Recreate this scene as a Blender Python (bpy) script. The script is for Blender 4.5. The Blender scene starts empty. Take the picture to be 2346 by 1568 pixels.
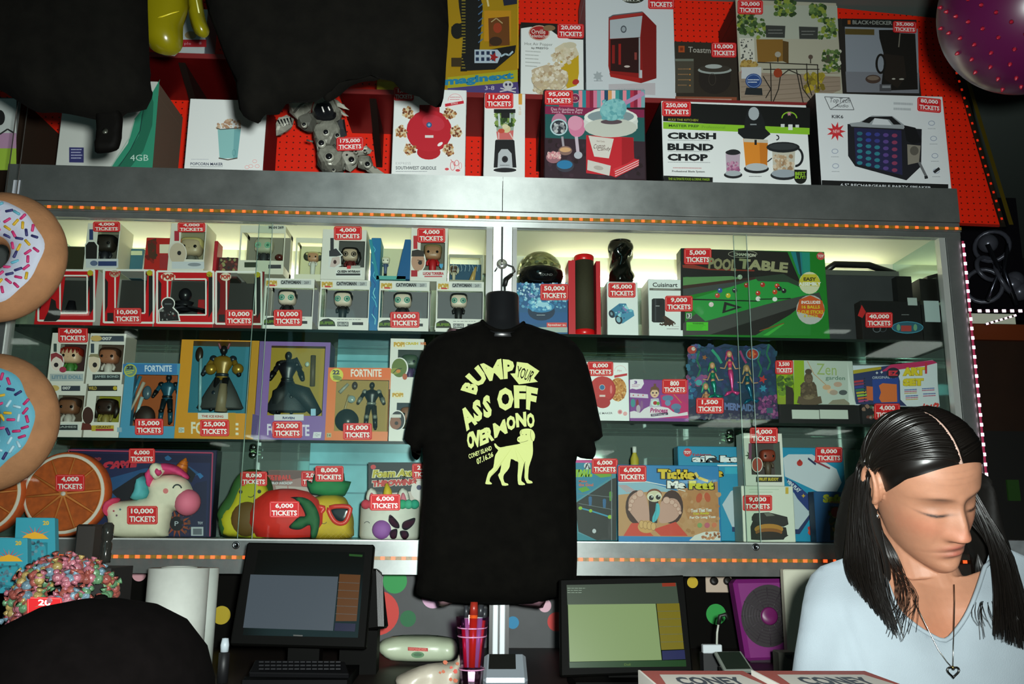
import bpy,bmesh,math,random
from mathutils import Vector,Matrix
from mathutils.geometry import delaunay_2d_cdt
from mathutils.bvhtree import BVHTree
random.seed(7)
SC=bpy.context.scene
COL=SC.collection
W_,H_,F_=2346,1568,2020.0
YAW,PIT,ROL=math.radians(2.676),math.radians(11.70),math.radians(0.466)
CAMZ=1.5
cy_,sy_,cp_,sp_,cr_,sr_=math.cos(YAW),math.sin(YAW),math.cos(PIT),math.sin(PIT),math.cos(ROL),math.sin(ROL)
CAM=Vector((0,0,CAMZ))

def ray(px,py):
    u=(px - W_/2)/F_;v=-(py - H_/2)/F_
    u,v=cr_*u - sr_*v,sr_*u + cr_*v
    y=cp_ - v*sp_;z=sp_ + v*cp_
    return Vector((u*cy_ + y*sy_,-u*sy_ + y*cy_,z))

def P(px,py,Y):
    d=ray(px,py)
    return CAM + d*(Y/d.y)

# ------------------------------------------------------------------ camera, world, lights, exposure
cam=bpy.data.cameras.new('camera');cam.sensor_width=36;cam.lens=F_*36/W_;cam.clip_start=0.05
camo=bpy.data.objects.new('camera',cam);COL.objects.link(camo);SC.camera=camo
fwd,up0=ray(W_/2,H_/2),(ray(W_/2,H_/2 - 100)- ray(W_/2,H_/2)).normalized()
fwd.normalize();rt=fwd.cross(up0).normalized();up=rt.cross(fwd)
camo.matrix_world=Matrix(((rt.x,up.x,-fwd.x,CAM.x),(rt.y,up.y,-fwd.y,CAM.y),(rt.z,up.z,-fwd.z,CAM.z),(0,0,0,1)))
SC.view_settings.view_transform='Standard';SC.view_settings.look='None'
SC.view_settings.gamma=1;SC.view_settings.use_curve_mapping=False;SC.view_settings.exposure=0.0
SC.cycles.caustics_reflective=False;SC.cycles.caustics_refractive=False
SC.cycles.max_bounces=10;SC.cycles.transparent_max_bounces=24;SC.cycles.use_denoising=True
SC.cycles.sample_clamp_indirect=3.0
wd=bpy.data.worlds.new('dim_hall');SC.world=wd;wd.use_nodes=True
wd.node_tree.nodes['Background'].inputs[0].default_value=(0.55,0.6,0.35,1)
wd.node_tree.nodes['Background'].inputs[1].default_value=0.012

def lamp(name,kind,loc,energy,color,target=None,**kw):
    l=bpy.data.lights.new(name,kind);l.energy=energy;l.color=color
    for k,v in kw.items():setattr(l,k,v)
    o=bpy.data.objects.new(name,l);COL.objects.link(o);o.location=loc
    if target is not None:o.rotation_euler=(Vector(target)- Vector(loc)).to_track_quat('-Z','Y').to_euler()
    return o
FLASH=lamp('camera_flash','SPOT',(0.06,-0.05,CAMZ + 0.04),335,(0.93,1.0,0.96),tuple(P(1120,840,2.7)),
             spot_size=math.radians(108),spot_blend=1.0,shadow_soft_size=0.03)

# ------------------------------------------------------------------ materials
MC={}
def lin(c):return c/12.92 if c <= 0.04045 else ((c + 0.055)/1.055)**2.4
def rgb(h):
    h=h.lstrip('#')
    if len(h)== 3:h=''.join(x*2 for x in h)
    return tuple(lin(int(h[i:i+2],16)/255) for i in (0,2,4))+(1,)

def M(h,r=0.55,m=0.0,e=0.0,v=0.0,vs=40.0,bump=0.0,bs=200.0,sp=0.5,alpha=1.0,coat=0.0,name=None):
    """procedural Principled material: base colour with a little noise variation and relief"""
    key=(h,r,m,e,v,vs,bump,bs,sp,alpha,coat)
    if key in MC:return MC[key]
    mt=bpy.data.materials.new(name or 'surface_' + h.strip('#'));mt.use_nodes=True
    nt=mt.node_tree;b=nt.nodes['Principled BSDF']
    c=rgb(h)
    b.inputs['Base Color'].default_value=c;b.inputs['Roughness'].default_value=r
    b.inputs['Metallic'].default_value=m;b.inputs['Specular IOR Level'].default_value=sp
    b.inputs['Alpha'].default_value=alpha;b.inputs['Coat Weight'].default_value=coat
    if e:
        if e < 0:e=-e;b.inputs['Base Color'].default_value=rgb('050505')
        b.inputs['Emission Color'].default_value=c;b.inputs['Emission Strength'].default_value=e
    if v or bump:
        tc=nt.nodes.new('ShaderNodeTexCoord')
        if v:
            n=nt.nodes.new('ShaderNodeTexNoise');n.inputs['Scale'].default_value=vs;n.inputs['Detail'].default_value=4
            nt.links.new(tc.outputs['Object'],n.inputs['Vector'])
            mr=nt.nodes.new('ShaderNodeMapRange');mr.inputs[1].default_value=0.3;mr.inputs[2].default_value=0.7
            mr.inputs[3].default_value=1 - v;mr.inputs[4].default_value=1 + v
            nt.links.new(n.outputs['Fac'],mr.inputs[0])
            vm=nt.nodes.new('ShaderNodeVectorMath');vm.operation='SCALE';vm.inputs[0].default_value=c[:3]
            nt.links.new(mr.outputs[0],vm.inputs['Scale']);nt.links.new(vm.outputs[0],b.inputs['Base Color'])
        if bump:
            n2=nt.nodes.new('ShaderNodeTexNoise');n2.inputs['Scale'].default_value=bs
            nt.links.new(tc.outputs['Object'],n2.inputs['Vector'])
            bp=nt.nodes.new('ShaderNodeBump');bp.inputs['Strength'].default_value=bump;bp.inputs['Distance'].default_value=0.002
            nt.links.new(n2.outputs['Fac'],bp.inputs['Height']);nt.links.new(bp.outputs[0],b.inputs['Normal'])
    MC[key]=mt
    return mt

def clear_mat(name,tint,refl,rough=0.02,gl=(1,1,1,1),fm=0.5):
    """clear sheet: transparent with a glossy share that grows towards grazing angles"""
    mt=bpy.data.materials.new(name);mt.use_nodes=True;nt=mt.node_tree
    nt.nodes.remove(nt.nodes['Principled BSDF']);out=nt.nodes['Material Output']
    tr=nt.nodes.new('ShaderNodeBsdfTransparent');tr.inputs[0].default_value=tint
    g=nt.nodes.new('ShaderNodeBsdfGlossy');g.inputs['Roughness'].default_value=rough;g.inputs[0].default_value=gl
    lw=nt.nodes.new('ShaderNodeLayerWeight');lw.inputs[0].default_value=0.25
    ma=nt.nodes.new('ShaderNodeMath');ma.operation='MULTIPLY_ADD';ma.inputs[1].default_value=fm;ma.inputs[2].default_value=refl
    nt.links.new(lw.outputs['Fresnel'],ma.inputs[0])
    mx=nt.nodes.new('ShaderNodeMixShader')
    nt.links.new(ma.outputs[0],mx.inputs[0]);nt.links.new(tr.outputs[0],mx.inputs[1]);nt.links.new(g.outputs[0],mx.inputs[2])
    nt.links.new(mx.outputs[0],out.inputs[0])
    return mt
GLASS=clear_mat('door_glass',(0.94,0.97,0.95,1),0.0)
SHELF=clear_mat('shelf_glass',(0.66,0.82,0.76,1),0.06,fm=1.0)
CLEAR=clear_mat('clear_plastic',(0.97,0.98,0.97,1),0.0,0.03,fm=0.35)
PINKP=clear_mat('pink_clear_plastic',(0.9,0.62,0.84,1),0.08,0.08)
REDP=clear_mat('red_clear_plastic',(0.45,0.05,0.07,1),0.04,0.1)

def mirror_mat():
    mt=bpy.data.materials.new('mirror');mt.use_nodes=True
    b=mt.node_tree.nodes['Principled BSDF'];b.inputs['Base Color'].default_value=(0.50,0.66,0.60,1)
    b.inputs['Metallic'].default_value=0.78;b.inputs['Roughness'].default_value=0.05
    return mt
MIRROR=mirror_mat()

def metal_mat():
    """scuffed galvanised sheet: cloudy stains and streaky relief in a dull metal"""
    mt=bpy.data.materials.new('aluminium_sheet');mt.use_nodes=True;nt=mt.node_tree;b=nt.nodes['Principled BSDF']
    tc=nt.nodes.new('ShaderNodeTexCoord')
    n=nt.nodes.new('ShaderNodeTexNoise');n.inputs['Scale'].default_value=9;n.inputs['Detail'].default_value=8;n.inputs['Roughness'].default_value=0.7
    nt.links.new(tc.outputs['Object'],n.inputs['Vector'])
    cr=nt.nodes.new('ShaderNodeValToRGB');cr.color_ramp.elements[0].position=0.3;cr.color_ramp.elements[1].position=0.7
    cr.color_ramp.elements[0].color=rgb('9ea4a2');cr.color_ramp.elements[1].color=rgb('b8bebb')
    nt.links.new(n.outputs['Fac'],cr.inputs[0]);nt.links.new(cr.outputs[0],b.inputs['Base Color'])
    mr=nt.nodes.new('ShaderNodeMapRange');mr.inputs[3].default_value=0.42;mr.inputs[4].default_value=0.56
    nt.links.new(n.outputs['Fac'],mr.inputs[0]);nt.links.new(mr.outputs[0],b.inputs['Roughness'])
    b.inputs['Metallic'].default_value=0.85;b.inputs['Anisotropic'].default_value=0.85;b.inputs['Anisotropic Rotation'].default_value=0.25
    tg=nt.nodes.new('ShaderNodeTangent');tg.direction_type='RADIAL';tg.axis='Z';nt.links.new(tg.outputs[0],b.inputs['Tangent'])
    return mt
METAL=metal_mat()

def peg_mat():
    """red pegboard with a grid of small dark holes"""
    mt=bpy.data.materials.new('red_pegboard');mt.use_nodes=True;nt=mt.node_tree;b=nt.nodes['Principled BSDF']
    tc=nt.nodes.new('ShaderNodeTexCoord');sc=nt.nodes.new('ShaderNodeVectorMath');sc.operation='SCALE';sc.inputs['Scale'].default_value=39.4
    fr=nt.nodes.new('ShaderNodeVectorMath');fr.operation='FRACTION'
    su=nt.nodes.new('ShaderNodeVectorMath');su.operation='SUBTRACT';su.inputs[1].default_value=(0.5,0.5,0.5)
    mu=nt.nodes.new('ShaderNodeVectorMath');mu.operation='MULTIPLY';mu.inputs[1].default_value=(1,0,1)
    le=nt.nodes.new('ShaderNodeVectorMath');le.operation='LENGTH'
    gt=nt.nodes.new('ShaderNodeMath');gt.operation='GREATER_THAN';gt.inputs[1].default_value=0.12
    nt.links.new(tc.outputs['Object'],sc.inputs[0]);nt.links.new(sc.outputs[0],fr.inputs[0]);nt.links.new(fr.outputs[0],su.inputs[0])
    nt.links.new(su.outputs[0],mu.inputs[0]);nt.links.new(mu.outputs[0],le.inputs[0]);nt.links.new(le.outputs['Value'],gt.inputs[0])
    mx=nt.nodes.new('ShaderNodeMix');mx.data_type='RGBA'
    mx.inputs[6].default_value=rgb('5a0c02');mx.inputs[7].default_value=rgb('ff2604')
    nt.links.new(gt.outputs[0],mx.inputs[0]);nt.links.new(mx.outputs[2],b.inputs['Base Color'])
    b.inputs['Roughness'].default_value=0.5
    return mt
PEG=peg_mat()

# ------------------------------------------------------------------ objects
def tagit(o,label=None,cat=None,group=None,kind=None):
    if label:o['label']=label
    if cat:o['category']=cat
    if group:o['group']=group
    if kind:o['kind']=kind
    return o
def thing(name,label,cat,loc,group=None):
    o=bpy.data.objects.new(name,None);COL.objects.link(o);o.location=loc;o.empty_display_size=0.05
    o['_n']=0
    del o['_n']
    return tagit(o,label,cat,group)

def rootloc(o):
    v=Vector((0,0,0))
    while o is not None:v += o.location;o=o.parent
    return v

class B:
    """collects shapes (in world coordinates) and links them as ONE mesh object"""
    def __init__(s):s.v=[];s.f=[];s.mi=[];s.mats=[];s.sm=[]
    def _m(s,mt):
        if isinstance(mt,str):mt=M(mt)
        if mt not in s.mats:s.mats.append(mt)
        return s.mats.index(mt)
    def add(s,vs,fs,mt,smooth=False):
        k=len(s.v);i=s._m(mt);s.v +=[tuple(v) for v in vs]
        for f in fs:s.f.append(tuple(k + j for j in f));s.mi.append(i);s.sm.append(smooth)
        return s
    def hexa(s,b4,t4,mt):
        """a solid from its four bottom and four top corners (same order)"""
        return s.add(list(b4)+ list(t4),[(3,2,1,0),(4,5,6,7),(0,1,5,4),(1,2,6,5),(2,3,7,6),(3,0,4,7)],mt)
    def box(s,x0,x1,y0,y1,z0,z1,mt):
        return s.hexa([(x0,y0,z0),(x1,y0,z0),(x1,y1,z0),(x0,y1,z0)],[(x0,y0,z1),(x1,y0,z1),(x1,y1,z1),(x0,y1,z1)],mt)
    def cbox(s,c,ax,ay,az,mt):
        """oriented box: centre and three half-axis vectors"""
        c,ax,ay,az=map(Vector,(c,ax,ay,az))
        q=[(-1,-1),(1,-1),(1,1),(-1,1)]
        return s.hexa([c + ax*a + ay*b - az for a,b in q],[c + ax*a + ay*b + az for a,b in q],mt)
    def tube(s,pts,r,mt,n=8,smooth=True):
        pts=[Vector(p) for p in pts];rs=r if isinstance(r,(list,tuple)) else [r]*len(pts)
        vs,fs=[],[];up_=None
        for i,p in enumerate(pts):
            t=(pts[min(i+1,len(pts)-1)]- pts[max(i-1,0)])
            if t.length < 1e-9:t=Vector((0,0,1))
            t.normalize()
            if up_ is None:up_=t.orthogonal()
            u=(up_ - t*up_.dot(t))
            if u.length < 1e-6:u=t.orthogonal()
            u.normalize();up_=u;w=t.cross(u)
            for k in range(n):
                a=2*math.pi*k/n;vs.append(p +(u*math.cos(a)+ w*math.sin(a))*rs[i])
        for i in range(len(pts)-1):
            for k in range(n):
                a,b=i*n + k,i*n +(k+1)% n;fs.append((a,b,b+n,a+n))
        fs.append(tuple(range(n-1,-1,-1)));fs.append(tuple(range((len(pts)-1)*n,len(pts)*n)))
        return s.add(vs,fs,mt,smooth)
    def lathe(s,c,prof,mt,n=24,axis=(0,0,1),smooth=True,sx=1.0,sy=1.0):
        """rings of (radius, height) about an axis through c"""
        c=Vector(c);a=Vector(axis).normalized();u=Vector((1,0,0)) if abs(a.x)< 0.9 else Vector((0,1,0))
        u=(u - a*u.dot(a)).normalized();w=a.cross(u);vs,fs=[],[]
        for r,h in prof:
            for k in range(n):
                t=2*math.pi*k/n;vs.append(c + a*h + u*(r*sx*math.cos(t))+ w*(r*sy*math.sin(t)))
        for i in range(len(prof)-1):
            for k in range(n):
                p,q=i*n + k,i*n +(k+1)% n;fs.append((p,q,q+n,p+n))
        fs.append(tuple(range(n-1,-1,-1)));fs.append(tuple(range((len(prof)-1)*n,len(prof)*n)))
        return s.add(vs,fs,mt,smooth)
    def ball(s,c,r,mt,n=16,m=10,rot=None):
        c=Vector(c);r=(r,r,r) if not isinstance(r,(tuple,list)) else r;vs,fs=[],[]
        R=rot or Matrix.Identity(3)
        for i in range(m+1):
            th=math.pi*i/m
            for k in range(n):
                ph=2*math.pi*k/n
                vs.append(c + R @ Vector((r[0]*math.sin(th)*math.cos(ph),r[1]*math.sin(th)*math.sin(ph),r[2]*math.cos(th))))
        for i in range(m):
            for k in range(n):
                a,b=i*n + k,i*n +(k+1)% n;fs.append((a,a+n,b+n,b))
        return s.add(vs,fs,mt,True)
    def torus(s,c,R,r,mt,axis=(0,1,0),n=32,m=12,arc=None,sq=1.0):
        c=Vector(c);a=Vector(axis).normalized();u=a.orthogonal().normalized();w=a.cross(u);vs,fs=[],[]
        for i in range(n):
            t=2*math.pi*i/n;d=u*math.cos(t)+ w*math.sin(t)
            for k in range(m):
                p=2*math.pi*k/m;vs.append(c + d*(R + r*math.cos(p))+ a*(r*sq*math.sin(p)))
        for i in range(n):
            for k in range(m):
                fs.append((i*m+k,((i+1)% n)*m+k,((i+1)% n)*m+(k+1)% m,i*m+(k+1)% m))
        return s.add(vs,fs,mt,True)
    def build(s,name,parent=None,label=None,cat=None,group=None,kind=None,bevel=0.0):
        me=bpy.data.meshes.new(name);rl=rootloc(parent) if parent is not None else Vector((0,0,0))
        top=parent is None and cat is not None
        if top:
            xs=[v[0] for v in s.v];ys=[v[1] for v in s.v];zs=[v[2] for v in s.v]
            rl=Vector(((min(xs)+max(xs))/2,(min(ys)+max(ys))/2,min(zs)))
        me.from_pydata([(v[0]-rl.x,v[1]-rl.y,v[2]-rl.z) for v in s.v],[],s.f)
        for mt in s.mats:me.materials.append(mt)
        me.polygons.foreach_set('material_index',s.mi);me.polygons.foreach_set('use_smooth',s.sm)
        if bevel:
            bm=bmesh.new();bm.from_mesh(me);bmesh.ops.bevel(bm,geom=bm.edges[:],offset=bevel,segments=1,affect='EDGES',clamp_overlap=True);bm.to_mesh(me);bm.free()
        me.update()
        o=bpy.data.objects.new(name,me);COL.objects.link(o)
        if parent is not None:o.parent=parent
        elif top:o.location=rl
        return tagit(o,label,cat,group,kind)

def copy_part(o,parent,loc):
    c=o.copy();COL.objects.link(c);c.parent=parent;c.location=loc;return c

def inpoly(x,y,poly):
    c=False;n=len(poly);j=n-1
    for i in range(n):
        xi,yi=poly[i];xj,yj=poly[j]
        if (yi > y)!=(yj > y) and x <(xj-xi)*(y-yi)/(yj-yi)+ xi:c=not c
        j=i
    return c
def edist(x,y,poly):
    d=1e9;n=len(poly)
    for i in range(n):
        ax,ay=poly[i];bx,by=poly[(i+1)% n];dx,dy=bx-ax,by-ay;L=dx*dx+dy*dy
        t=0 if L == 0 else max(0,min(1,((x-ax)*dx +(y-ay)*dy)/L));d=min(d,math.hypot(x-ax-t*dx,y-ay-t*dy))
    return d
def smooth_poly(pts,k=3):
    """Catmull-Rom rounding of a closed outline"""
    n=len(pts);out=[]
    for i in range(n):
        p0,p1,p2,p3=pts[i-1],pts[i],pts[(i+1)% n],pts[(i+2)% n]
        for j in range(k):
            t=j/k
            out.append(tuple(0.5*((2*p1[a])+(-p0[a]+p2[a])*t +(2*p0[a]-5*p1[a]+4*p2[a]-p3[a])*t*t +(-p0[a]+3*p1[a]-3*p2[a]+p3[a])*t**3) for a in (0,1)))
    return out

def pillow(b,poly,Y,depth,R,mt,step=14,fold=0.0,smooth=True,back=1.0,sm=3,fn=None):
    """a soft solid: outline given by sight lines on the plane Y, swelling by `depth` towards and away from the viewer"""
    if sm:poly=smooth_poly(poly,sm)
    x0=min(p[0] for p in poly);x1=max(p[0] for p in poly);y0=min(p[1] for p in poly);y1=max(p[1] for p in poly)
    pts=list(poly);n=len(pts);yy=y0 + step*0.5;row=0
    while yy < y1:
        xx=x0 +(step*0.5 if row % 2 else step)
        while xx < x1:
            if inpoly(xx,yy,poly) and edist(xx,yy,poly)> step*0.35:pts.append((xx,yy))
            xx += step
        yy += step;row += 1
    edges=[(i,(i+1)% n) for i in range(n)]
    vo,_,fo,_,_,_=delaunay_2d_cdt([Vector(p) for p in pts],edges,[],1,1e-4)
    fr,bk,idx=[],[],[]
    for p in vo:
        d=edist(p.x,p.y,poly);t=min(d/R,1.0);h=math.sqrt(max(0,1-(1-t)**2))
        w=P(p.x,p.y,Y)
        q=fold*math.sin(p.x*0.075 + 1.3*math.sin(p.y*0.012))*h if fold else 0
        if fn:q += fn(p.x,p.y)*h
        fr.append(w + Vector((0,-(depth*h + q),0)));bk.append(w + Vector((0,depth*back*h,0)))
    N=len(vo);onb=[edist(p.x,p.y,poly)< 1e-3 for p in vo]
    vs=list(fr)+ list(bk);fs=[]
    for f in fo:
        a,c,d=[vs[i] for i in f[:3]];nrm=(c-a).cross(d-a)
        g=tuple(f) if nrm.y < 0 else tuple(reversed(f))
        fs.append(g);fs.append(tuple((i if onb[i] else i+N) for i in reversed(g)))
    used=sorted({i for f in fs for i in f});mp={u:k for k,u in enumerate(used)}
    b.add([vs[u] for u in used],[tuple(mp[i] for i in f) for f in fs],mt,smooth)
    return b

# ------------------------------------------------------------------ lettering and flat print
TC={}
def glyphs(s,bold):
    k=(s,bold)
    if k in TC:return TC[k]
    cu=bpy.data.curves.new('t','FONT');cu.body=s;cu.size=1;cu.resolution_u=2;cu.offset=bold;cu.align_x='CENTER'
    cu.space_line=0.85
    o=bpy.data.objects.new('t',cu);me=o.to_mesh()
    vs=[(v.co.x,v.co.y) for v in me.vertices];fs=[tuple(p.vertices) for p in me.polygons]
    o.to_mesh_clear();bpy.data.objects.remove(o);bpy.data.curves.remove(cu)
    if vs:
        x0=min(v[0] for v in vs);x1=max(v[0] for v in vs);y0=min(v[1] for v in vs);y1=max(v[1] for v in vs)
        vs=[((v[0]-x0)/max(x1-x0,1e-6),(y1-v[1])/max(y1-y0,1e-6)) for v in vs]
    TC[k]=(vs,fs);return TC[k]

class Plane:
    """a plane in the room; at(px,py,k) is where the sight line meets it, lifted by k millimetres"""
    def __init__(s,O,n):s.O=Vector(O);s.n=Vector(n).normalized();s.zz=(0,0,1.0)
    def at(s,px,py,k=0.0):
        px=s.zz[0]+ px/s.zz[2];py=s.zz[1]+ py/s.zz[2]
        d=ray(px,py);t=(s.O - CAM).dot(s.n)/d.dot(s.n);return CAM + d*t + s.n*(k*0.001)
def front(Y,yaw=0.0,px=None,py=700,tilt=0.0):
    """upright (or tilted) plane facing the viewer side, turned by yaw degrees"""
    a=math.radians(yaw);t=math.radians(tilt)
    return Plane(P(px if px is not None else 1173,py,Y),(math.sin(a)*math.cos(t),-math.cos(a)*math.cos(t),math.sin(t)))

class Art:
    """flat print on a plane: every call lays a thin coloured shape a hair above the last one"""
    def __init__(s,plane,k=0.25,dk=0.12):s.pl=plane;s.b=B();s.t=B();s.k=k;s.dk=dk
    def _l(s):s.k += s.dk;return s.k
    def z(s,zz):s.pl.zz=zz;return s
    def poly(s,pts,c,k=None,smooth=0):
        if smooth:pts=smooth_poly(pts,smooth)
        k=s._l() if k is None else k
        vs=[s.pl.at(x,y,k) for x,y in pts]
        if len(vs)> 2:
            n=Vector((0,0,0))
            for i in range(len(vs)):n += vs[i].cross(vs[(i+1)% len(vs)])
            f=list(range(len(vs)))
            if n.dot(s.pl.n)< 0:f.reverse()
            s.b.add(vs,[f],c)
        return s
    def rect(s,x0,y0,x1,y1,c,sl=0.0,k=None):
        """sl: drop of the right side in pixels"""
        return s.poly([(x0,y0),(x1,y0+sl),(x1,y1+sl),(x0,y1)],c,k)
    def ell(s,cx,cy,rx,ry,c,rot=0,n=20,k=None):
        a=math.radians(rot)
        return s.poly([(cx + rx*math.cos(t)*math.cos(a)- ry*math.sin(t)*math.sin(a),cy + rx*math.cos(t)*math.sin(a)+ ry*math.sin(t)*math.cos(a)) for t in [2*math.pi*i/n for i in range(n)]],c,k)
    def ring(s,cx,cy,rx,ry,w,c,n=20,a0=0,a1=360):
        k=s._l();N=n
        for i in range(N):
            t0,t1=math.radians(a0 +(a1-a0)*i/N),math.radians(a0 +(a1-a0)*(i+1)/N)
            s.poly([(cx +(rx)*math.cos(t0),cy +(ry)*math.sin(t0)),(cx + rx*math.cos(t1),cy + ry*math.sin(t1)),
                    (cx +(rx-w)*math.cos(t1),cy +(ry-w)*math.sin(t1)),(cx +(rx-w)*math.cos(t0),cy +(ry-w)*math.sin(t0))],c,k)
        return s
    def line(s,pts,w,c,k=None):
        k=s._l() if k is None else k
        for (x0,y0),(x1,y1) in zip(pts,pts[1:]):
            L=math.hypot(x1-x0,y1-y0) or 1;nx,ny=-(y1-y0)/L*w/2,(x1-x0)/L*w/2
            s.poly([(x0+nx,y0+ny),(x1+nx,y1+ny),(x1-nx,y1-ny),(x0-nx,y0-ny)],c,k)
        return s
    def star(s,cx,cy,r0,r1,n,c,rot=0):
        return s.poly([(cx +(r0 if i % 2 == 0 else r1)*math.cos(math.pi*i/n + rot),cy +(r0 if i % 2 == 0 else r1)*math.sin(math.pi*i/n + rot)) for i in range(2*n)],c)
    def dots(s,x0,y0,x1,y1,n,r,cols,inside=None,seed=1):
        """a scatter of small irregular blobs (popcorn, gravel, leaves)"""
        rn=random.Random(seed);k=s._l()
        for i in range(n):
            x,y=rn.uniform(x0,x1),rn.uniform(y0,y1)
            if inside and not inpoly(x,y,inside):continue
            rr=r*rn.uniform(0.6,1.3);a=rn.uniform(0,6)
            s.poly([(x + rr*rn.uniform(0.7,1.2)*math.cos(a + t*1.05),y + rr*rn.uniform(0.7,1.2)*math.sin(a + t*1.05)) for t in range(6)],rn.choice(cols),k + 0.0004*i)
        return s
    def text(s,st,x0,y0,x1,y1,c,sl=0.0,bold=0.0,quad=None,sk=0.0,k=None):
        """lettering stretched into the box (x0,y0)-(x1,y1); sl = drop to the right, sk = slant of the uprights"""
        vs,fs=glyphs(st,bold);k=s._l() if k is None else k
        q=quad or [(x0+sk,y0),(x1+sk,y0+sl),(x1,y1+sl),(x0,y1)]
        out=[]
        for u,v in vs:
            x=(q[0][0]*(1-u)+ q[1][0]*u)*(1-v)+(q[3][0]*(1-u)+ q[2][0]*u)*v
            y=(q[0][1]*(1-u)+ q[1][1]*u)*(1-v)+(q[3][1]*(1-u)+ q[2][1]*u)*v
            out.append(s.pl.at(x,y,k))
        s.t.add(out,fs,c);return s
    def lines(s,x0,y0,x1,n,dy,c='8a8f90',h=1.6,sl=0.0,seed=3):
        """small print too small to read: thin dashes"""
        rn=random.Random(seed);k=s._l()
        for i in range(n):
            x=x0;e=x1 - rn.uniform(0,(x1-x0)*0.3)
            while x < e:
                w=rn.uniform(4,10);xe=min(x+w,e)
                s.poly([(x,y0+i*dy+sl*(x-x0)/max(x1-x0,1)),(xe,y0+i*dy+sl*(xe-x0)/max(x1-x0,1)),(xe,y0+i*dy+h+sl*(xe-x0)/max(x1-x0,1)),(x,y0+i*dy+h+sl*(x-x0)/max(x1-x0,1))],c,k);x += w + 1.6
        return s
    def done(s,parent,name='printed_picture'):
        if s.b.f:s.b.build(name,parent)
        if s.t.f:s.t.build('lettering',parent)

def carton(name,label,x0,y0,x1,y1,Y,depth,col,side=None,yaw=0.0,z=None,group=None,cat='box',sl=None,topz=None):
    """an upright printed box whose front fills (x0..x1, y0..y1); returns its root and an Art for the front"""
    pl=front(Y,yaw,px=(x0 if yaw >= 0 else x1),py=(y0+y1)/2)
    bl,br=pl.at(x0,y1),pl.at(x1,y1);tl,tr=pl.at(x0,y0),pl.at(x1,y0)
    if sl is not None:br=pl.at(x1,y1+sl);tr=pl.at(x1,y0+sl)
    zb=z if z is not None else (bl.z+br.z)/2
    zt=topz if topz is not None else (tl.z+tr.z)/2
    xm=pl.at(x0,(y0+y1)/2);xn=pl.at(x1,(y0+y1)/2)
    n=-pl.n
    b4=[Vector((xm.x,xm.y,zb)),Vector((xn.x,xn.y,zb)),Vector((xn.x,xn.y,zb))+ n*depth,Vector((xm.x,xm.y,zb))+ n*depth]
    t4=[Vector((p.x,p.y,zt)) for p in b4]
    root=thing(name,label,cat,(sum((p for p in b4),Vector())/4),group)
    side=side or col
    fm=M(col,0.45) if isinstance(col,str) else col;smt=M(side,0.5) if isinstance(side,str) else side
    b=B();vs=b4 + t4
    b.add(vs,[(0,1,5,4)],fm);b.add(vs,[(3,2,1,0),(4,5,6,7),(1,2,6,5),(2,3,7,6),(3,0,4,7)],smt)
    # weld and chamfer
    o=b.build('carton',root)
    bm=bmesh.new();bm.from_mesh(o.data);bmesh.ops.remove_doubles(bm,verts=bm.verts[:],dist=1e-5)
    bmesh.ops.bevel(bm,geom=bm.edges[:],offset=0.0016,segments=1,affect='EDGES');bm.to_mesh(o.data);bm.free()
    # glued flap on the right side
    e=0.0006;h=zt-zb
    A,Bv=(b4[1],b4[2]) if (x0+x1)/2 < 1060 else (b4[3],b4[0])
    d_=Bv-A;nn=Vector((d_.y,-d_.x,0)).normalized()*e
    for h0,h1 in ((0.02,0.14),(0.86,0.98)):
        p=[A + d_*0.06,A + d_*0.94];fl=B()
        q=[p[0]+ Vector((0,0,h*h0)),p[1]+ Vector((0,0,h*h0)),p[1]+ Vector((0,0,h*h1)),p[0]+ Vector((0,0,h*h1))]
        fl.hexa([q[0],q[1],q[1]+nn,q[0]+nn],[q[3],q[2],q[2]+nn,q[3]+nn],smt);fl.build('side_flap',root)
    return root,Art(pl)

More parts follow.
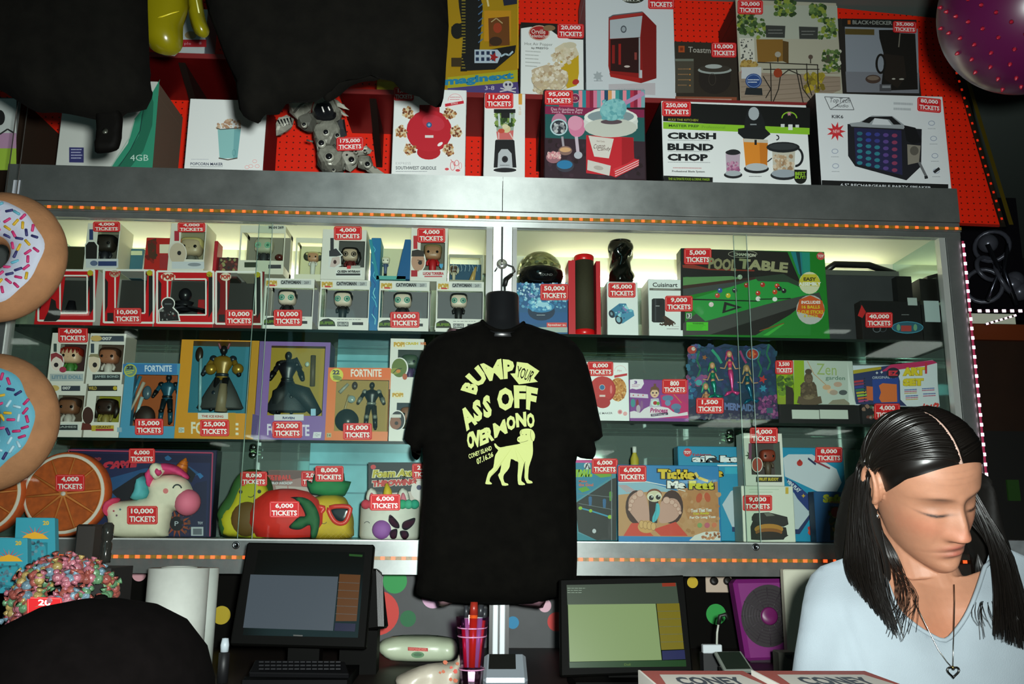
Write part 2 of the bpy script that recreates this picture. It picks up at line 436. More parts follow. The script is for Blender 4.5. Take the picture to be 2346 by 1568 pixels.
TAGR=M('d20f18',0.65)
TAGW=M('f2e9e6',0.5)
def price(num,label,x0,y0,x1,y1,Y,sl=0.0,word='TICKETS',yaw=0.0,col=None,one=False):
    """a red card price tag with nipped corners, a fine border and white lettering"""
    pl=front(Y,yaw,px=(x0+x1)/2,py=(y0+y1)/2);a=Art(pl,k=0.0,dk=0.0)
    c=3.2
    out=[(x0+c,y0),(x1-c,y0),(x1-c*0.45,y0+c*0.45),(x1,y0+c),(x1,y1-c),(x1-c*0.45,y1-c*0.45),(x1-c,y1),(x0+c,y1),(x0+c*0.45,y1-c*0.45),(x0,y1-c),(x0,y0+c),(x0+c*0.45,y0+c*0.45)]
    out=[(x,y + sl*(x-x0)/(x1-x0)) for x,y in out]
    f=[pl.at(x,y,0.0) for x,y in out];g=[pl.at(x,y,-1.2) for x,y in out];n=len(out)
    root=thing('price_tag',label,'price tag',tuple(pl.at((x0+x1)/2,y1)),'red ticket price tags')
    b=B();b.add(f + g,[tuple(range(n-1,-1,-1)) if False else tuple(range(n)),tuple(range(2*n-1,n-1,-1))]+[(i,i+n,(i+1)% n + n,(i+1)% n) for i in range(n)],col or TAGR)
    card=b.build('card',root)
    a.k=0.2
    i=2.6
    def yy(x):return sl*(x-x0)/(x1-x0)
    bord=M('f0a49c',0.5)
    for (p,q) in (((x0+4,y0+i),(x1-4,y0+i)),((x0+4,y1-i),(x1-4,y1-i)),((x0+i,y0+4),(x0+i,y1-4)),((x1-i,y0+4),(x1-i,y1-4))):
        a.line([(p[0],p[1]+yy(p[0])),(q[0],q[1]+yy(q[0]))],0.7,bord,k=0.2)
    h=y1-y0;w=x1-x0
    if num:
        m=0.13 if len(num)> 5 else 0.2
        if len(num)<= 3:m=0.32
        a.text(num,x0+w*m,y0+h*0.13,x1-w*m,y0+h*0.46,TAGW,sl=sl*(1-2*m),bold=0.035,k=0.35)
    if word:a.text(word,x0+w*0.08,y0+h*0.55,x1-w*0.08,y0+h*0.87,TAGW,sl=sl*0.84,bold=0.035,k=0.35)
    a.b.build('printed_border',root)
    if a.t.f:a.t.build('lettering',card)
    return root
# ------------------------------------------------------------------ the room and the display cabinet
D=2.70;BACK=3.15
def zrel(px,py,Y):return P(px,py,Y).z
FLOOR=0.0;CEIL=3.6
b=B();b.box(-7,7,-9,6.5,-0.1,0,M('1c1613',0.6,v=0.3,vs=3));b.build('floor',kind='structure')
b=B();b.box(-7,7,-9,6.5,CEIL,CEIL+0.1,M('6a7670',0.9));b.build('ceiling',kind='structure')
dk=M('1e1f1a',0.9)
b=B();b.box(-7.1,-7,-9,6.5,0,CEIL,dk);b.build('wall_left',kind='structure')
b=B();b.box(7,7.1,-9,6.5,0,CEIL,dk);b.build('wall_right',kind='structure')
b=B();b.box(-7,7,-9.1,-9,0,CEIL,dk);b.build('wall_front',kind='structure')
b=B();b.box(-7,7,6.5,6.6,0,CEIL,dk);b.build('wall_back',kind='structure')

ZT=1.5 + 1.104      # top of the cabinet
ZLED=1.5 + 0.963
ZH=P(1150,522,D).z   # lower edge of the header
ZS1=P(1000,754,D).z  # upper glass shelf
ZS2L=P(700,1006,D).z;ZS2R=P(1560,963,D).z
ZF=P(1150,1240,D).z  # cabinet floor
ZB=P(1150,1318,D).z  # lower edge of the plinth
XL=P(0,560,D).x;XR=P(2200,560,D).x;XM=P(1150,560,D).x
XLB=XL;XRB=XR

cab=thing('display_cabinet','long aluminium and glass prize cabinet behind the counter, two bays wide','cabinet',((XL+XR)/2,2.93,ZB))
for (a,c) in ((XL,XM-0.0012),(XM+0.0012,XR)):
    b=B();b.box(a,c,D-0.012,D,ZH+0.052,ZT,METAL);b.build('header_panel',cab)
# header rail under the led strip
b=B();b.box(XL,XR,D-0.006,D+0.02,ZH,ZH+0.05,METAL);b.box(XL,XR,D-0.014,D+0.0,ZH+0.018,ZH+0.022,METAL);b.build('header_rail',cab)
b=B();b.box(XL,XR,D,BACK,ZT-0.01,ZT-0.002,METAL);b.build('cabinet_top',cab)
b=B();b.box(XL,XR,D+0.02,BACK,ZH+0.04,ZH+0.05,M('f1f3d2',0.6,e=0.06));b.build('cabinet_ceiling',cab,label='pale lit ceiling of the cabinet')  # faint emission puts some of the tube light into the ceiling material
b=B();b.box(XL,XR,BACK,BACK+0.01,ZF,ZH+0.05,MIRROR);b.build('back_mirror',cab)
b=B();b.box(XL,XR,BACK-0.02,BACK-0.001,ZH-0.03,ZH+0.04,M('cdd0c0',0.5));b.build('back_rail',cab)
for x in (XL,XR):
    s=1 if x == XL else -1
    b=B();b.box(min(x+s*0.012,x+s*0.016),max(x+s*0.012,x+s*0.016),D+0.03,BACK,ZF,ZH+0.04,MIRROR);b.build('side_mirror',cab)
# posts
def post(x0,x1,name='post',mt=METAL):
    b=B();b.box(x0,x1,D-0.004,D+0.03,ZF,ZH,mt);return b.build(name,cab)
post(XL,XL+0.05);post(XR-0.048,XR)
b=B();b.box(XM-0.028,XM+0.032,D-0.008,D+0.03,ZF,ZH,METAL);b.box(XM-0.003,XM+0.003,D-0.0095,D-0.007,ZF,ZH,M('3a3d3c',0.5));b.build('post',cab)
for x0,x1 in ((XM-0.05,XM-0.03),(XM+0.034,XM+0.048),(XL+0.05,XL+0.062),(XR-0.07,XR-0.05)):
    b=B();b.box(x0,x1,D+0.0,D+0.028,ZF,ZH,M('d3d7d2',0.35,0.6));b.build('door_track',cab)
# plinth
b=B();b.box(XL,XR,D-0.014,D+0.004,ZB,ZF-0.004,METAL);b.box(XL,XR,D-0.018,D-0.012,ZF-0.03,ZF-0.004,METAL);b.box(XL,XR,D-0.018,D-0.012,ZF-0.05,ZF-0.045,METAL);b.build('plinth',cab)
b=B();b.box(XL,XR,D+0.004,BACK,ZB+0.01,ZF,M('b9c0bd',0.4,0.3));b.build('cabinet_floor',cab)
# glass shelves with dark green polished edge, and their clips
edge=M('0b1a14',0.25)
for x0,x1,z in ((XL+0.02,XM-0.03,ZS1),(XM+0.035,XR-0.02,ZS1),(XL+0.02,XM-0.03,ZS2L),(XM+0.035,XR-0.02,ZS2R)):
    b=B();b.box(x0,x1,D+0.044,BACK-0.01,z-0.007,z-0.0005,SHELF);sh=b.build('glass_shelf',cab)
    b=B();b.box(x0,x1,D+0.040,D+0.044,z-0.009,z,edge);b.build('shelf_edge',sh)
for px,z in ((615,ZS1),(600,ZS2L),(1690,ZS1),(1700,ZS2R),(1660,ZS2R)):
    p=P(px,770,BACK-0.03);b=B()
    b.lathe((p.x,BACK-0.04,z-0.02),[(0.0,-0.012),(0.013,-0.01),(0.013,0.01),(0.004,0.012)],M('d8dcd8',0.15,1),n=12,axis=(0,-1,0));b.build('shelf_clip',cab)
# sliding glass doors (each overlapping its neighbour in the bay)
mid1=P(575,900,D).x;mid2=P(1715,900,D).x
for x0,x1,y in ((XL+0.05,mid1+0.03,D+0.008),(mid1-0.015,XM-0.03,D+0.018),(XM+0.035,mid2+0.02,D+0.008),(mid2-0.02,XR-0.05,D+0.018)):
    b=B();b.box(x0,x1,y,y+0.004,ZF+0.001,ZH-0.001,GLASS);g=b.build('sliding_door',cab)
    for xe in (x0,x1):
        if XL+0.06 < xe < XR-0.06 and abs(xe-XM)> 0.06:
            b=B();b.box(xe-0.0008,xe+0.0008,y-0.0004,y+0.0044,ZF+0.001,ZH-0.001,M('9fb8ad',0.1,0.2));b.build('glass_edge',g)
for px,py in ((541,1250),(1731,1254)):
    p=P(px,py,D-0.02);b=B()
    b.lathe((p.x,D-0.019,p.z),[(0.0,-0.002),(0.011,-0.001),(0.011,0.004),(0.007,0.005),(0.006,0.003),(0.0,0.003)],M('6c7173',0.3,1),n=16,axis=(0,-1,0));b.build('lock',cab)
# fluorescent tubes high at the back
TUBE=M('fff6da',0.5,e=14)
for xa,xb in ((P(180,620,BACK).x,P(1085,640,BACK).x),(P(1240,640,BACK).x,P(2010,640,BACK).x)):
    t=thing('tube_light','fluorescent tube glowing at the back of the cabinet, ' +('left bay' if xa < 0 else 'right bay'),'light',((xa+xb)/2,BACK-0.04,ZH-0.06),'cabinet tube lights')
    b=B();b.tube([(xa,BACK-0.035,ZH-0.045),(xb,BACK-0.035,ZH-0.045)],0.011,TUBE,n=10);b.build('tube',t)
    b=B();b.box(xa-0.03,xa,BACK-0.05,BACK-0.02,ZH-0.06,ZH-0.03,M('e0e0d8'));b.box(xb,xb+0.03,BACK-0.05,BACK-0.02,ZH-0.06,ZH-0.03,M('e0e0d8'));b.build('end_cap',t,kind='stuff')
# ceiling light panels far behind the viewer (seen only in the mirrors)
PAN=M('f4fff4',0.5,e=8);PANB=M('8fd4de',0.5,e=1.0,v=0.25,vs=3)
def seen_in_mirror(px,py,z):
    d=ray(px,py);t=(z - CAMZ)/d.z;p=CAM + d*t      # straight through the mirror plane, then folded back
    return p.x,2*BACK - p.y
WORDS=('first','second','third','fourth','fifth','sixth','seventh','eighth','ninth','tenth','eleventh','twelfth','thirteenth','fourteenth','fifteenth','sixteenth')
hl=[(1640,985,0.75,0.9,2.9),(1672,1015,0.12,0.35,2.5),(1552,975,0.12,0.4,2.9),(125,1012,0.35,0.5,2.6),(195,1008,0.3,0.4,2.6),(110,818,0.5,0.25,3.3),(330,800,0.3,0.5,3.3),(255,765,0.35,0.12,3.3),(505,1150,0.25,2.5,2.1),(540,1030,0.15,0.5,2.6),(660,1030,0.3,0.8,2.8),(1840,1005,0.4,0.5,2.7),(1345,1050,0.3,0.5,2.3),(1990,835,0.5,0.8,3.3),(1840,800,0.2,0.12,3.3),(1560,1110,0.4,0.8,2.1)]
for i,(px,py,w,l,z) in enumerate(hl):
    x,y=seen_in_mirror(px,py,z);y=max(y,-8.6);x=max(-6.5,min(6.5,x))
    t=thing('ceiling_light',WORDS[i]+ ' white hall light mirrored between the prizes, counted ' +('on the left bay' if px < 1150 else 'on the right bay'),'light',(x,y,z),'hall ceiling lights')
    b=B();b.box(x-w/2,x+w/2,y-l/2,y+l/2,z-0.01,z,PAN);b.build('diffuser',t)
    b=B();b.box(x-w/2-0.02,x+w/2+0.02,y-l/2-0.02,y+l/2+0.02,z,z+0.05,M('c9ccc8'));b.box(x-0.01,x+0.01,y-0.01,y+0.01,z+0.05,CEIL-0.001,M('2a2a2a'));b.build('frame',t)
LEDX=None
x0,x1=P(690,1000,8.5).x,P(968,1000,8.5).x;zt_,zb_=P(830,757,8.5).z,P(830,1225,8.5).z
t=thing('added_glow_panel','added pale blue glowing panel mirrored behind the orange figure box','glow panel',((x0+x1)/2,6.3-8.5,zb_))  # unseen glowing panel, added to give the mirror something cyan to reflect
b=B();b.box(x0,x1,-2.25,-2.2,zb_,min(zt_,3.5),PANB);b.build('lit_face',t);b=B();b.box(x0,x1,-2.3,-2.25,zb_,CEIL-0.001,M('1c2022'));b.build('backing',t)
for lab,x0,x1,y0,y1 in (('pale blue sheet added for a mirror reflection, behind the orange figure box',764,894,766,1000),('wide pale blue sheet added for a mirror reflection, behind the fruit cushions',700,975,1016,1232)):
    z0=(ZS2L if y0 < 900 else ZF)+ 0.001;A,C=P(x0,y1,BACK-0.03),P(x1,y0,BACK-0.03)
    t=thing('reflection_sheet',lab,'panel',((A.x+C.x)/2,BACK-0.03,z0));b=B();b.box(A.x,C.x,BACK-0.03,BACK-0.027,z0,C.z,M('7cc0c8',0.25,v=0.35,vs=5));b.build('sheet',t)  # blue sheet stands in for the cyan reflection in the back mirror
    for k in range(2):b=B();zz=z0 +(C.z-z0)*(0.45+0.3*k);b.box(A.x,C.x,BACK-0.032,BACK-0.0301,zz,zz+0.006,M('4a8a94',0.3));b.build('sheet_band',t)
# LED strips
def led_strip(label,pts,n,core,tape,w,r,nrm=(0,-1,0)):
    a,c=Vector(pts[0]),Vector(pts[1]);d=(c-a);L=d.length;d.normalize();nv=Vector(nrm);s_=d.cross(nv)
    root=thing('led_strip',label,'light strip',tuple((a+c)/2))
    b=B();b.cbox((a+c)/2 + nv*0.001,d*L/2,s_*w,nv*0.001,tape);b.build('tape',root)
    first=None
    for i in range(n):
        p=a + d*(L*(i+0.5)/n)+ nv*0.003
        if first is None:
            b=B();b.cbox(p,d*r,s_*r*0.8,nv*0.0016,core);first=b.build('led',root);p0=p
        else:copy_part(first,root,tuple(p - p0))
    return root
LEDO=M('ff5a28',0.4,e=1.5);TAPE=M('8a6a24',0.35,v=0.3,vs=120)
led_strip('orange LED strip along the top of the cabinet opening',(Vector((P(105,482,D).x,D-0.014,ZLED)),Vector((XR,D-0.014,ZLED))),88,LEDO,TAPE,0.005,0.0048)
ZL2=P(1100,1281,D-0.02).z
led_strip('orange LED strip along the foot of the cabinet',(Vector((XL+0.1,D-0.02,ZL2)),Vector((XR-0.02,D-0.02,ZL2))),96,LEDO,TAPE,0.005,0.0058)
LEDP=M('ffd8ee',0.4,e=2.2);TAPEP=M('a03050',0.4,e=0.25)
led_strip('pink-white LED strip running down the right edge of the cabinet',(Vector((XR+0.004,D-0.008,P(2215,555,D).z)),Vector((XR+0.004,D-0.008,P(2280,1240,D).z))),31,LEDP,TAPEP,0.0035,0.0052)

# red pegboard wall above the cabinet
YW=3.2
q=[P(-80,420,YW),P(2298,515,YW),P(2150,42,YW),P(1500,-25,YW),P(-80,-120,YW)]
b=B();vs=[Vector((p.x,YW,p.z)) for p in q];b.add(vs +[v + Vector((0,0.03,0)) for v in vs],[(0,1,2,3,4),(9,8,7,6,5)]+[(i,i+5,(i+1)% 5 + 5,(i+1)% 5) for i in range(5)],PEG)
b.build('wall_pegboard',kind='structure')
# dull gold trim and red light string on the slanted right edge
b=B();b.hexa([P(2292,520,YW-0.02),P(2305,520,YW-0.02),P(2305,520,YW+0.02),P(2292,520,YW+0.02)],[P(2150,40,YW-0.02),P(2163,40,YW-0.02),P(2163,40,YW+0.02),P(2150,40,YW+0.02)],M('1a1408',0.5));b.build('trim_1',kind='structure')
b=B();b.hexa([P(2312,515,YW-0.02),P(2322,515,YW-0.02),P(2322,515,YW+0.02),P(2312,515,YW+0.02)],[P(2176,60,YW-0.02),P(2184,60,YW-0.02),P(2184,60,YW+0.02),P(2176,60,YW+0.02)],M('6b5a14',0.35,0.5));b.build('trim_2',kind='structure')
led_strip('red LED string on the slanted right edge of the pegboard wall',(P(2182,140,YW-0.03),P(2297,512,YW-0.03)),19,M('e02c12',0.4,e=0.5),M('241405'),0.005,0.0045)

# upper wall shelves: dark red clear plastic on black steel brackets
YU=2.88
ZU=P(1000,214,YU).z
def wall_shelf(label,px0,px1,z,brs):
    x0,x1=P(px0,214,YU).x,P(px1,214,YU).x
    t=thing('wall_shelf',label,'shelf',((x0+x1)/2,3.0,z))
    b=B();b.box(x0,x1,YU-0.01,YW,z-0.012,z,M('5a0a0c',0.3));b.build('board',t)
    b=B();b.box(x0,x1,YU-0.012,YU-0.008,z-0.016,z+0.002,M('8a3030',0.25));b.build('front_edge',t)
    for px in brs:
        x=P(px,240,YW).x
        b=B();b.add([(x-0.012,YU+0.03,z-0.012),(x-0.012,YW,z-0.012),(x-0.012,YW,z-0.15),(x+0.012,YU+0.03,z-0.012),(x+0.012,YW,z-0.012),(x+0.012,YW,z-0.15)],[(0,1,2),(5,4,3),(0,3,4,1),(1,4,5,2),(2,5,3,0)],M('1a0d08',0.5));b.build('bracket',t)
    return t
wall_shelf('dark red wall shelf carrying the upper row of boxed appliances',780,2145,ZU,(875,1235,1700))
ZUL=P(400,126,YU).z
wall_shelf('short dark red wall shelf at the upper left behind the hanging shirts',60,640,ZUL,(470,))

# lower back wall with party dots, counter
YB=3.05
ZC=P(1100,1500,2.9).z
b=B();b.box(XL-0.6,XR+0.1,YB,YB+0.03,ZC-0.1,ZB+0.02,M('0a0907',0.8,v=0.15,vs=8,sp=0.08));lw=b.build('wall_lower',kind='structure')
b=B();b.box(P(852,1400,YB-0.002).x,P(1294,1400,YB-0.002).x,YB-0.0025,YB,ZC,ZB+0.02,M('4a4c4e',0.6,v=0.15,vs=8));b.build('grey_panel',lw)
dots=[(905,1332,26,'1f9a48'),(935,1418,17,'0d6b3a'),(865,1405,46,'d63a30'),(1175,1427,13,'1d86b5'),(1275,1425,20,'c8322e'),(992,1368,24,'e8b8d8'),(1248,1388,14,'e8b8c8'),
        (262,1335,17,'b08f18'),(320,1316,15,'d8a0a8'),(508,1410,19,'b8a010'),(1640,1408,22,'1c9a3c'),(1586,1335,12,'c8a810'),(740,1345,20,'2277aa'),(1400,1400,20,'b8a010'),(180,1450,20,'1f9a48'),(1850,1450,22,'d63a30')]
for px,py,r,c in dots:
    p=P(px,py,YB);rr=r/F_*YB*1.02;b=B();b.lathe((p.x,YB-0.0028,p.z),[(rr,0),(rr,0.0012)],M(c,0.6),n=28,axis=(0,-1,0),smooth=False);b.build('wall_dot',lw)
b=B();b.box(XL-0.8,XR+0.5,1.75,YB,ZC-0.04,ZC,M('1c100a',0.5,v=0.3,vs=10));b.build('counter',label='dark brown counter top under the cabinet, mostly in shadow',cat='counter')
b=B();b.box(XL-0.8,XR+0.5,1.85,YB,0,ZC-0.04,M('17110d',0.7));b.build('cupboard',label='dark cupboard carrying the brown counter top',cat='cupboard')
# carcass behind the cabinet down to the counter
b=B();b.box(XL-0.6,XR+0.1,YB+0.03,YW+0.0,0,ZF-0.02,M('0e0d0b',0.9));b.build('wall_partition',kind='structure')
# ------------------------------------------------------------------ zoom frames used for the print coordinates (origin x, origin y, scale)
Z1=(0,0,3.409);Z2=(600,0,3.409);Z3=(1160,0,3.563);Z4=(1680,0,3.408);Z5=(0,440,3.91);Z6=(560,440,3.784)
Z7=(1140,440,3.91);Z8=(1700,440,3.63);Z9=(0,740,4.19);Z10=(500,740,4.69);Z12=(1320,760,4.51)
Z13=(1720,740,3.748);Z14=(0,1000,3.92);Z15=(480,1020,4.51);Z16=(1300,960,3.555)
WH='e9edeb'
YT=2.712
# ======================= row on top of the cabinet
r,a=carton('printed_box','dark patterned box with a pink and green end, far left of the top row',-90,222,38,396,YT,0.30,'5a5a58','3a2c22',z=ZT)
a.z(Z1);a.rect(-100,770,128,1040,'c9cfcb');a.rect(-100,1040,128,1160,'b98fae');a.rect(-100,1160,128,1330,'9fc040');a.ell(0,920,40,60,'1c1c1c');a.line([(0,1050),(60,1010),(110,1040)],12,'2a2a2a');a.done(r)

r,a=carton('tablet_box','large white box with a green swoosh marked 4GB, on the cabinet top',138,182,352,392,YT,0.26,'c9cdc6','7d6a5a',z=ZT,sl=2)
a.z(Z1);k=a._l()
a.poly([(1250,620),(1170,760),(1120,840),(1050,930),(1000,1120),(860,1318),(1190,1325),(1245,640)],'2f8f70',smooth=0)
a.poly([(1180,740),(1105,900),(1085,1060),(980,1230),(900,1318),(1010,1320),(1120,1180),(1190,980),(1200,800)],'1f6b52')
a.line([(1120,860),(1095,1020),(1020,1170),(930,1300)],6,'15403a');a.line([(1050,935),(1010,1080),(860,1318)],10,'a5bcae')
a.rect(541,1152,655,1270,'33356b',2);a.lines(556,1166,645,4,22,'b8bcd8',8)
a.text('4GB',1018,1210,1160,1258,'c2e0d2')
a.done(r)

r,a=carton('popcorn_maker_box','white popcorn maker box showing a mint green cup, left of the robot dinosaur',428,228,607,396,YT,0.17,WH,'8e1616',z=ZT)
a.z(Z1)
a.poly([(1700,1010),(1882,1000),(1855,1235),(1715,1240)],'8ec4c2');a.poly([(1830,1005),(1882,1000),(1855,1235),(1820,1238)],'74aeb0')
a.dots(1685,935,1880,1005,60,12,['c9a98c','d8c2a8','b48f72'],inside=[(1680,1005),(1700,965),(1790,930),(1870,940),(1880,1000)])
a.line([(1690,1000),(1720,1012),(1882,1000)],7,'4e5350');a.line([(1708,1236),(1780,1250),(1855,1236)],9,'5a5248');a.ring(1828,1195,14,26,3,'4c8a8c')
a.text('POPCORN MAKER',1488,1270,1742,1292,'39405a',3,bold=0.02);a.lines(1488,1302,1760,1,20,'9aa0a4',5);a.lines(1495,1243,1640,1,20,'c8ccd0',8)
for q in ((1990,1262),(1960,1300),(2010,1300),(1930,1308)):a.ring(*q,18,14,3,'e79a98')
a.done(r)

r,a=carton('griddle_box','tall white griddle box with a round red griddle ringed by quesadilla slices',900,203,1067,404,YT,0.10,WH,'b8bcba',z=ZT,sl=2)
a.z(Z2)
a.rect(1230,820,1388,900,'9c1420');a.ell(1306,1025,178,168,'b21424');a.ell(1303,1190,92,58,'b81826');a.ell(1306,1025,176,160,'c01c2c');a.ell(1340,960,90,60,'c83040',20)
a.ell(1306,977,22,22,'2c5a88');a.ell(1306,977,11,11,'7fb0cc');a.rect(1274,1058,1340,1078,'e0dcd8');a.ell(1392,1128,24,12,'f4f0ee',-35)
wedge=[(0,-52),(50,10),(30,48),(-40,40),(-50,-10)]
for i,(cx,cy,rot) in enumerate(((1145,880,20),(1090,1025,0),(1152,1165,-30),(1466,885,-20),(1520,1025,10),(1462,1168,30))):
    q=math.radians(rot);w=[(cx + x*math.cos(q)- y*math.sin(q),cy + x*math.sin(q)+ y*math.cos(q)) for x,y in wedge]
    a.poly(w,'d9c8a4');a.dots(cx-50,cy-50,cx+50,cy+50,46,9,['8e4a2c','a8703c','6a3820','c89860'],inside=w,seed=i)
a.ring(1510,790,58,55,4,'e2a0a4',a0=180,a1=360);a.lines(1470,760,1555,2,18,'d88890',6);a.poly([(1430,815),(1575,790),(1578,812),(1432,838)],'cc2234');a.text('BONUS',1478,808,1530,822,'f0e0e0',-6)
a.text('EXPRESS',1046,1270,1164,1290,'b8babc');a.text('SOUTHWEST GRIDDLE',1046,1302,1362,1328,'4a4f54',2,bold=0.015);a.lines(1046,1340,1310,1,20,'9aa0a4',5)
for q in ((1445,1325,16,10),(1530,1335,18,10)):a.ell(*q,'d84a54')
a.ring(1490,1300,20,36,4,'d84a54');a.ring(1522,1278,18,24,4,'d84a54',12);a.line([(1475,1250),(1492,1275),(1505,1300)],4,'d84a54');a.ring(1550,1300,12,26,3,'e07a80')
a.done(r)
price('1,000','red price tag half under the black shirt on the round red griddle box',902,200,948,230,YT-0.003,word='TICKETS')

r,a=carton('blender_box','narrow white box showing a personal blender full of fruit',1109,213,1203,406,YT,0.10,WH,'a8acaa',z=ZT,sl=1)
a.z(Z2)
a.poly([(1810,1310),(1822,1100),(1830,1092),(1962,1092),(1972,1100),(1988,1310)],'17181a');a.poly([(1840,1312),(1846,1200),(1870,1166),(1920,1166),(1950,1200),(1958,1312)],'b9bfc2');a.ell(1898,1245,24,26,'26262a');a.ell(1898,1245,14,15,'101012')
a.ell(1898,1330,90,18,'1b1c1e');a.lines(1860,1290,1940,1,8,'55585a',5)
a.poly([(1820,880),(1976,880),(1960,1092),(1840,1092)],'9aa89a');a.poly([(1830,1030),(1966,1020),(1960,1092),(1840,1092)],'d06a68');a.line([(1935,1040),(1960,1085)],10,'e0c0b8');a.line([(1850,1035),(1850,1088)],8,'e8c8c8')
a.dots(1830,880,1966,985,50,17,['3a5a26','5a7a30','2c4420','86a050']);a.ell(1910,1010,32,30,'d8cc98');a.ell(1870,1025,26,18,'c8503c');a.ell(1900,990,24,18,'e0d8b0')
a.rect(1812,855,1980,885,'141516');a.line([(1850,890),(1856,990)],16,'c8d4d4');a.line([(1940,890),(1938,960)],10,'b8c6c6');a.rect(1868,885,1935,925,'1c1c1c')
a.rect(2004,735,2032,820,'dca03c');a.text('SMALL\nBLEND',2006,835,2026,900,'d8b890')
a.done(r)
price('11,000','red 11,000 tickets tag at the top of the narrow blender box',1111,213,1176,248,YT-0.003)

r,a=carton('cotton_candy_box','cotton candy maker box, red machine with a blue ball of floss on teal and maroon',1247,207,1479,412,YT,0.16,'2e1c22','1c1418',z=ZT,sl=2)
a.z(Z3)
a.rect(320,735,1130,880,'2a6e70');sc=['2a6e78','d87a98','e8d4d0','b8304a','1f4a6a','e88a98','7aa8b0','3c9a98','8e1f3c','dfa060','2c8a98','e8a0b0']
for i,x in enumerate(range(560,1125,30)):a.rect(x,740,x+30,880,sc[(i*5)% 12],1)
a.rect(430,850,545,885,'c8405a');a.ell(560,805,42,40,'7d1c48');a.ring(560,805,40,38,4,'d8b8c8');a.text('ETA',540,795,582,818,'e0c8b0')
a.poly([(316,870),(1125,900),(1125,965),(316,935)],'86204a');a.text('Des Friandises Sans',365,882,622,906,'e8c8d4',6);a.text('Sucre Barbe a Papa',370,908,618,930,'e8c8d4',6)
a.poly([(316,935),(1125,965),(1128,1160),(316,1130)],'1f5a58');a.poly([(316,1130),(1128,1160),(1130,1465),(316,1455)],'33202a');a.dots(330,1140,1120,1450,50,18,['2a1a22','3e2834','251418'])
a.ell(430,1000,62,70,'c07a96');a.ell(575,1040,70,85,'d87ea0');a.ell(560,1010,60,60,'e29ab4');a.line([(570,1120),(585,1265)],26,'c9b8c4');a.ell(585,1272,34,30,'b8bcc4');a.line([(455,1120),(465,1200)],18,'a8a0a8')
a.ell(480,1235,56,38,'8a6a60');a.ell(480,1228,46,20,'d8a878');a.ell(385,1290,62,48,'9a6a72');a.dots(335,1250,440,1295,30,13,['e0b0b0','d08a90','e8c8c0']);a.ell(478,1358,74,52,'3a3c48');a.ell(475,1350,64,36,'2a7aa8')
a.ell(428,1045,72,68,'b8d4d8');a.ell(428,1045,60,56,'2a2c34');a.dots(385,1010,470,1080,20,16,['8a8e92','c0c4c4','3a4048'])
# machine: base, bowl, floss on a stick
a.poly([(650,1110),(1035,1130),(1040,1300),(1080,1310),(1078,1360),(890,1455),(850,1440),(650,1420)],'c8202c');a.poly([(940,1130),(1032,1130),(1042,1300),(940,1370)],'a8141f');a.poly([(1080,1305),(1078,1360),(890,1455),(870,1385)],'d8303a')
for i in range(3):a.line([(885,1408+18*i),(1078,1316+18*i)],6,'e8d0cc')
a.poly([(668,1115),(875,1140),(835,1300),(715,1285)],'dcd6cc');a.poly([(662,1312),(850,1360),(838,1442),(658,1395)],'d4cfc6');a.ell(750,1378,40,18,'b8b0a6',10)
a.text('Cotton',706,1185,800,1222,'5a3a30',-6,sk=8);a.text('Candy',735,1212,845,1248,'5a3a30',-6,sk=8);a.text('Hard Candy',735,1152,800,1170,'7a5a50',4)
a.ell(850,1000,222,122,'d8dcd4');a.ell(850,965,218,70,'e8ebe2');a.ell(850,960,190,52,'86989c');a.rect(632,1010,1068,1050,'d8dcd4',10);a.ell(850,1052,215,78,'c9ccc0');a.ell(855,1004,88,20,'5a4a50')
a.line([(930,870),(1120,770)],34,'c08ab0');a.ell(870,905,112,88,'6fb0b4',-20);a.ell(855,890,92,66,'86c2c4',-20);a.dots(790,830,950,980,60,16,['7cbcc0','8cc8c8','64a8ae'])
a.done(r)
price('95,000','red 95,000 tickets tag on the cotton candy box',1248,207,1313,240,YT-0.004)

r,a=carton('food_processor_box','wide white and black food processor box printed CRUSH BLEND CHOP',1518,234,1853,427,YT,0.30,WH,'0e0e0c',z=ZT,sl=4)
a.z(Z3)
a.poly([(1280,838),(2478,880),(2478,1060),(1280,990)],'0d0f0d');a.poly([(1280,996),(2475,1046),(2475,1100),(1280,1052)],'8cc42c')
a.text('RULE THE KITCHEN',1322,968,1565,986,'a8b030',6,bold=0.01);a.text('MASTER PREP',1325,1016,1572,1036,'2a4a18',6,bold=0.02);a.text('Professional',1595,1026,1785,1048,'6a9a2a',4)
for st,y0,y1,x1 in (('CRUSH',1082,1136,1712),('BLEND',1172,1228,1692),('CHOP',1256,1314,1645)):a.text(st,1315,y0,x1,y1,'15181a',4,bold=0.05)
for y in (1142,1232,1322):a.lines(1318,y,1690,1,10,'b0b4b4',7,4)
a.lines(1360,1368,1610,1,10,'c89a9a',8,4);a.text('Professional Blade System',1352,1392,1618,1412,'2c2e30',4,bold=0.02)
a.poly([(1282,1436),(1684,1450),(1684,1500),(1282,1488)],'10120f');a.text('THE ULTIMATE FOOD & DRINK MAKER',1320,1452,1660,1472,'8cb020',6,bold=0.015)
a.z(Z4)   # right half: jars and the pitcher
a.poly([(110,850),(200,850),(245,960),(250,1030),(85,1030),(85,960)],'17191b');a.ell(158,890,42,52,'aab2b6');a.rect(130,970,180,980,'8a9094')
a.poly([(35,1008),(90,1000),(250,1010),(290,1050),(230,1095),(80,1085),(35,1045)],'141617');a.poly([(75,1085),(268,1095),(262,1310),(95,1310)],'e08a28');a.poly([(200,1092),(268,1095),(262,1310),(210,1312)],'c8761e');a.poly([(78,1085),(268,1095),(266,1120),(80,1112)],'c9c2b0');a.line([(172,1095),(172,1135)],18,'1a1a1a')
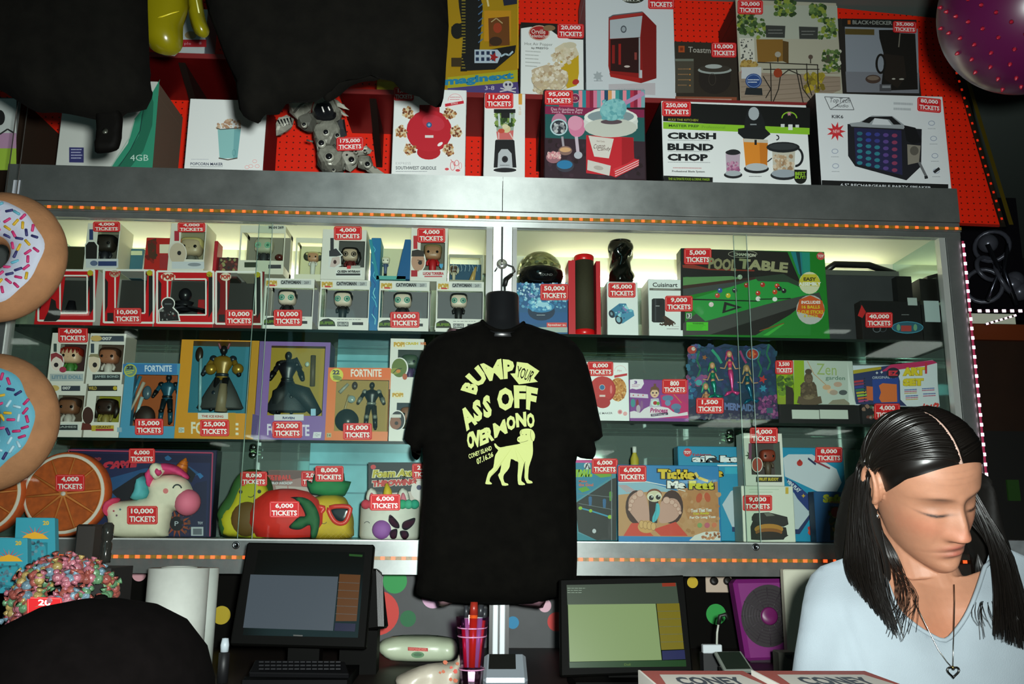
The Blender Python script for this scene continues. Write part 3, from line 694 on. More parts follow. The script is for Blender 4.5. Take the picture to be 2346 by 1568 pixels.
a.ell(178,1322,98,36,'1c1e20');a.ell(180,1308,88,30,'b8bfc2');a.lines(120,1378,225,1,9,'8a8f90',6)
a.ell(-2,1200,56,30,'17191a');a.poly([(-62,1200),(50,1200),(46,1360),(-56,1360)],'b9a6b4');a.dots(-52,1270,40,1355,40,12,['b06a90','c890ac','9a5a80']);a.ell(-4,1370,72,28,'202224');a.ell(-4,1358,62,22,'a9b2b6');a.ell(-6,1195,58,20,'202224')
a.ring(480,1230,66,80,18,'1b1d20',a0=-80,a1=90);a.poly([(300,1180),(480,1175),(470,1370),(310,1370)],'c4c0b0');a.dots(315,1215,462,1330,60,14,['b89a78','c8b090','a08060','d8c8b0']);a.ell(385,1155,130,42,'1d2022');a.ell(385,1150,110,26,'34383a');a.ell(390,1372,104,40,'22262a');a.ell(390,1360,96,32,'9aa4ac')
a.ring(332,1080,24,22,9,'2a2c2e',a0=-90,a1=90);a.line([(262,1270),(298,1240)],9,'2a2c2e');a.ell(520,1390,50,52,'14160f');a.text('BEST\nBUY!',478,1348,560,1402,'9ccc30',bold=0.03);a.poly([(472,1330),(570,1332),(570,1380),(472,1378)],'14160f',k=a.k-0.1)
a.ring(433,930,62,52,9,'8cc42c',a0=180,a1=360);a.star(432,895,20,10,6,'c88a98');a.rect(366,975,396,1000,'d8dcd8');a.rect(424,978,458,1022,'e4e8e4');a.rect(480,980,508,1002,'d8dcd8')
a.done(r)
price('250,000','red 250,000 tickets tag on the crush blend chop box',1517,232,1583,266,YT-0.004,sl=1)

r,a=carton('party_speaker_box','white rechargeable party speaker box at the right end of the top row',1876,215,2170,438,YT,0.26,'e0e4e6','0c0c0c',z=ZT,sl=4,yaw=0)
a.z(Z4)
a.poly([(690,1408),(1678,1440),(1678,1500),(690,1470)],'121313');a.text('6.5" RECHARGEABLE PARTY SPEAKER',838,1432,1545,1456,'d8dce0',24,bold=0.015)
a.line([(712,757),(905,765),(942,858),(757,856),(712,757)],5,'4a4c50');a.line([(905,765),(757,856)],4,'4a4c50');a.text('TopTech',745,765,905,812,'4a4c50',4,sk=10);a.text('Audio',795,812,895,838,'4a4c50',3,sk=6)
a.text('KIK6',768,898,858,925,'3a3c42',2,bold=0.02);a.star(802,1028,76,36,9,'d03038');a.text('NEW',778,1015,830,1040,'f0e0e0')
a.lines(1250,800,1436,2,42,'b4b8bc',18,8,seed=5)
# speaker picture
a.poly([(890,970),(1320,1000),(1470,1010),(1465,1300),(1350,1410),(950,1300),(895,1220)],'1c1c22');a.poly([(905,965),(985,955),(1080,905),(1240,908),(1330,975),(1330,1010),(920,990)],'9aa0a4');a.poly([(1000,955),(1060,915),(1235,912),(1310,975),(1250,975),(1215,935),(1095,932),(1060,965)],'141416')
a.poly([(1100,925),(1200,935),(1235,980),(1080,975)],'d4d8dc');a.poly([(940,1000),(1310,1020),(1318,1370),(955,1280)],'26264a')
for i in range(5):
    for j in range(6):a.ell(985 + i*68,1045 + j*46 + i*(4 + j*2),22,15,['2c6a78','34449a','3a3f8a','5a4488','8a3a5a'][(i +(5-j)//3*0)% 5] if j < 2 or i > 2 else '2f7f8e',k=a.k + 0.02)
a.poly([(1330,980),(1420,1000),(1468,1110),(1400,1130),(1350,1100)],'0f0f12');a.poly([(1355,1130),(1460,1140),(1448,1270),(1360,1290)],'8a8478');a.ell(1410,1180,34,36,'5c5850');a.line([(1448,1270),(1510,1395)],20,'6e7072');a.line([(1490,1390),(1515,1385)],22,'26282a')
for x,y in ((1545,965),(1560,1085),(1570,1220),(1580,1340),(790,1185),(795,1300)):a.ring(x,y,26,20,5,'9aa4b8');a.lines(x-30,y+40,x+35,1,8,'b8bcc0',7)
a.line([(1562,1350),(1605,1318)],22,'2a2a2c')
a.done(r)
price('80,000','red price tag at the top right of the party speaker box',2102,222,2156,254,YT-0.004,sl=5)

# ======================= row on the upper wall shelf
def up(name,label,x0,y0,x1,y1,depth,col,side,**k):return carton(name,label,x0,y0,x1,y1,YU,depth,col,side,z=ZU,**k)
r,a=up('playset_box','yellow toy pirate ship box behind the edge of the hanging black shirt',868,-60,1187,216,0.16,'a88410','8a6a10')
a.z(Z2)
a.poly([(1450,605),(1999,545),(1999,640),(1450,690)],'a9a51c');a.poly([(1450,690),(1999,640),(2010,740),(1450,745)],'4c3f7a');a.rect(905,640,1035,720,'b09a20')
a.text('imaginext',0,0,1,1,'1f7fa8',bold=0.05,quad=[(1395,612),(1965,562),(1968,632),(1395,690)]);a.text('3-8',1742,672,1815,704,'d0c8d8')
a.ell(1922,665,40,32,'c8c8cc');a.rect(1898,685,1948,704,'c8c8cc');a.line([(1858,718),(1985,690)],10,'c8c8cc');a.line([(1862,690),(1983,722)],10,'c8c8cc');a.ell(1908,662,9,11,'2a2448');a.ell(1938,662,9,11,'2a2448')
# window with a black ship, its mast and rigging
a.poly([(1530,-60),(1700,-60),(1725,60),(1700,390),(1600,560),(1550,560),(1570,300),(1480,260),(1480,210),(1560,180),(1540,60)],'121210');a.ell(1525,245,48,62,'15140f')
for y in range(-20,540,24):a.rect(1560,y,1590,y+8,'8a7a28')
for i in range(7):a.line([(1690,10+i*55),(1725,-20+i*55)],9,'4c6a8a')
a.poly([(1735,90),(1945,90),(1945,330),(1735,330)],'c28a14');a.poly([(1768,150),(1930,135),(1935,360),(1775,370)],'6a3c10');a.ell(1840,225,34,40,'9a3a1a');a.ell(1825,330,50,36,'3a2412');a.line([(1790,180),(1830,150),(1880,190)],8,'b8a070')
a.poly([(1560,430),(1985,360),(1975,420),(1880,500),(1820,550),(1600,560)],'0f0f10');a.poly([(1660,395),(1840,395),(1870,430),(1840,500),(1660,500)],'b0c0cc')
for i in range(4):
    for j in range(2):a.rect(1670+i*42,408+j*48,1695+i*42,436+j*48,'1c2c4a')
a.star(1810,455,40,18,5,'9a1a1a');a.line([(1865,450),(1900,430),(1930,440),(1960,410)],14,'a8c0cc');a.line([(1755,-20),(1770,60)],14,'d8c890');a.rect(1480,460,1560,530,'3a2c10');a.poly([(1880,0),(1990,-10),(1992,40),(1890,55)],'1e2236')
a.line([(1999,-60),(1999,545)],10,'c89a18')
a.done(r)

r,a=up('popcorn_popper_box','white hot air popcorn popper box with a bowl of popcorn',1193,54,1337,218,0.13,WH,'9aa09c',sl=1)
a.z(Z3)
a.poly([(118,182),(425,195),(630,205),(628,325),(520,320),(420,290),(340,230),(200,220),(118,232)],'16140f');a.ell(268,268,86,62,'a82020');a.ring(268,268,84,60,6,'d8b8a0');a.text('Orville',205,238,320,276,'e8d8d0',4,bold=0.01);a.text('Redenbacher',190,278,345,306,'e8d8d0',4,bold=0.01)
a.ell(350,230,50,24,'8a6a48');a.text('Hot Air Popper',150,346,378,376,'7a7c78',8);a.text('by PRESTO',205,385,342,405,'3a3c38',4,bold=0.02);a.lines(155,415,290,5,30,'b0b4b0',8,8)
a.poly([(400,400),(480,350),(560,370),(590,440),(592,600),(575,700),(480,730),(450,600),(440,500)],'c9a418');a.poly([(395,395),(470,350),(560,370),(592,450),(480,520),(400,470)],'d9cdb0')
pc=['e0d2b8','cdb994','e9dfcc','b89c78','d8c8a8']
a.poly([(205,575),(230,560),(330,530),(500,590),(505,650),(480,720),(260,770),(225,740)],'c8b496');a.dots(205,520,505,770,170,15,pc,inside=[(205,600),(330,520),(370,470),(380,420),(450,380),(560,400),(590,460),(490,520),(470,580),(505,640),(480,730),(270,775),(225,740)]);a.dots(370,380,590,560,110,15,pc,inside=[(370,470),(390,400),(520,370),(590,440),(470,560),(420,560)])
a.ring(355,640,152,120,4,'9a9484',a0=0,a1=180);a.ell(566,672,28,22,'b8302a',-20);a.ell(520,372,52,26,'d2c8ac')
a.done(r)
price('20,000','red 20,000 tickets tag on the popcorn popper box',1277,54,1338,87,YU-0.004,sl=1)

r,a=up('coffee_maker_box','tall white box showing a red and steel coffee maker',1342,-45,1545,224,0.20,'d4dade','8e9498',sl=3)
a.z(Z3)
a.ell(1035,-8,90,36,'2a2e22');a.text('BELLA',955,0,1095,12,'d0d4c8',bold=0.02)
a.poly([(835,140),(1115,98),(1225,210),(1225,640),(1100,680),(850,620),(832,540)],'8e1410');a.poly([(845,165),(1110,130),(1092,305),(845,318)],'b4bcc2');a.poly([(1115,98),(1225,210),(1225,640),(1118,660),(1100,300)],'7c100c');a.poly([(835,140),(860,130),(1115,98),(1112,122),(845,165)],'a8302a')
a.ell(957,240,24,30,'4a5058');a.ell(957,240,16,20,'a0a8ae');a.poly([(850,322),(1088,305),(1088,600),(850,580)],'2c0806');a.rect(862,370,885,520,'8a1814');a.rect(915,360,935,530,'9c1c16');a.rect(1045,430,1065,490,'8c3a34');a.ell(985,545,24,9,'c8b8b0');a.rect(1080,310,1092,640,'a0a4a8');a.poly([(1088,575),(1108,575),(1108,640),(1088,640)],'c4c8cc')
a.poly([(840,600),(1090,640),(1090,680),(850,630)],'a81c16');a.line([(835,150),(870,128),(1110,100)],9,'5c6268');a.poly([(835,690),(1215,680),(1215,780),(835,760)],'c2bcc0')
a.text('12 CUP COFFEE MAKER',910,725,1125,742,'9aa0a6');a.star(748,625,44,26,7,'a8b0b4');a.lines(715,660,790,1,8,'9aa0a4',7)
a.done(r)
price('60,000','red price tag cut by the top edge, on the tall coffee maker box',1485,-16,1545,20,YU-0.004,sl=1)

r,a=up('slow_cooker_box','dark brown box of a small slow cooker between the coffee maker and the cart box',1548,96,1690,234,0.15,'332c24','1c1814',sl=2)
a.z(Z3)
a.rect(1405,375,1455,428,'a84a1c');a.rect(1418,388,1442,414,'7a2c10');a.text('Toastm',1485,382,1668,428,'a8a49a',8,bold=0.012);a.rect(1378,480,1530,760,'4a4438');a.rect(1378,482,1528,500,'6e7468');a.lines(1400,560,1500,4,44,'8a6a4a',9)
for y in (565,610,655,700):a.ell(1498,y,7,6,'c0803a')
a.ell(1700,660,130,110,'241d18');a.rect(1572,580,1830,660,'241d18');a.ell(1700,575,138,32,'9aa29e');a.ell(1700,562,126,30,'3a342c');a.ell(1690,545,70,18,'a8aeaa');a.ring(1680,650,30,50,3,'4a423a')
a.rect(1378,790,1880,830,'8a4a30',6);a.lines(1395,805,1870,1,9,'c8a090',10,6)
a.done(r)
price('10,000','red 10,000 tickets tag on the dark slow cooker box',1630,97,1687,131,YU-0.004,sl=1)

r,a=up('planter_stand_box','large box with a garden terrace picture and a curly black metal stand',1691,0,1925,246,0.22,'b4b09c','2a1d18',sl=5)
a.z(Z4)
a.poly([(38,40),(810,45),(820,240),(800,310),(40,300)],'b2b6a6');a.poly([(40,560),(836,600),(840,700),(560,830),(60,820)],'9c8a78')
for i in range(6):a.line([(60,600+40*i),(830,570+34*i)],5,'857462')
gr=['3f5a2c','55703a','6f8a4a','2f4422','8a9a3a']
a.dots(330,0,480,120,60,18,gr,seed=1);a.dots(600,40,720,140,50,18,gr,seed=2);a.dots(40,110,160,270,70,18,gr,seed=3);a.dots(670,150,810,300,50,16,gr,seed=4);a.dots(160,150,250,300,30,15,gr,seed=5)
a.poly([(45,300),(160,300),(170,520),(60,520)],'d0cec0');a.dots(60,310,150,470,26,7,['4a4c48']);a.poly([(178,310),(385,310),(385,480),(190,490)],'8a6428');a.poly([(385,320),(430,330),(430,500),(385,480)],'5c4420')
a.poly([(250,200),(405,205),(400,298),(255,295)],'3a3c38');a.poly([(510,210),(660,215),(656,308),(514,306)],'3c3e3a');a.lines(270,235,390,2,24,'8a8c86',6);a.lines(530,245,645,2,24,'8a8c86',6)
a.dots(700,400,830,560,80,16,gr +['c8c6b4','4a4a38'],seed=8);a.dots(560,590,700,720,50,20,['9a8a28','b8a030','7a6a20'],seed=9)
for pts in ([(185,490),(660,510)],[(230,545),(670,545)],[(285,490),(290,540),(295,820)],[(570,500),(575,640),(610,750)],[(655,510),(660,700)],[(300,820),(350,700),(365,600),(430,550),(520,590),(540,700),(600,780),(550,830)],[(230,600),(290,700),(250,770)],[(490,550),(520,700),(545,820)],[(345,490),(345,440)],[(600,500),(600,450)]):a.line(pts,8,'2c2620')
a.ell(345,430,24,22,'a8a294');a.ell(600,450,18,18,'5a4a40');a.ell(345,575,34,36,'9a3c1e');a.ell(90,565,34,32,'a82c1c');a.dots(50,480,180,530,30,16,['9a7a38','b89a50'],seed=11)
a.rect(60,530,215,620,'c8cacc');a.ell(155,638,64,58,'2c4a86');a.ring(155,638,56,50,4,'8aa0c8');a.lines(110,625,205,2,18,'d0d8e4',8);a.poly([(98,690),(220,695),(225,750),(85,745)],'24282a')
a.done(r)
price('30,000','red price tag on the garden stand box',1690,0,1748,32,YU-0.004,sl=1)

r,a=up('drip_coffee_box','box with a black drip coffee maker at the right end of the upper shelf',1925,43,2105,262,0.18,'2a2622','141210',sl=5)
a.z(Z4)
a.rect(850,145,1430,205,'1c1a18',10);a.rect(892,158,915,190,'a85a1c');a.text('BLACK+DECKER',930,158,1240,190,'8c8e88',6,bold=0.03);a.poly([(870,210),(1440,225),(1450,730),(885,720)],'8c929c');a.poly([(875,560),(1450,570),(1450,730),(885,720)],'7a7c84')
a.rect(872,225,1100,270,'5a4a20',5);a.poly([(1135,235),(1250,235),(1300,260),(1420,265),(1440,700),(1150,710),(1180,450),(1140,300)],'17130f');a.poly([(1170,420),(1330,440),(1350,600),(1280,690),(1180,620)],'241c16');a.ring(1150,500,42,80,18,'17130f');a.line([(1300,265),(1290,370)],9,'7a7468');a.ell(1090,620,60,34,'4a3830');a.ell(1090,612,46,18,'7a6a5c')
a.ell(1250,618,14,6,'b8b4a8');a.ell(1312,620,20,6,'b8b4a8');a.rect(1140,660,1230,715,'4c4c50');a.rect(1160,670,1225,690,'8a8c90')
a.done(r)
price('35,000','dim red price tag on the black coffee maker box, far right of the upper shelf',2046,48,2100,74,YU-0.004,sl=2)

r,a=carton('snack_box','small white box with a red band behind the yellow toy',412,20,472,125,YU,0.12,'b8bebe','8a9098',z=ZUL)
a.z(Z1);a.rect(1400,310,1612,368,'a01820');a.text('ple',1440,330,1492,356,'c88a98');a.ell(1490,275,46,30,'a08a60');a.star(1565,338,16,7,6,'c07a88');a.done(r)
# ------------------------------------------------------------------ boxes with a window and a toy inside
def winbox(name,label,x0,y0,x1,y1,Y,depth,frame,win,inside='2a2a2a',side=None,z=None,group=None,sl=1.0,sidewin=False,topz=None,cat='toy box',clearback=False,frame_r=0.4):
    pl=front(Y,0,py=(y0+y1)/2)
    zb=z if z is not None else pl.at(x0,y1).z;zt=topz or (pl.at(x0,y0).z + pl.at(x1,y0+sl).z)/2
    xa,xb=pl.at(x0,(y0+y1)/2).x,pl.at(x1,(y0+y1)/2).x
    wa,wb=pl.at(win[0],win[3]).x,pl.at(win[2],win[3]).x;wz1,wz0=pl.at(win[0],win[1]).z,pl.at(win[0],win[3]).z
    wa,wb=max(wa,xa+0.003),min(wb,xb-0.003);wz0=max(wz0,zb+0.003);wz1=min(wz1,zt-0.003)
    root=thing(name,label,cat,((xa+xb)/2,Y+depth/2,zb),group)
    fm=M(frame,frame_r);sm=M(side or frame,0.5);im=M(inside,0.6);t=0.0012
    b=B()
    b.box(xa,xb,Y,Y+t,zb,wz0,fm);b.box(xa,xb,Y,Y+t,wz1,zt,fm);b.box(xa,wa,Y,Y+t,wz0,wz1,fm);b.box(wb,xb,Y,Y+t,wz0,wz1,fm)
    b.build('front_panel',root)
    b=B()
    if sidewin:
        m=0.18*(zt-zb)
        for xs in (xa,xb-t):
            b.box(xs,xs+t,Y+t,Y+depth,zb,zb+m,sm);b.box(xs,xs+t,Y+t,Y+depth,zt-m*0.5,zt,sm);b.box(xs,xs+t,Y+depth-m,Y+depth,zb,zt,sm)
    else:
        b.box(xa,xa+t,Y+t,Y+depth,zb,zt,sm);b.box(xb-t,xb,Y+t,Y+depth,zb,zt,sm)
    b.box(xa+t,xb-t,Y+t,Y+depth,zb,zb+t,sm)
    if not sidewin:b.box(xa+t,xb-t,Y+t,Y+depth,zt-t,zt,sm)
    if not clearback:b.box(xa+t,xb-t,Y+depth-2*t,Y+depth-t,zb+t,zt-t,im)
    b.build('carton',root)
    b=B();b.box(wa,wb,Y+0.0002,Y+0.0006,wz0,wz1,CLEAR);b.build('window',root)
    root['zb']=zb;del root['zb']
    return root,Art(pl),(xa,xb,zb,zt,wa,wb,wz0,wz1)

def toy(root,px,py,w,Y,skin,hair,shirt,style='short',zfloor=None,eyes='101010',name='figure',body=True,mask=None):
    """a big-headed vinyl figure: px,py = centre of the head in the picture, w = head width in pixels"""
    c=P(px,py,Y);u=w/F_*Y;b=B();sk=M(skin,0.4);hm=M(hair,0.45);sh=M(shirt,0.5);ey=M(eyes,0.15)
    def rb(cx,cy,cz,ax,ay,az,mt,n=18,m=12,p=0.55):
        nonlocal b
        vs,fs=[],[]
        for i in range(m+1):
            th=math.pi*i/m
            for k in range(n):
                ph=2*math.pi*k/n;x,y,z=math.sin(th)*math.cos(ph),math.sin(th)*math.sin(ph),math.cos(th)
                g=lambda q:math.copysign(abs(q)**p,q)
                vs.append((c.x+cx+ax*g(x),c.y+cy+ay*g(y),c.z+cz+az*g(z)))
        for i in range(m):
            for k in range(n):
                a,d=i*n+k,i*n+(k+1)% n;fs.append((a,a+n,d+n,d))
        b.add(vs,fs,mt,True)
    rb(0,0,0,u*0.5,u*0.42,u*0.42,sk)
    for s in (-1,1):
        b.ball((c.x+s*u*0.26,c.y-u*0.39,c.z-u*0.04),(u*0.085,u*0.05,u*0.085),ey,12,8)
        if mask:b.torus((c.x+s*u*0.26,c.y-u*0.40,c.z-u*0.04),u*0.14,u*0.035,M(mask,0.3),n=18,m=8)
    if not mask:b.ball((c.x,c.y-u*0.42,c.z-u*0.12),(u*0.04,u*0.03,u*0.03),sk,8,6)
    bmain,b=b,B()
    if style != 'none':rb(0,u*0.06,u*0.2,u*0.54,u*0.43,u*0.30,hm)
    if style == 'long':
        for s in (-1,1):b.tube([(c.x+s*u*0.48,c.y,c.z+u*0.2),(c.x+s*u*0.56,c.y,c.z-u*0.2),(c.x+s*u*0.5,c.y-u*0.05,c.z-u*0.6)],[u*0.16,u*0.17,u*0.08],hm)
    if style == 'afro':b.ball((c.x,c.y+u*0.12,c.z+u*0.12),(u*0.72,u*0.45,u*0.6),hm)
    if style == 'buns':
        for s in (-1,1):b.ball((c.x+s*u*0.55,c.y,c.z+u*0.25),u*0.2,hm)
    if style == 'fringe':
        for k in range(5):b.tube([(c.x+(k-2)*u*0.2,c.y-u*0.34,c.z+u*0.3),(c.x+(k-2)*u*0.22,c.y-u*0.43,c.z+u*0.1)],[u*0.1,u*0.03],hm)
    bhair,b=b,bmain
    if body:
        zb=(zfloor if zfloor is not None else c.z-u*1.2)+ 0.002;h=c.z-u*0.4-zb
        b.tube([(c.x,c.y,c.z-u*0.38),(c.x,c.y,c.z-u*0.38-h*0.15),(c.x,c.y,zb+h*0.35)],[u*0.12,u*0.24,u*0.18],sh,12)
        for s in (-1,1):
            b.tube([(c.x+s*u*0.2,c.y,c.z-u*0.44),(c.x+s*u*0.33,c.y-u*0.04,c.z-u*0.62),(c.x+s*u*0.3,c.y-u*0.12,c.z-u*0.8)],[u*0.09,u*0.08,u*0.07],sh)
            b.tube([(c.x+s*u*0.1,c.y,zb+h*0.42),(c.x+s*u*0.12,c.y,zb+u*0.06),(c.x+s*u*0.12,c.y-u*0.12,zb+u*0.04)],[u*0.1,u*0.09,u*0.07],M('1c1c20',0.5))
    o=b.build(name,root)
    if bhair.f:bhair.build('hair',o)
    return o

def hero(root,px,y0,y1,Y,cols,wide=1.0,name='figurine',arms=((-1,0.5),(1,0.5)),skirt=None):
    """a jointed action figure standing from y0 (head) to y1 (feet)"""
    t,f=P(px,y0,Y),P(px,y1,Y);H=t.z-f.z;x,y=t.x,Y;b=B()
    ma,mb,mc=[M(c,0.35,0.2) for c in cols[:3]]
    zz=lambda k:f.z + H*k
    b.ball((x,y,zz(0.93)),(H*0.055,H*0.06,H*0.07),ma,14,10)
    b.tube([(x,y,zz(0.88)),(x,y,zz(0.82))],[H*0.03,H*0.035],ma)
    b.lathe((x,y,zz(0)),[(H*0.05,H*0.84),(H*0.125*wide,H*0.80),(H*0.13*wide,H*0.72),(H*0.085,H*0.60),(H*0.09,H*0.54),(H*0.07,H*0.47)],mb,16,sy=0.65)
    b.lathe((x,y,zz(0)),[(H*0.094,H*0.57),(H*0.098,H*0.555),(H*0.098,H*0.54),(H*0.09,H*0.525)],mc,16,sy=0.75)
    for s,bend in arms:
        p=[(x+s*H*0.125*wide,y,zz(0.79)),(x+s*H*0.19*wide,y-H*0.02,zz(0.66)),(x+s*H*(0.19+0.08*bend)*wide,y-H*0.06,zz(0.50+0.1*bend))]
        b.tube(p,[H*0.045,H*0.038,H*0.028],mb);b.ball(p[0],H*0.058,mc,10,8);b.tube([p[1],p[2]],[H*0.05,H*0.036],mc,8);b.ball(p[2],H*0.035,ma,8,6)
    for s in (-1,1):
        p=[(x+s*H*0.05,y,zz(0.5)),(x+s*H*0.085,y-H*0.01,zz(0.27)),(x+s*H*0.10,y,zz(0.05)),(x+s*H*0.11,y-H*0.07,zz(0.02))]
        b.tube(p,[H*0.06,H*0.045,H*0.034,H*0.028],ma);b.ball((p[1][0],p[1][1]-H*0.02,p[1][2]),H*0.05,mc,10,8);b.tube([p[1],p[2]],[H*0.05,H*0.042],mb)
    if skirt:
        b.lathe((x,y+H*0.02,zz(0)),[(H*0.1,H*0.53),(H*0.2*wide,H*0.3),(H*0.30*wide,H*0.06),(H*0.28*wide,H*0.04)],M(skirt,0.6),20,sy=0.4)
    return b.build(name,root)

def blister(root,x0,y0,x1,y1,Y):
    """a clear moulded tray over the toys"""
    a,c=P(x0,y1,Y),P(x1,y0,Y);b=B();b.box(a.x,c.x,Y-0.001,Y,a.z,c.z,CLEAR);return b.build('clear_tray',root)

YI=2.756;ZI1=ZS1;ZI2=ZS2L;ZI3=ZS2R
# ======================= upper glass shelf, left bay: lower tier of boxes
def ship_pop(x0,y0,x1,y1,label,wins,tagged=None,dark=False):
    r,a,d=winbox('figure_box',label,x0,y0,x1,y1,YI,0.13,'c3141c' if not dark else '7a1014',wins,'2a2a28','d8d4ce',z=ZI1,group='red and white framed toy boxes')
    w=M('e6e4de',0.5)
    for q in (((x0+2,y0+2),(x1-2,y0+3)),((x0+2,y1-3),(x1-2,y1-2)),((x0+2,y0+2),(x0+2,y1-2)),((x1-3,y0+3),(x1-3,y1-2))):a.line(q,4.5,w)
    X0,Y0,X1,Y1=wins
    for q in (((X0-2,Y0-2),(X1+2,Y0-2)),((X0-2,Y1+2),(X1+2,Y1+2)),((X0-2,Y0-2),(X0-2,Y1+2)),((X1+2,Y0-2),(X1+2,Y1+2))):a.line(q,3.5,w)
    a.poly([(x1-14,y0+14),(x1-5,y0+16),(x1-5,y1-30),(x1-14,y1-14)],'0f0f10');a.poly([(x0+5,y0+20),(x0+12,y0+30),(x0+11,y1-40),(x0+5,y1-25)],'141214')
    a.ell(x1-12,y0+9,6.5,6.5,'b8a81c');return r,a,d

r,a,d=ship_pop(86,617,219,738,'red and white framed toy box half hidden by the upper donut cushion',(140,634,198,716))
a.poly([(100,737),(112,712),(118,684),(128,690),(130,706),(140,712),(138,730),(128,737)],'16120f');a.done(r)
b=B();c=P(165,690,YI+0.05);b.lathe((c.x,c.y,ZI1+0.003),[(0.0,0.0),(0.03,0.0),(0.034,0.02),(0.02,0.045),(0.01,0.09)],M('1a1a1e',0.3),16);b.build('toy_vehicle',r)
r,a,d=ship_pop(236,617,355,742,'red framed toy box tagged 10,000, second from the left on the lower tier',(266,621,330,716))
b=B();c=P(298,700,YI+0.05);b.lathe((c.x,c.y,ZI1+0.003),[(0.024,0),(0.022,0.03),(0.012,0.04),(0.0,0.06)],M('8a8a84',0.3),16);b.ball((c.x,c.y,ZI1+0.06),(0.03,0.03,0.012),M('202022',0.2));b.build('toy_vehicle',r)
a.z(Z5);a.ell(1028,735,46,32,'b8a890');a.text('POP!',990,715,1066,752,'a83028',bold=0.06);a.rect(962,1085,1018,1160,'161214');a.done(r)
r,a,d=ship_pop(358,620,492,743,'red and white framed toy box with a dark winged craft and a helmeted corner figure',(386,642,470,720))
b=B();c=P(430,700,YI+0.06);m_=M('1c1c20',0.3)
b.ball((c.x-0.01,c.y,c.z+0.035),(0.02,0.02,0.022),m_);b.tube([(c.x-0.01,c.y,c.z+0.01),(c.x-0.01,c.y,c.z-0.02)],[0.03,0.014],m_);b.cbox((c.x+0.01,c.y,c.z-0.01),(0.05,0,-0.009),(0,0.03,0),(0,0,0.003),m_);b.cbox((c.x-0.02,c.y,c.z-0.015),(0.03,0,0.006),(0,0.03,0),(0,0,0.003),M('2a2a30',0.3));b.box(c.x+0.02,c.x+0.045,c.y+0.04,c.y+0.045,c.z-0.02,c.z+0.03,M('a81018'));b.build('toy_craft',r)
a.z(Z5);a.ell(1508,762,66,38,'e6dcc8');a.text('POP!',1455,735,1565,790,'b83020',bold=0.08);a.ell(1508,1000,62,58,'e8e6e0');a.poly([(1420,1060),(1470,1020),(1545,1020),(1600,1080),(1620,1160),(1425,1165)],'e8e6e0');a.ell(1508,1003,54,50,'141214');a.poly([(1430,1065),(1475,1035),(1540,1035),(1592,1085),(1605,1155),(1435,1160)],'141214');a.rect(1478,1000,1540,1012,'5a5e60');a.dots(1440,1060,1580,1150,16,9,['5a1014','8a8c88','3a3a3c'],seed=4);a.text('326',1845,738,1885,768,'2a2410');a.done(r)
r,a,d=ship_pop(493,621,602,745,'red framed toy box tagged 10,000 beside the dark craft box',(521,625,584,720),dark=True)
b=B();c=P(556,705,YI+0.05);b.lathe((c.x,c.y,ZI1+0.003),[(0.024,0),(0.022,0.03),(0.012,0.04),(0.0,0.06)],M('8a8a84',0.3),16);b.ball((c.x,c.y,ZI1+0.06),(0.03,0.03,0.012),M('202022',0.2));b.build('toy_vehicle',r)
a.z(Z5);a.ell(2022,762,50,36,'d8ccb4');a.text('POP!',1980,742,2064,782,'b83020',bold=0.06);a.rect(1960,1100,2015,1165,'161214');a.done(r)

def cat_pop(x0,x1,y0,y1,label):
    r,a,d=winbox('figure_box',label,x0,y0,x1,y1,YI,0.13,'e2dfd8',(x0+2,y0+21,x1-2,y1-23),'6c6c72','d8d4cc',z=ZI1,group='grey boxes of masked figures',sidewin=True)
    w=x1-x0
    toy(r,x0+w*0.48,y0+46,w*0.35,YI+0.055,'dccab8','1c2022','17191b','short',d[2],eyes='2c7a6c',mask='2f9a86')
    # cable crane prop and small red car on the figure base
    b=B();zb=d[2]+0.004;xm=(d[0]+d[1])/2
    b.lathe((xm,YI+0.06,zb),[(0.055,0),(0.055,0.006),(0.05,0.008)],M('26262a',0.4),20);b.ball((d[1]-0.03,YI+0.05,zb+0.03),(0.024,0.016,0.012),M('6a1418',0.3));b.tube([(d[0]+0.02,YI+0.06,zb),(d[0]+0.03,YI+0.06,zb+0.05),(xm-0.02,YI+0.05,zb+0.045)],0.004,M('2a2a30'));b.build('display_base',r)
    f=(x1-x0)/112.0;X=lambda q:x0 +(q-193)/3.784*f;Yv=lambda q:y0 +(q-745)/3.784
    def R(u0,v0,u1,v1,c):a.rect(X(u0),Yv(v0),X(u1),Yv(v1),c,0.3)
    a.ell(X(258),Yv(790),14,8,'e8d8b8');a.text('POP!',X(212),Yv(762),X(305),Yv(812),'c8a03c',bold=0.08);R(238,800,290,812,'c8283c')
    R(335,762,598,800,'b4b6b6');a.text('CATWOMAN',X(338),Yv(764),X(508),Yv(796),'2c2c30',bold=0.05);a.text('269',X(538),Yv(770),X(578),Yv(796),'6a6a6e',bold=0.03)
    a.poly([(X(180),Yv(1165)),(X(186),Yv(1100)),(X(215),Yv(1080)),(X(270),Yv(1072)),(X(310),Yv(1088)),(X(335),Yv(1105)),(X(335),Yv(1165))],'e6e4dc');a.poly([(X(192),Yv(1150)),(X(195),Yv(1108)),(X(225),Yv(1088)),(X(270),Yv(1082)),(X(305),Yv(1098)),(X(322),Yv(1115)),(X(330),Yv(1150))],'20241c')
    a.text('SUPER',X(195),Yv(1108),X(320),Yv(1135),'5c7a1c',bold=0.07);R(345,1112,440,1150,'3a3c40');a.text('DELUXE',X(350),Yv(1118),X(435),Yv(1144),'c0c0bc',bold=0.05);R(472,1115,565,1140,'34363a');a.lines(X(345),Yv(1090),X(560),1,8,'8a8c8c',1.4)
    a.done(r);return r
cat_pop(605,718,638,747,'grey window box of a masked figure tagged 10,000, nearest the pane overlap')
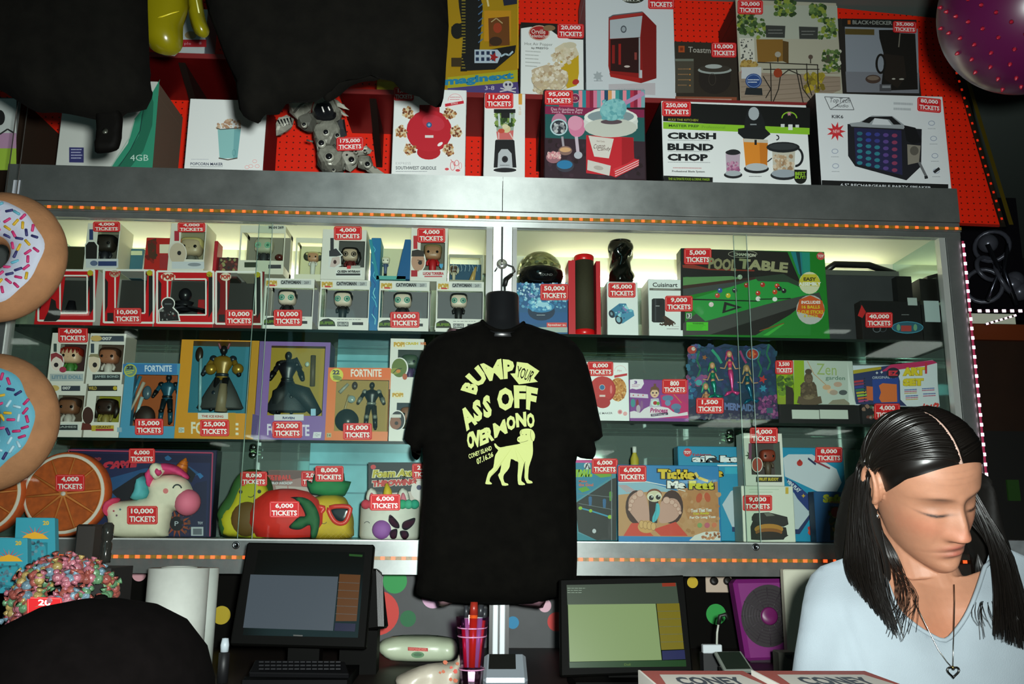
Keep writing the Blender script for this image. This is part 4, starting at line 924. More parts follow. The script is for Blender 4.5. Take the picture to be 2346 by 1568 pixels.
cat_pop(732,846,641,750,'grey window box of a masked figure without a tag, left of the blue pillar')
cat_pop(868,983,644,751,'grey window box of a masked figure tagged 10,000, right of the blue pillar')
cat_pop(999,1108,645,753,'grey window box of a masked figure beside the shirt form')
price('10,000','red 10,000 tickets tag on the second red framed toy box from the left',260,706,324,741,YI-0.004)
price('10,000','red 10,000 tickets tag on the red framed toy box by the pane overlap',516,710,580,746,YI-0.004)
price('10,000','red 10,000 tickets tag on the leftmost grey masked figure box',627,710,692,747,YI-0.004)
price('10,000','red 10,000 tickets tag on the grey box right of the blue pillar',894,715,961,751,YI-0.004)

# blue lightning pillar box between the grey boxes
r,a=carton('pillar_box','tall narrow blue box with lightning streaks between the grey figure boxes',847,545,869,750,YI+0.03,0.10,'1f6ea0','3c9ab0',z=ZI1)
for i in range(9):a.line([(852 +(i*7)% 14,560+i*20),(860 -(i*5)% 10,572+i*20),(855 +(i*3)% 10,584+i*20)],1.6,['5ac0d0','2a4a90','8adcdc'][i % 3])
a.done(r)

# upper tier: stands on the lower tier
ZU1=P(250,618,YI).z;ZU2=P(790,640,YI).z - 0.0
def tier2(x0,y0,x1,y1,label,frame,win,inside,side,zb,**k):return winbox('figure_box',label,x0,y0,x1,y1,YI+0.004,0.11,frame,win,inside,side,z=zb,group='boxes stacked on the lower tier',**k)
r,a,d=tier2(196,512,272,618,'clear sided box of a dark figure, topmost at the left end of the cabinet','d8d8cc',(218,528,268,594),'4a4840','d6d6b8',ZU1)
toy(r,243,560,44,YI+0.05,'2c2620','141210','202028','short',d[2]);a.z(Z5);a.rect(800,335,835,430,'2a3a6a');a.poly([(760,600),(760,470),(790,440),(850,440),(885,480),(880,600),(830,640)],'d8dcd4');a.poly([(768,600),(768,480),(795,448),(845,448),(872,485),(868,600),(828,630)],'15120f');a.rect(770,600,1060,680,'c8ccd0');a.rect(880,622,1045,664,'2c3c6c');a.ell(842,640,34,24,'5a6888');a.done(r)
for i in range(9):
    pass
r,a=carton('storage_box','dark box at the back left corner behind the figure boxes',150,565,196,618,YI+0.10,0.08,'2c2c18','1c1a10',z=ZU1);a.done(r)
r,a=carton('storage_box','small teal box between the two stacked figure boxes',298,570,328,618,YI+0.10,0.08,'3a6a78','2a4a58',z=ZU1);a.rect(300,575,326,585,'c8d0a8');a.done(r)
r,a=carton('robot_toy_box','red box standing open-sided behind the blond figure box',332,545,412,618,YI+0.03,0.08,'b0241c','c02820',z=ZU1)
a.z(Z5);a.poly([(1320,440),(1400,415),(1400,600),(1330,610)],'4a2a18');a.rect(1430,470,1535,550,'e2dcc0');a.rect(1430,560,1535,690,'9a2a2c');a.dots(1310,430,1400,680,14,16,['6a1410','8a1c14','3a3020'],seed=5);a.done(r)
r,a,d=tier2(388,512,470,618,'window box of a blond wide-eyed figure on the upper tier','dcd8cc',(410,530,466,594),'8a8468','d8d4b8',ZU1)
toy(r,440,568,48,YI+0.05,'b8a484','c8b878','6a6a60','short',d[2]);a.z(Z5);a.rect(1562,350,1605,440,'a82838');a.ell(1590,555,84,108,'d8d0c4');a.ell(1592,555,74,98,'c2b29c');a.ell(1606,548,18,20,'1c1a1c');a.rect(1540,625,1830,690,'c8ccd0');a.ell(1742,652,60,16,'8a9098');a.done(r)
r,a=carton('flat_box','thin red slip of a box behind the blond figure box',489,552,497,618,YI+0.04,0.06,'a8202c',z=ZU1);a.done(r)
r,a=carton('storage_box','dark patterned box low between the upper tier boxes',500,590,545,622,YI+0.06,0.06,'4a2a28','2a2a20',z=ZU1-0.004);a.dots(502,592,543,620,20,4,['7a3a34','8a8a5a','2a2a2a']);a.done(r)
r,a,d=winbox('figure_box','large clear box of a masked figure behind the pane overlap on the upper tier',548,517,652,622,YI+0.004,0.12,'d4d2c0',(550,533,648,596),'7a786c','ccc8b0',z=ZU1-0.003,sidewin=True,group='boxes stacked on the lower tier')
toy(r,606,565,42,YI+0.055,'b8b4a0','5a6456','34343a','none',d[2],eyes='3a8a70',mask='7ac0a4');b=B();c=P(640,590,YI+0.04);b.ball(tuple(c),(0.014,0.012,0.011),M('4a1c18',0.3));b.build('toy_car',r)
a.z(Z6);a.rect(205,290,345,325,'c0c2b8');a.text('MAN 269',212,296,340,320,'3a3c3c',bold=0.05);a.rect(0,610,110,655,'24301c');a.rect(208,632,318,665,'34363a');a.done(r)
r,a,d=winbox('doll_box','pale clear box of a doll with dark side curls on the upper tier',676,545,752,636,YI+0.03,0.09,'d8d6c0',(678,556,748,628),'d4d0a8','c8c4a0',z=ZU2,sidewin=True)
toy(r,718,590,26,YI+0.07,'b88a68','c8bc84','d8d8d0','buns',d[2]);b=B();c=P(718,588,YI+0.075)
for s in (-1,1):b.ball((c.x+s*0.019,c.y,c.z),(0.013,0.012,0.015),M('34382c',0.7))
b.lathe((c.x,c.y,d[2]+0.002),[(0.03,0),(0.024,0.02),(0.014,0.03)],M('dcdcd6',0.6),16);b.build('doll_hair_and_dress',r);a.done(r)
r,a,d=tier2(737,526,838,638,'window box of a dark haired masked figure tagged 4,000, by the blue open box','dcd9d0',(774,552,834,612),'4a4a48','dcdac8',ZU2)
toy(r,803,585,36,YI+0.05,'c0a890','1c1a18','5a1c1c','long',d[2],mask='2a2422');a.z(Z6)
a.poly([(728,510),(800,480),(855,550),(835,560),(840,640),(780,665),(728,665)],'d8d8d4');a.poly([(735,510),(795,490),(845,548),(800,560),(735,560)],'2c2c34');a.ell(785,608,14,18,'3a1c1c');a.poly([(760,570),(825,560),(830,620),(780,655),(740,650)],'c9b4ae',k=a.k-0.06);a.poly([(745,400),(775,400),(775,500),(745,510)],'2a2a30')
a.rect(790,678,1018,740,'e0e0dc');a.text('QUEEN MYRRAH',805,680,1002,706,'2a2a2c',bold=0.06);a.rect(795,708,1005,725,'26262a');a.rect(888,640,922,668,'c83038');a.rect(925,640,1005,665,'a8a8a0');a.done(r)
# open box with clear front and blue slanted sides
pl_=YI+0.02
r=thing('open_box','clear fronted box with blue slanted sides holding a small white figure','toy box',tuple(P(905,642,pl_)))
b=B();A1,A2,A3,A4=P(853,548,pl_),P(872,548,pl_),P(880,642,pl_),P(858,642,pl_);off=Vector((0,0.09,0));bl=M('1c5a8c',0.4)
b.hexa([P(861,640,pl_),P(869,640,pl_),P(869,640,pl_)+off,P(861,640,pl_)+off],[P(845,549,pl_),P(852,549,pl_),P(852,549,pl_)+off,P(845,549,pl_)+off],M('2f8a9c',0.4))
b.hexa([P(908,640,pl_),P(940,640,pl_),P(940,640,pl_)+off,P(908,640,pl_)+off],[P(928,549,pl_),P(941,549,pl_),P(941,549,pl_)+off,P(928,549,pl_)+off],bl);b.build('blue_side',r)
b=B();c0,c1=P(862,640,pl_),P(932,552,pl_);b.box(c0.x,c1.x,pl_+0.088,pl_+0.09,c0.z,c1.z,M('c9c8a4',0.6));b.box(c0.x,c1.x,pl_,pl_+0.09,c0.z,c0.z+0.012,M('5aa8a0',0.4));b.build('back_card',r)
toy(r,884,598,18,YI+0.07,'d8d4bc','d8d0a8','4a5a7a','short',c0.z+0.012)
r,a,d=tier2(941,523,1025,640,'white window box of a football player figure tagged 4,000 on the upper tier','e0ddd4',(962,555,1018,620),'6a6458','dcdac8',ZU2)
toy(r,992,580,40,YI+0.05,'a87c5c','8a7a50','b81c24','short',d[2]);a.z(Z6);a.rect(1465,380,1500,495,'b82830');a.ell(1508,600,66,96,'e4e0da');a.ell(1505,604,58,86,'b88c74');a.poly([(1448,560),(1452,510),(1500,500),(1555,515),(1558,560)],'2c2420');a.ell(1523,615,18,18,'241c1c');a.line([(1500,592),(1545,600)],6,'3a2a24');a.rect(1445,680,1500,735,'a81c28');a.rect(1515,680,1740,745,'e4e2de');a.text('LUCAS TORREIRA',1548,695,1728,722,'b82838',bold=0.06);a.rect(1560,728,1715,740,'c85a60');a.poly([(1690,625),(1722,625),(1720,650),(1706,668),(1692,650)],'4a9cc8');a.done(r)
r,a,d=tier2(1028,583,1106,643,'short clear box with a blue lightning card and hooded figure, by the centre post','9a9a86',(1030,590,1102,641),'1e4a68','9a9a86',ZU2,sidewin=True)
toy(r,1040,617,18,YI+0.05,'5a4236','c8c0a8','c8c0a8','long',d[2]);b=B();c=P(1086,625,YI+0.05);b.tube([(c.x-0.01,c.y,d[2]+0.003),(c.x,c.y,c.z),(c.x+0.006,c.y,c.z+0.02)],[0.012,0.006,0.003],M('b8985a',0.3));b.build('prop',r)
bb=Art(front(YI+0.11));
a.z(Z6)
for i in range(7):a.line([(1800+i*35,600+(i*31)% 60),(1815+i*35,640+(i*17)% 50),(1805+i*35,690)],3,'a8c4cc')
a.done(r)
price('4,000','red tickets tag cut by the header rail on the leftmost upper tier box',213,508,275,531,YI-0.002,word='TICKETS')
price('4,000','red tickets tag cut by the header rail on the blond figure box',407,510,470,532,YI-0.002,word='TICKETS')
price('4,000','red 4,000 tickets tag on the dark haired figure box of the upper tier',765,519,829,550,YI-0.002)
price('4,000','red 4,000 tickets tag on the football player figure box',956,523,1020,556,YI-0.002)

# ======================= upper glass shelf, right bay
r,a=carton('disco_speaker_box','blue speaker box with glitter lights carrying the dome lamp',1181,649,1301,757,YI,0.12,'2a5a88','1c2a3a',z=ZI1)
a.z(Z7);a.dots(170,820,620,1040,150,15,['6aa4c4','3a78a8','8ac4d8','2a5a90','7a8ac0','4aa0b8'],seed=2);a.dots(170,820,620,960,50,9,['c0dce8','a8c8e0'],seed=3);a.poly([(170,1080),(625,1080),(625,1180),(170,1180)],'2a5a90');a.ell(392,1070,122,84,'22344e');a.ell(392,1030,116,52,'3a80b0');a.dots(290,985,490,1060,40,14,['8ac8e0','5aa0cc','b8e0ec'],seed=4);a.ell(400,1010,60,20,'a0d0e4');a.lines(350,1102,430,1,8,'c8d0d4',5)
a.text('Ace',320,850,372,880,'c8d8e4',bold=0.02);a.rect(440,1172,620,1214,'d84a48');a.text('Speaker in',448,1182,608,1206,'f0d0cc',2,bold=0.03);a.rect(170,1214,625,1260,'a8b4ac');a.done(r)
dl=thing('dome_lamp','black disco light speaker with a clear faceted dome, on the blue box','lamp',tuple(P(1237,650,YI+0.05)))
c=P(1237,650,YI+0.055);zb=P(1237,649,YI).z + 0.001;s=55/F_*2.8
b=B();b.lathe((c.x,c.y,zb),[(s*0.55,0),(s*0.9,s*0.12),(s*1.02,s*0.45),(s*0.98,s*0.68),(s*0.9,s*0.74)],M('0c0c0d',0.12,coat=0.6),32);b.build('base',dl)
DOME=clear_mat('dome_plastic',(0.62,0.64,0.5,1),0.12,0.08)
vs,fs=[],[];n=18;m=7
for i in range(m+1):
    th=math.pi/2*i/m
    for k in range(n):
        ph=2*math.pi*(k+0.5*(i % 2))/n;vs.append((c.x+s*0.93*math.cos(th)*math.cos(ph),c.y+s*0.93*math.cos(th)*math.sin(ph),zb+s*0.76+s*0.82*math.sin(th)))
for i in range(m):
    for k in range(n):fs.append((i*n+k,i*n+(k+1)% n,(i+1)*n+(k+1)% n,(i+1)*n+k))
b=B();b.add(vs,fs,DOME);b.build('clear_dome',dl)
b=B();b.lathe((c.x,c.y,zb),[(s*0.3,s*0.74),(s*0.28,s*0.9),(s*0.1,s*1.1)],M('6a6a50',0.3),12)
for k in range(10):b.ball((c.x+s*0.6*math.cos(k*0.63),c.y+s*0.6*math.sin(k*0.63),zb+s*0.95),s*0.09,M('8c8c6a',0.2),8,6)
b.build('lens_ring',dl);a=Art(front(c.y-s*1.03));a.text('SOUND',1238,627,1266,632,'7a7c7c');a.done(dl)

r=thing('tube_speaker_box','open red box holding a tall black mesh tube speaker','box',tuple(P(1341,762,YI)))
b=B();A=P(1303,763,YI+0.0);Bq=P(1377,763,YI);zt=P(1340,598,YI).z;rd=M('c8202c',0.45);xa,xb=A.x,Bq.x;zb=ZI1
b.box(xa,xa+0.022,YI,YI+0.1,zb,zt,rd);b.box(xb-0.014,xb,YI,YI+0.1,zb,zt,rd);b.box(xa+0.022,xb-0.014,YI+0.09,YI+0.1,zb,zt+0.03,rd);b.box(xa+0.022,xb-0.014,YI,YI+0.09,zb,zb+0.004,rd);b.build('carton',r)
cx=(xa+0.022+xb-0.014)/2;zt2=P(1345,579,YI).z;rr=(xb-xa-0.036)/2 - 0.001
tz=thing('tube_speaker','tall black mesh tube speaker with red end rings standing in the red box','speaker',(cx,YI+0.045,zb+0.005))
b=B();b.lathe((cx,YI+0.04,zb+0.005),[(rr*0.97,0.02),(rr*0.97,zt2-zb-0.02)],M('34301c',0.75,v=0.3,vs=500,bump=0.6,bs=900),28);b.build('mesh_body',tz)
for z0 in (zb+0.005,zt2-0.022):
    b=B();b.lathe((cx,YI+0.04,z0),[(rr*0.9,0),(rr,0.003),(rr,0.018),(rr*0.9,0.022)],M('d8181c',0.3),28);b.build('end_ring',tz)

r,a=carton('walkman_speaker_box','white box with a picture of two blue tube gadgets, under the black vase',1391,646,1462,765,YI,0.12,WH,'9a9a96',z=ZI1)
a.z(Z7);a.poly([(1010,1060),(1090,1000),(1150,1000),(1170,1050),(1090,1110),(1030,1130)],'3a7ca0');a.poly([(1060,1130),(1170,1050),(1215,1060),(1225,1110),(1120,1180),(1070,1170)],'4a90b0');a.ell(1022,1095,26,36,'1c2c3c',-20);a.ell(1085,1145,32,42,'1a2634',-20);a.ell(1083,1145,18,26,'8ab4c4',-20);a.dots(1040,1010,1200,1140,26,12,['7ac0d0','2c5a88','9ad4dc','8a7ab0'],inside=[(1040,1060),(1100,1005),(1150,1010),(1210,1070),(1210,1110),(1110,1160),(1080,1120)]);a.ell(1020,1093,10,16,'7a9aa8',-20);a.done(r)
c=P(1423,648,YI+0.05);zb=P(1425,646,YI).z+0.001;vz=thing('vase','glossy black sculpted cylinder standing on the white gadget box','vase',(c.x,c.y,zb));s=29/F_*2.82
hh=P(1423,556,c.y).z-zb
b=B();n=28;m=20;vs,fs=[],[]
for i in range(m+1):
    t=i/m;rr=s*(0.93 + 0.1*math.sin(t*9.5)-(0.08 if t < 0.05 or t > 0.95 else 0))
    for k in range(n):
        ph=2*math.pi*k/n;q=1 + 0.07*math.sin(3*ph+t*11)*math.sin(t*math.pi)+ 0.06*math.sin(5*ph-t*17)
        vs.append((c.x+rr*q*math.cos(ph),c.y+rr*q*math.sin(ph),zb+hh*t))
for i in range(m):
    for k in range(n):fs.append((i*n+k,i*n+(k+1)% n,(i+1)*n+(k+1)% n,(i+1)*n+k))
fs.append(tuple(range(n-1,-1,-1)));b.add(vs,fs,M('0a0b08',0.1,coat=1.0),True);b.build('body',vz)
b=B();b.torus((c.x,c.y,zb+hh),s*0.84,s*0.07,M('0a0b08',0.1,coat=1.0),axis=(0,0,1));b.build('rim',vz)

r,a=carton('coffee_grinder_box','tall white coffee grinder box with a black grinder and spilled grounds',1486,640,1563,766,YI,0.12,WH,'a8a49c',z=ZI1)
a.z(Z7);a.text('Cuisinart',1388,812,1612,852,'26282a',2,bold=0.02);a.rect(1360,862,1645,882,'6a645e',4);a.lines(1395,869,1600,1,8,'b8b4ac',5);a.poly([(1380,965),(1395,955),(1480,955),(1498,965),(1500,1160),(1480,1172),(1395,1170),(1380,1160)],'17181a');a.rect(1408,960,1420,1160,'3a3c40');a.rect(1440,975,1470,1015,'0c0c0d');a.rect(1415,1020,1450,1026,'b0b0b0');a.poly([(1500,1110),(1560,1150),(1590,1170),(1550,1195),(1470,1195),(1495,1170)],'3a241a');a.dots(1440,1120,1600,1200,50,8,['3a241a','4a2e20'],inside=[(1440,1190),(1495,1100),(1600,1180),(1550,1205)]);a.lines(1515,1225,1630,1,8,'9a8c90',6);a.lines(1560,1205,1630,1,8,'c0b8b8',5);a.done(r)

r,a=carton('pool_table_box','big green and black box of a small pool table game',1562,571,1895,768,YI,0.06,'1d7a24','1a1512',z=ZI1,sl=5)
a.z(Z7)
# header
a.poly([(1648,508),(2346,528),(2790,548),(2790,850),(2300,770),(1660,755)],'17120e');a.rect(1640,505,1680,1240,'0e0e0c');a.poly([(1655,655),(1750,650),(1900,690),(2300,700),(2300,712),(1900,700),(1660,680)],'8a3020')
a.poly([(1660,690),(2520,760),(2500,800),(1660,760)],'0f0d0b');a.poly([(1660,765),(2100,755),(2250,790),(1660,900)],'5a8a50');a.poly([(1660,840),(2320,760),(2330,790),(1660,925)],'3a2018');a.poly([(1660,870),(2330,780),(2335,800),(1660,940)],'3c4240')
a.poly([(1660,965),(1760,955),(2330,775),(2560,740),(2640,800),(2870,905),(2500,980),(1870,1170),(1780,1090)],'23913a');a.poly([(1660,1180),(1780,1090),(1860,1160),(2400,1010),(2880,900),(2900,960),(2500,1090),(1900,1280),(1660,1290)],'3f3f3c');a.poly([(1900,1280),(2500,1090),(2900,960),(2920,1100),(2600,1290)],'17120f');a.poly([(1660,955),(2340,975),(2340,985),(1660,968)],'0f0d0c');a.poly([(2300,765),(2560,735),(2620,770),(2860,890),(2830,905),(2600,810),(2330,800)],'2a3a2a')
a.poly([(2010,1090),(2030,985),(2190,1035),(2010,1090)],'141412');a.poly([(2040,1065),(2050,1015),(2130,1035)],'23913a')
for x,y,c_ in ((1912,1010,'e0c8c8'),(1968,930,'c03a30'),(2064,930,'c8b020'),(1990,885,'2a4aa0'),(2122,885,'22262a'),(2228,838,'b82a1c'),(2168,765,'a8b8a0'),(2330,910,'b83020'),(2330,960,'d8dcd4'),(2500,845,'c8321c'),(2370,835,'b0281c'),(2520,870,'1c1c20'),(2480,900,'c04018'),(2560,890,'1c1c1c')):a.ell(x,y,22,22,c_);a.ell(x-6,y-8,6,5,'f0ece4')
a.line([(2340,965),(2500,962),(2620,958)],9,'0f0e0c');a.ell(2478,965,22,20,'e0e4dc')
a.poly([(2590,540),(2790,548),(2800,1290),(2300,1292),(2620,1100),(2790,960),(2700,800),(2640,660)],'1d7c2a');a.poly([(2620,540),(2720,545),(2730,760),(2690,740)],'1d7a84');a.poly([(2665,541),(2700,543),(2725,800),(2715,800)],'123c44');a.poly([(2720,545),(2790,548),(2795,760),(2735,800)],'1f8a78');a.poly([(2370,1290),(2550,1180),(2560,1190),(2420,1292)],'38a838');a.line([(2340,1250),(2560,1180)],9,'7a4a1c')
a.text('POOL',1880,590,2130,695,'8a8460',22,bold=0.05,sk=10);a.text('TABLE',2150,600,2590,690,'9a9670',40,bold=0.05,sk=10);
a.ring(2190,562,130,33,4,'b8b4a0',28);a.text('CHAMPION',2110,548,2305,576,'c8c4b0',12,bold=0.04)
a.z(Z8);a.ell(555,762,88,92,'d6d2b0');a.poly([(468,745),(500,690),(610,690),(642,745),(640,790),(470,785)],'c8b830');a.text('EASY',505,715,610,745,'4a3c14',bold=0.05);a.text('ASSEMBLY',465,755,650,785,'e8e8e0',bold=0.05)
a.ell(562,985,118,122,'b8b4b0');a.poly([(448,1000),(470,900),(560,865),(660,910),(682,990),(650,1055)],'c8521c');a.text('INCLUDES',486,910,645,936,'e8e0d8',bold=0.04);a.text('16 BALLS',490,948,640,975,'d8c020',bold=0.03);a.text('2 CUE STICKS',458,990,668,1018,'d8c020',bold=0.03);a.text('& RACK',505,1025,628,1048,'c8b020',bold=0.03);a.ell(646,540,34,32,'c84a48');a.text('TOY',622,528,672,552,'f0e0dc',bold=0.04)
a.z(Z7);a.rect(1685,1172,1880,1248,'4ac024');a.text('WARNING',1740,1178,1840,1192,'1c5010',bold=0.03);a.lines(1700,1198,1870,4,12,'2a7a18',3);a.rect(1685,1092,1732,1140,'c8ccc4');a.rect(1690,1097,1727,1135,'1c2c20');a.text('3',1697,1100,1720,1132,'d8dcd4',bold=0.04)
a.done(r)
# big dark speaker, tower speaker, small speaker box
r=thing('party_speaker','large dark grey party speaker with a black top handle, right of the pool table box','speaker',tuple(P(1980,768,YI+0.05)))
y0=YI+0.07;A,C=P(1880,768,y0),P(2058,625,y0);b=B();b.box(A.x,C.x,y0,y0+0.2,ZI1,C.z,M('2f3133',0.6,v=0.15,vs=10));b.build('cabinet_body',r,);b=B();b.box(A.x,C.x,y0-0.004,y0,C.z-0.014,C.z+0.003,M('6a6e66',0.4,0.5));b.build('top_trim',r)
b=B();h=[P(1890,622,y0+0.06),P(1912,606,y0+0.06),P(1990,608,y0+0.06),P(2050,628,y0+0.06)];b.tube(h,0.012,M('0c0c0c',0.4),10);b.build('handle',r)
r=thing('tower_speaker','black speaker tower with a hooded top at the right end of the shelf','speaker',tuple(P(2110,768,YI+0.06)))
y0=YI+0.012;b=B();A,C=P(2116,768,y0),P(2164,700,y0);b.box(A.x,C.x,y0,y0+0.12,ZI1,C.z,M('0e0f0e',0.4));b.build('base_box',r)
b=B();A,C=P(2066,700,y0),P(2094,630,y0);b.box(A.x,C.x,y0+0.02,y0+0.055,A.z+0.012,C.z,M('100f0e',0.4));A,C=P(2110,688,y0),P(2158,640,y0);b.box(A.x,C.x,y0,y0+0.09,A.z,C.z,M('131210',0.35));b.cbox(tuple(P(2130,640,y0+0.04)),(0.035,0,0.01),(0,0.05,0),(0,0,0.006),M('1c1a18',0.3));b.build('hooded_head',r)
b=B();A,C=P(2120,738,y0-0.002),P(2150,690,y0-0.002);b.box(A.x,C.x,y0-0.003,y0-0.001,A.z,C.z,M('a8b8b8',0.4));A,C=P(2080,700,y0-0.002),P(2100,683,y0-0.002);b.box(A.x,C.x,y0-0.003,y0-0.001,A.z,C.z,M('a8b4b0',0.4));b.build('label_plate',r,kind='stuff')
r,a=carton('small_speaker_box','small black box with a teal speaker picture and red left edge, tagged 40,000',1974,690,2112,768,YI+0.01,0.05,'121212','201a16',z=ZI1,yaw=0)
a.z(Z8);a.poly([(962,1030),(995,940),(1030,1000),(1000,1050)],'b82020');a.ell(1375,1128,134,52,'27586a');a.rect(1322,1112,1408,1160,'a83c38');a.ell(1300,1128,16,28,'6a9a78');a.ell(1440,1128,16,28,'6a9a78');a.ring(1375,1128,132,50,5,'4a98b0');a.ring(1120,1140,34,30,5,'6a7078');a.ring(1170,1140,30,26,4,'4a5058');a.lines(1325,1020,1392,1,8,'8a8c8c',5);a.done(r)
price('50,000','red 50,000 tickets tag on the blue disco speaker box',1238,651,1302,688,YI-0.004)
price('45,000','red 45,000 tickets tag below the black vase',1394,648,1456,682,YI-0.004)
price('9,000','red 9,000 tickets tag between the grinder box and the pool table box',1524,678,1587,714,YI-0.006)
price('5,000','red 5,000 tickets tag on the top left corner of the pool table box',1567,569,1630,606,YI-0.004)
price('40,000','red 40,000 tickets tag on the small black speaker box',1983,716,2045,751,YI+0.005)
# ======================= middle glass shelf, left bay
def pop4(x0,y0,x1,y1,label,Y,z,skin,hair,shirt,inside,style='short',topz=None,hd=0.5,eyes='101010'):
    r,a,d=winbox('figure_box',label,x0,y0,x1,y1,Y,0.09,'d8d6cc',(x0+(x1-x0)*0.22,y0+(y1-y0)*0.22,x1-3,y1-(y1-y0)*0.24),inside,'b8b4a4',z=z,topz=topz,group='stacked figure boxes on the middle shelf')
    toy(r,x0+(x1-x0)*0.6,y0+(y1-y0)*0.46,(x1-x0)*hd,Y+0.042,skin,hair,shirt,style,d[2],eyes=eyes)
    return r,a,d
zm=P(160,879,YI).z
r,a,d=pop4(109,881,193,993,'lower left figure box of the four stacked at the left end of the middle shelf',YI,ZI2,'7a5038','3a261c','b8b0a8','4a3828',topz=zm)
a.z(Z9);a.rect(590,605,770,655,'2c3440');a.text('007',600,612,680,642,'c8c8c4',bold=0.05);a.ell(525,628,45,28,'c8a860');a.rect(545,968,755,1040,'c8ccc8');a.rect(548,980,745,1030,'232a2c');a.text('JAMES',560,990,735,1015,'9aa09c',bold=0.03);a.ell(535,870,32,100,'d8cfc2');a.done(r)
r,a,d=pop4(197,883,277,994,'lower right figure box of the four, with a yellow inside',YI,ZI2,'2c1c14','1a120c','8a7a3c','8a8418','long',topz=zm)
a.z(Z9);a.rect(845,605,1125,655,'16140e');a.text('WILD',850,612,930,645,'a8903c',bold=0.05);a.ell(1105,628,20,20,'b8a020');a.ell(845,890,60,92,'d8d4c8');a.ell(845,892,52,84,'3a1c14');a.poly([(790,960),(870,975),(900,1030),(780,1030)],'5a2018');a.rect(880,985,1095,1040,'b89c28');a.text('GRANT',920,990,1070,1012,'4a2c14',bold=0.03);a.rect(920,1018,1090,1040,'a02c30');a.done(r)
r,a,d=pop4(114,763,198,878,'upper left figure box of the four, red haired doll in green, tagged 4,000',YI+0.003,zm,'d8b090','8a2418','3f7a34','3a1c1c','fringe')
a.z(Z9);a.rect(515,200,545,280,'2c3c38');a.ell(545,375,72,92,'e0dcd6');a.ell(543,385,56,74,'e0cfc4');a.poly([(490,380),(488,300),(540,285),(600,320),(612,390),(585,350),(540,325),(510,345)],'8c3038');a.ell(540,405,22,22,'1c1418');a.ell(605,450,34,28,'a03048');a.rect(480,490,800,560,'a8b0b0');a.text('LITTLE DOLL',500,505,785,540,'6a8a9c',bold=0.04);a.done(r)
r,a,d=pop4(202,764,284,880,'upper right figure box of the four, brown haired man in a suit',YI+0.003,zm,'9c6448','3a2418','c8c0b8','4a382c')
a.z(Z9);a.rect(880,125,1190,180,'3a4450');a.text('007',980,135,1075,168,'c8c8c4',bold=0.05);a.ell(925,150,55,28,'c8a860');a.rect(872,200,905,290,'34424c');a.ell(905,385,62,96,'ddd8cc');a.ell(905,390,54,88,'d8c4ac');a.ell(912,405,22,24,'1c1414');a.poly([(850,330),(870,300),(940,300),(960,340),(905,325)],'8a8060');a.rect(890,495,1155,550,'2a3436');a.text('JAMES BOND',910,505,1140,535,'9aa8a8',bold=0.03);a.done(r)

def heroset(name,label,x0,y0,x1,y1,Y,frame,win,inside,side,brand=None,**k):
    return winbox(name,label,x0,y0,x1,y1,Y,0.10,frame,win,inside,side,z=ZI2,**k)
r,a,d=heroset('action_figure_box','light blue window box of a blue armoured action figure tagged 15,000',281,832,406,998,YI,'4a90b0',(297,858,405,976),'a8501c','3a7898')
hero(r,388,858,974,YI+0.05,('14242c','1c5068','16181a'),1.1)
b=B()
for q in (((303,912),(322,862),'3a7a9c'),((300,940),(330,876),'c8b8a8'),((308,962),(326,910),'b0c8cc')):b.tube([P(*q[0],YI+0.04),P(*q[1],YI+0.04)],[0.003,0.006],M(q[2],0.25))
c=P(330,965,YI+0.05);b.ball((c.x,c.y,c.z+0.012),(0.034,0.02,0.036),M('2a1a14',0.6));c=P(337,900,YI+0.05);b.ball(c,(0.014,0.01,0.022),M('4a6070',0.3));b.build('accessories',r,kind='stuff');blister(r,299,860,404,974,YI+0.006)
a.z(Z9);a.rect(1180,395,1700,497,'2f70a8');a.text('FORTNITE',1390,408,1650,470,'c8d8e4',bold=0.03);a.ell(1252,458,62,62,'b8b83c');a.ell(1252,458,52,52,'6a8a78');a.text('22',1215,412,1280,446,'18202a',bold=0.05);a.lines(1205,470,1295,2,18,'c8c83c',9,-20);a.rect(1125,1005,1170,1050,'8aa8b8');a.done(r)

r,a,d=heroset('action_figure_box','golden yellow window box of a golden armoured figure tagged 25,000',407,779,587,1001,YI+0.002,'c8891a',(430,781,566,946),'2a7890','a86c18')
hero(r,514,792,944,YI+0.055,('17181c','8a6a24','1f2c38'),1.15,skirt='3a3c3c')
b=B();c=P(515,870,YI+0.045);b.tube([P(512,880,YI+0.04),P(506,944,YI+0.04)],[0.012,0.02],M('8a7a60',0.5));b.tube([P(460,815,YI+0.045),P(458,942,YI+0.045)],0.005,M('8ab8c4',0.3));b.ball(P(457,812,YI+0.045),(0.012,0.008,0.024),M('2c2018',0.3))
for s in (-1,1):b.tube([P(514+s*8,800,YI+0.05),P(514+s*13,786,YI+0.05),P(514+s*9,778,YI+0.05)],[0.004,0.003,0.001],M('8a4a58',0.4))
for s in (-1,1):b.ball(P(514+s*31,846,YI+0.045),(0.018,0.014,0.018),M('a88430',0.3,0.5))
b.build('staff_and_trim',r,kind='stuff');blister(r,432,783,564,944,YI+0.006)
a.z(Z9);a.rect(1900,865,2190,925,'d0cec4');a.text('THE ICE KING',1935,885,2145,908,'a84a38',4,bold=0.04);a.text('FORTNITE',1835,950,2290,1068,'d8d4b8',12,bold=0.03);a.rect(1715,1005,1770,1055,'b8c4b8');a.text('12+',1722,1015,1764,1045,'3a4a4a');a.rect(2190,865,2262,1090,'b8860f');a.done(r)

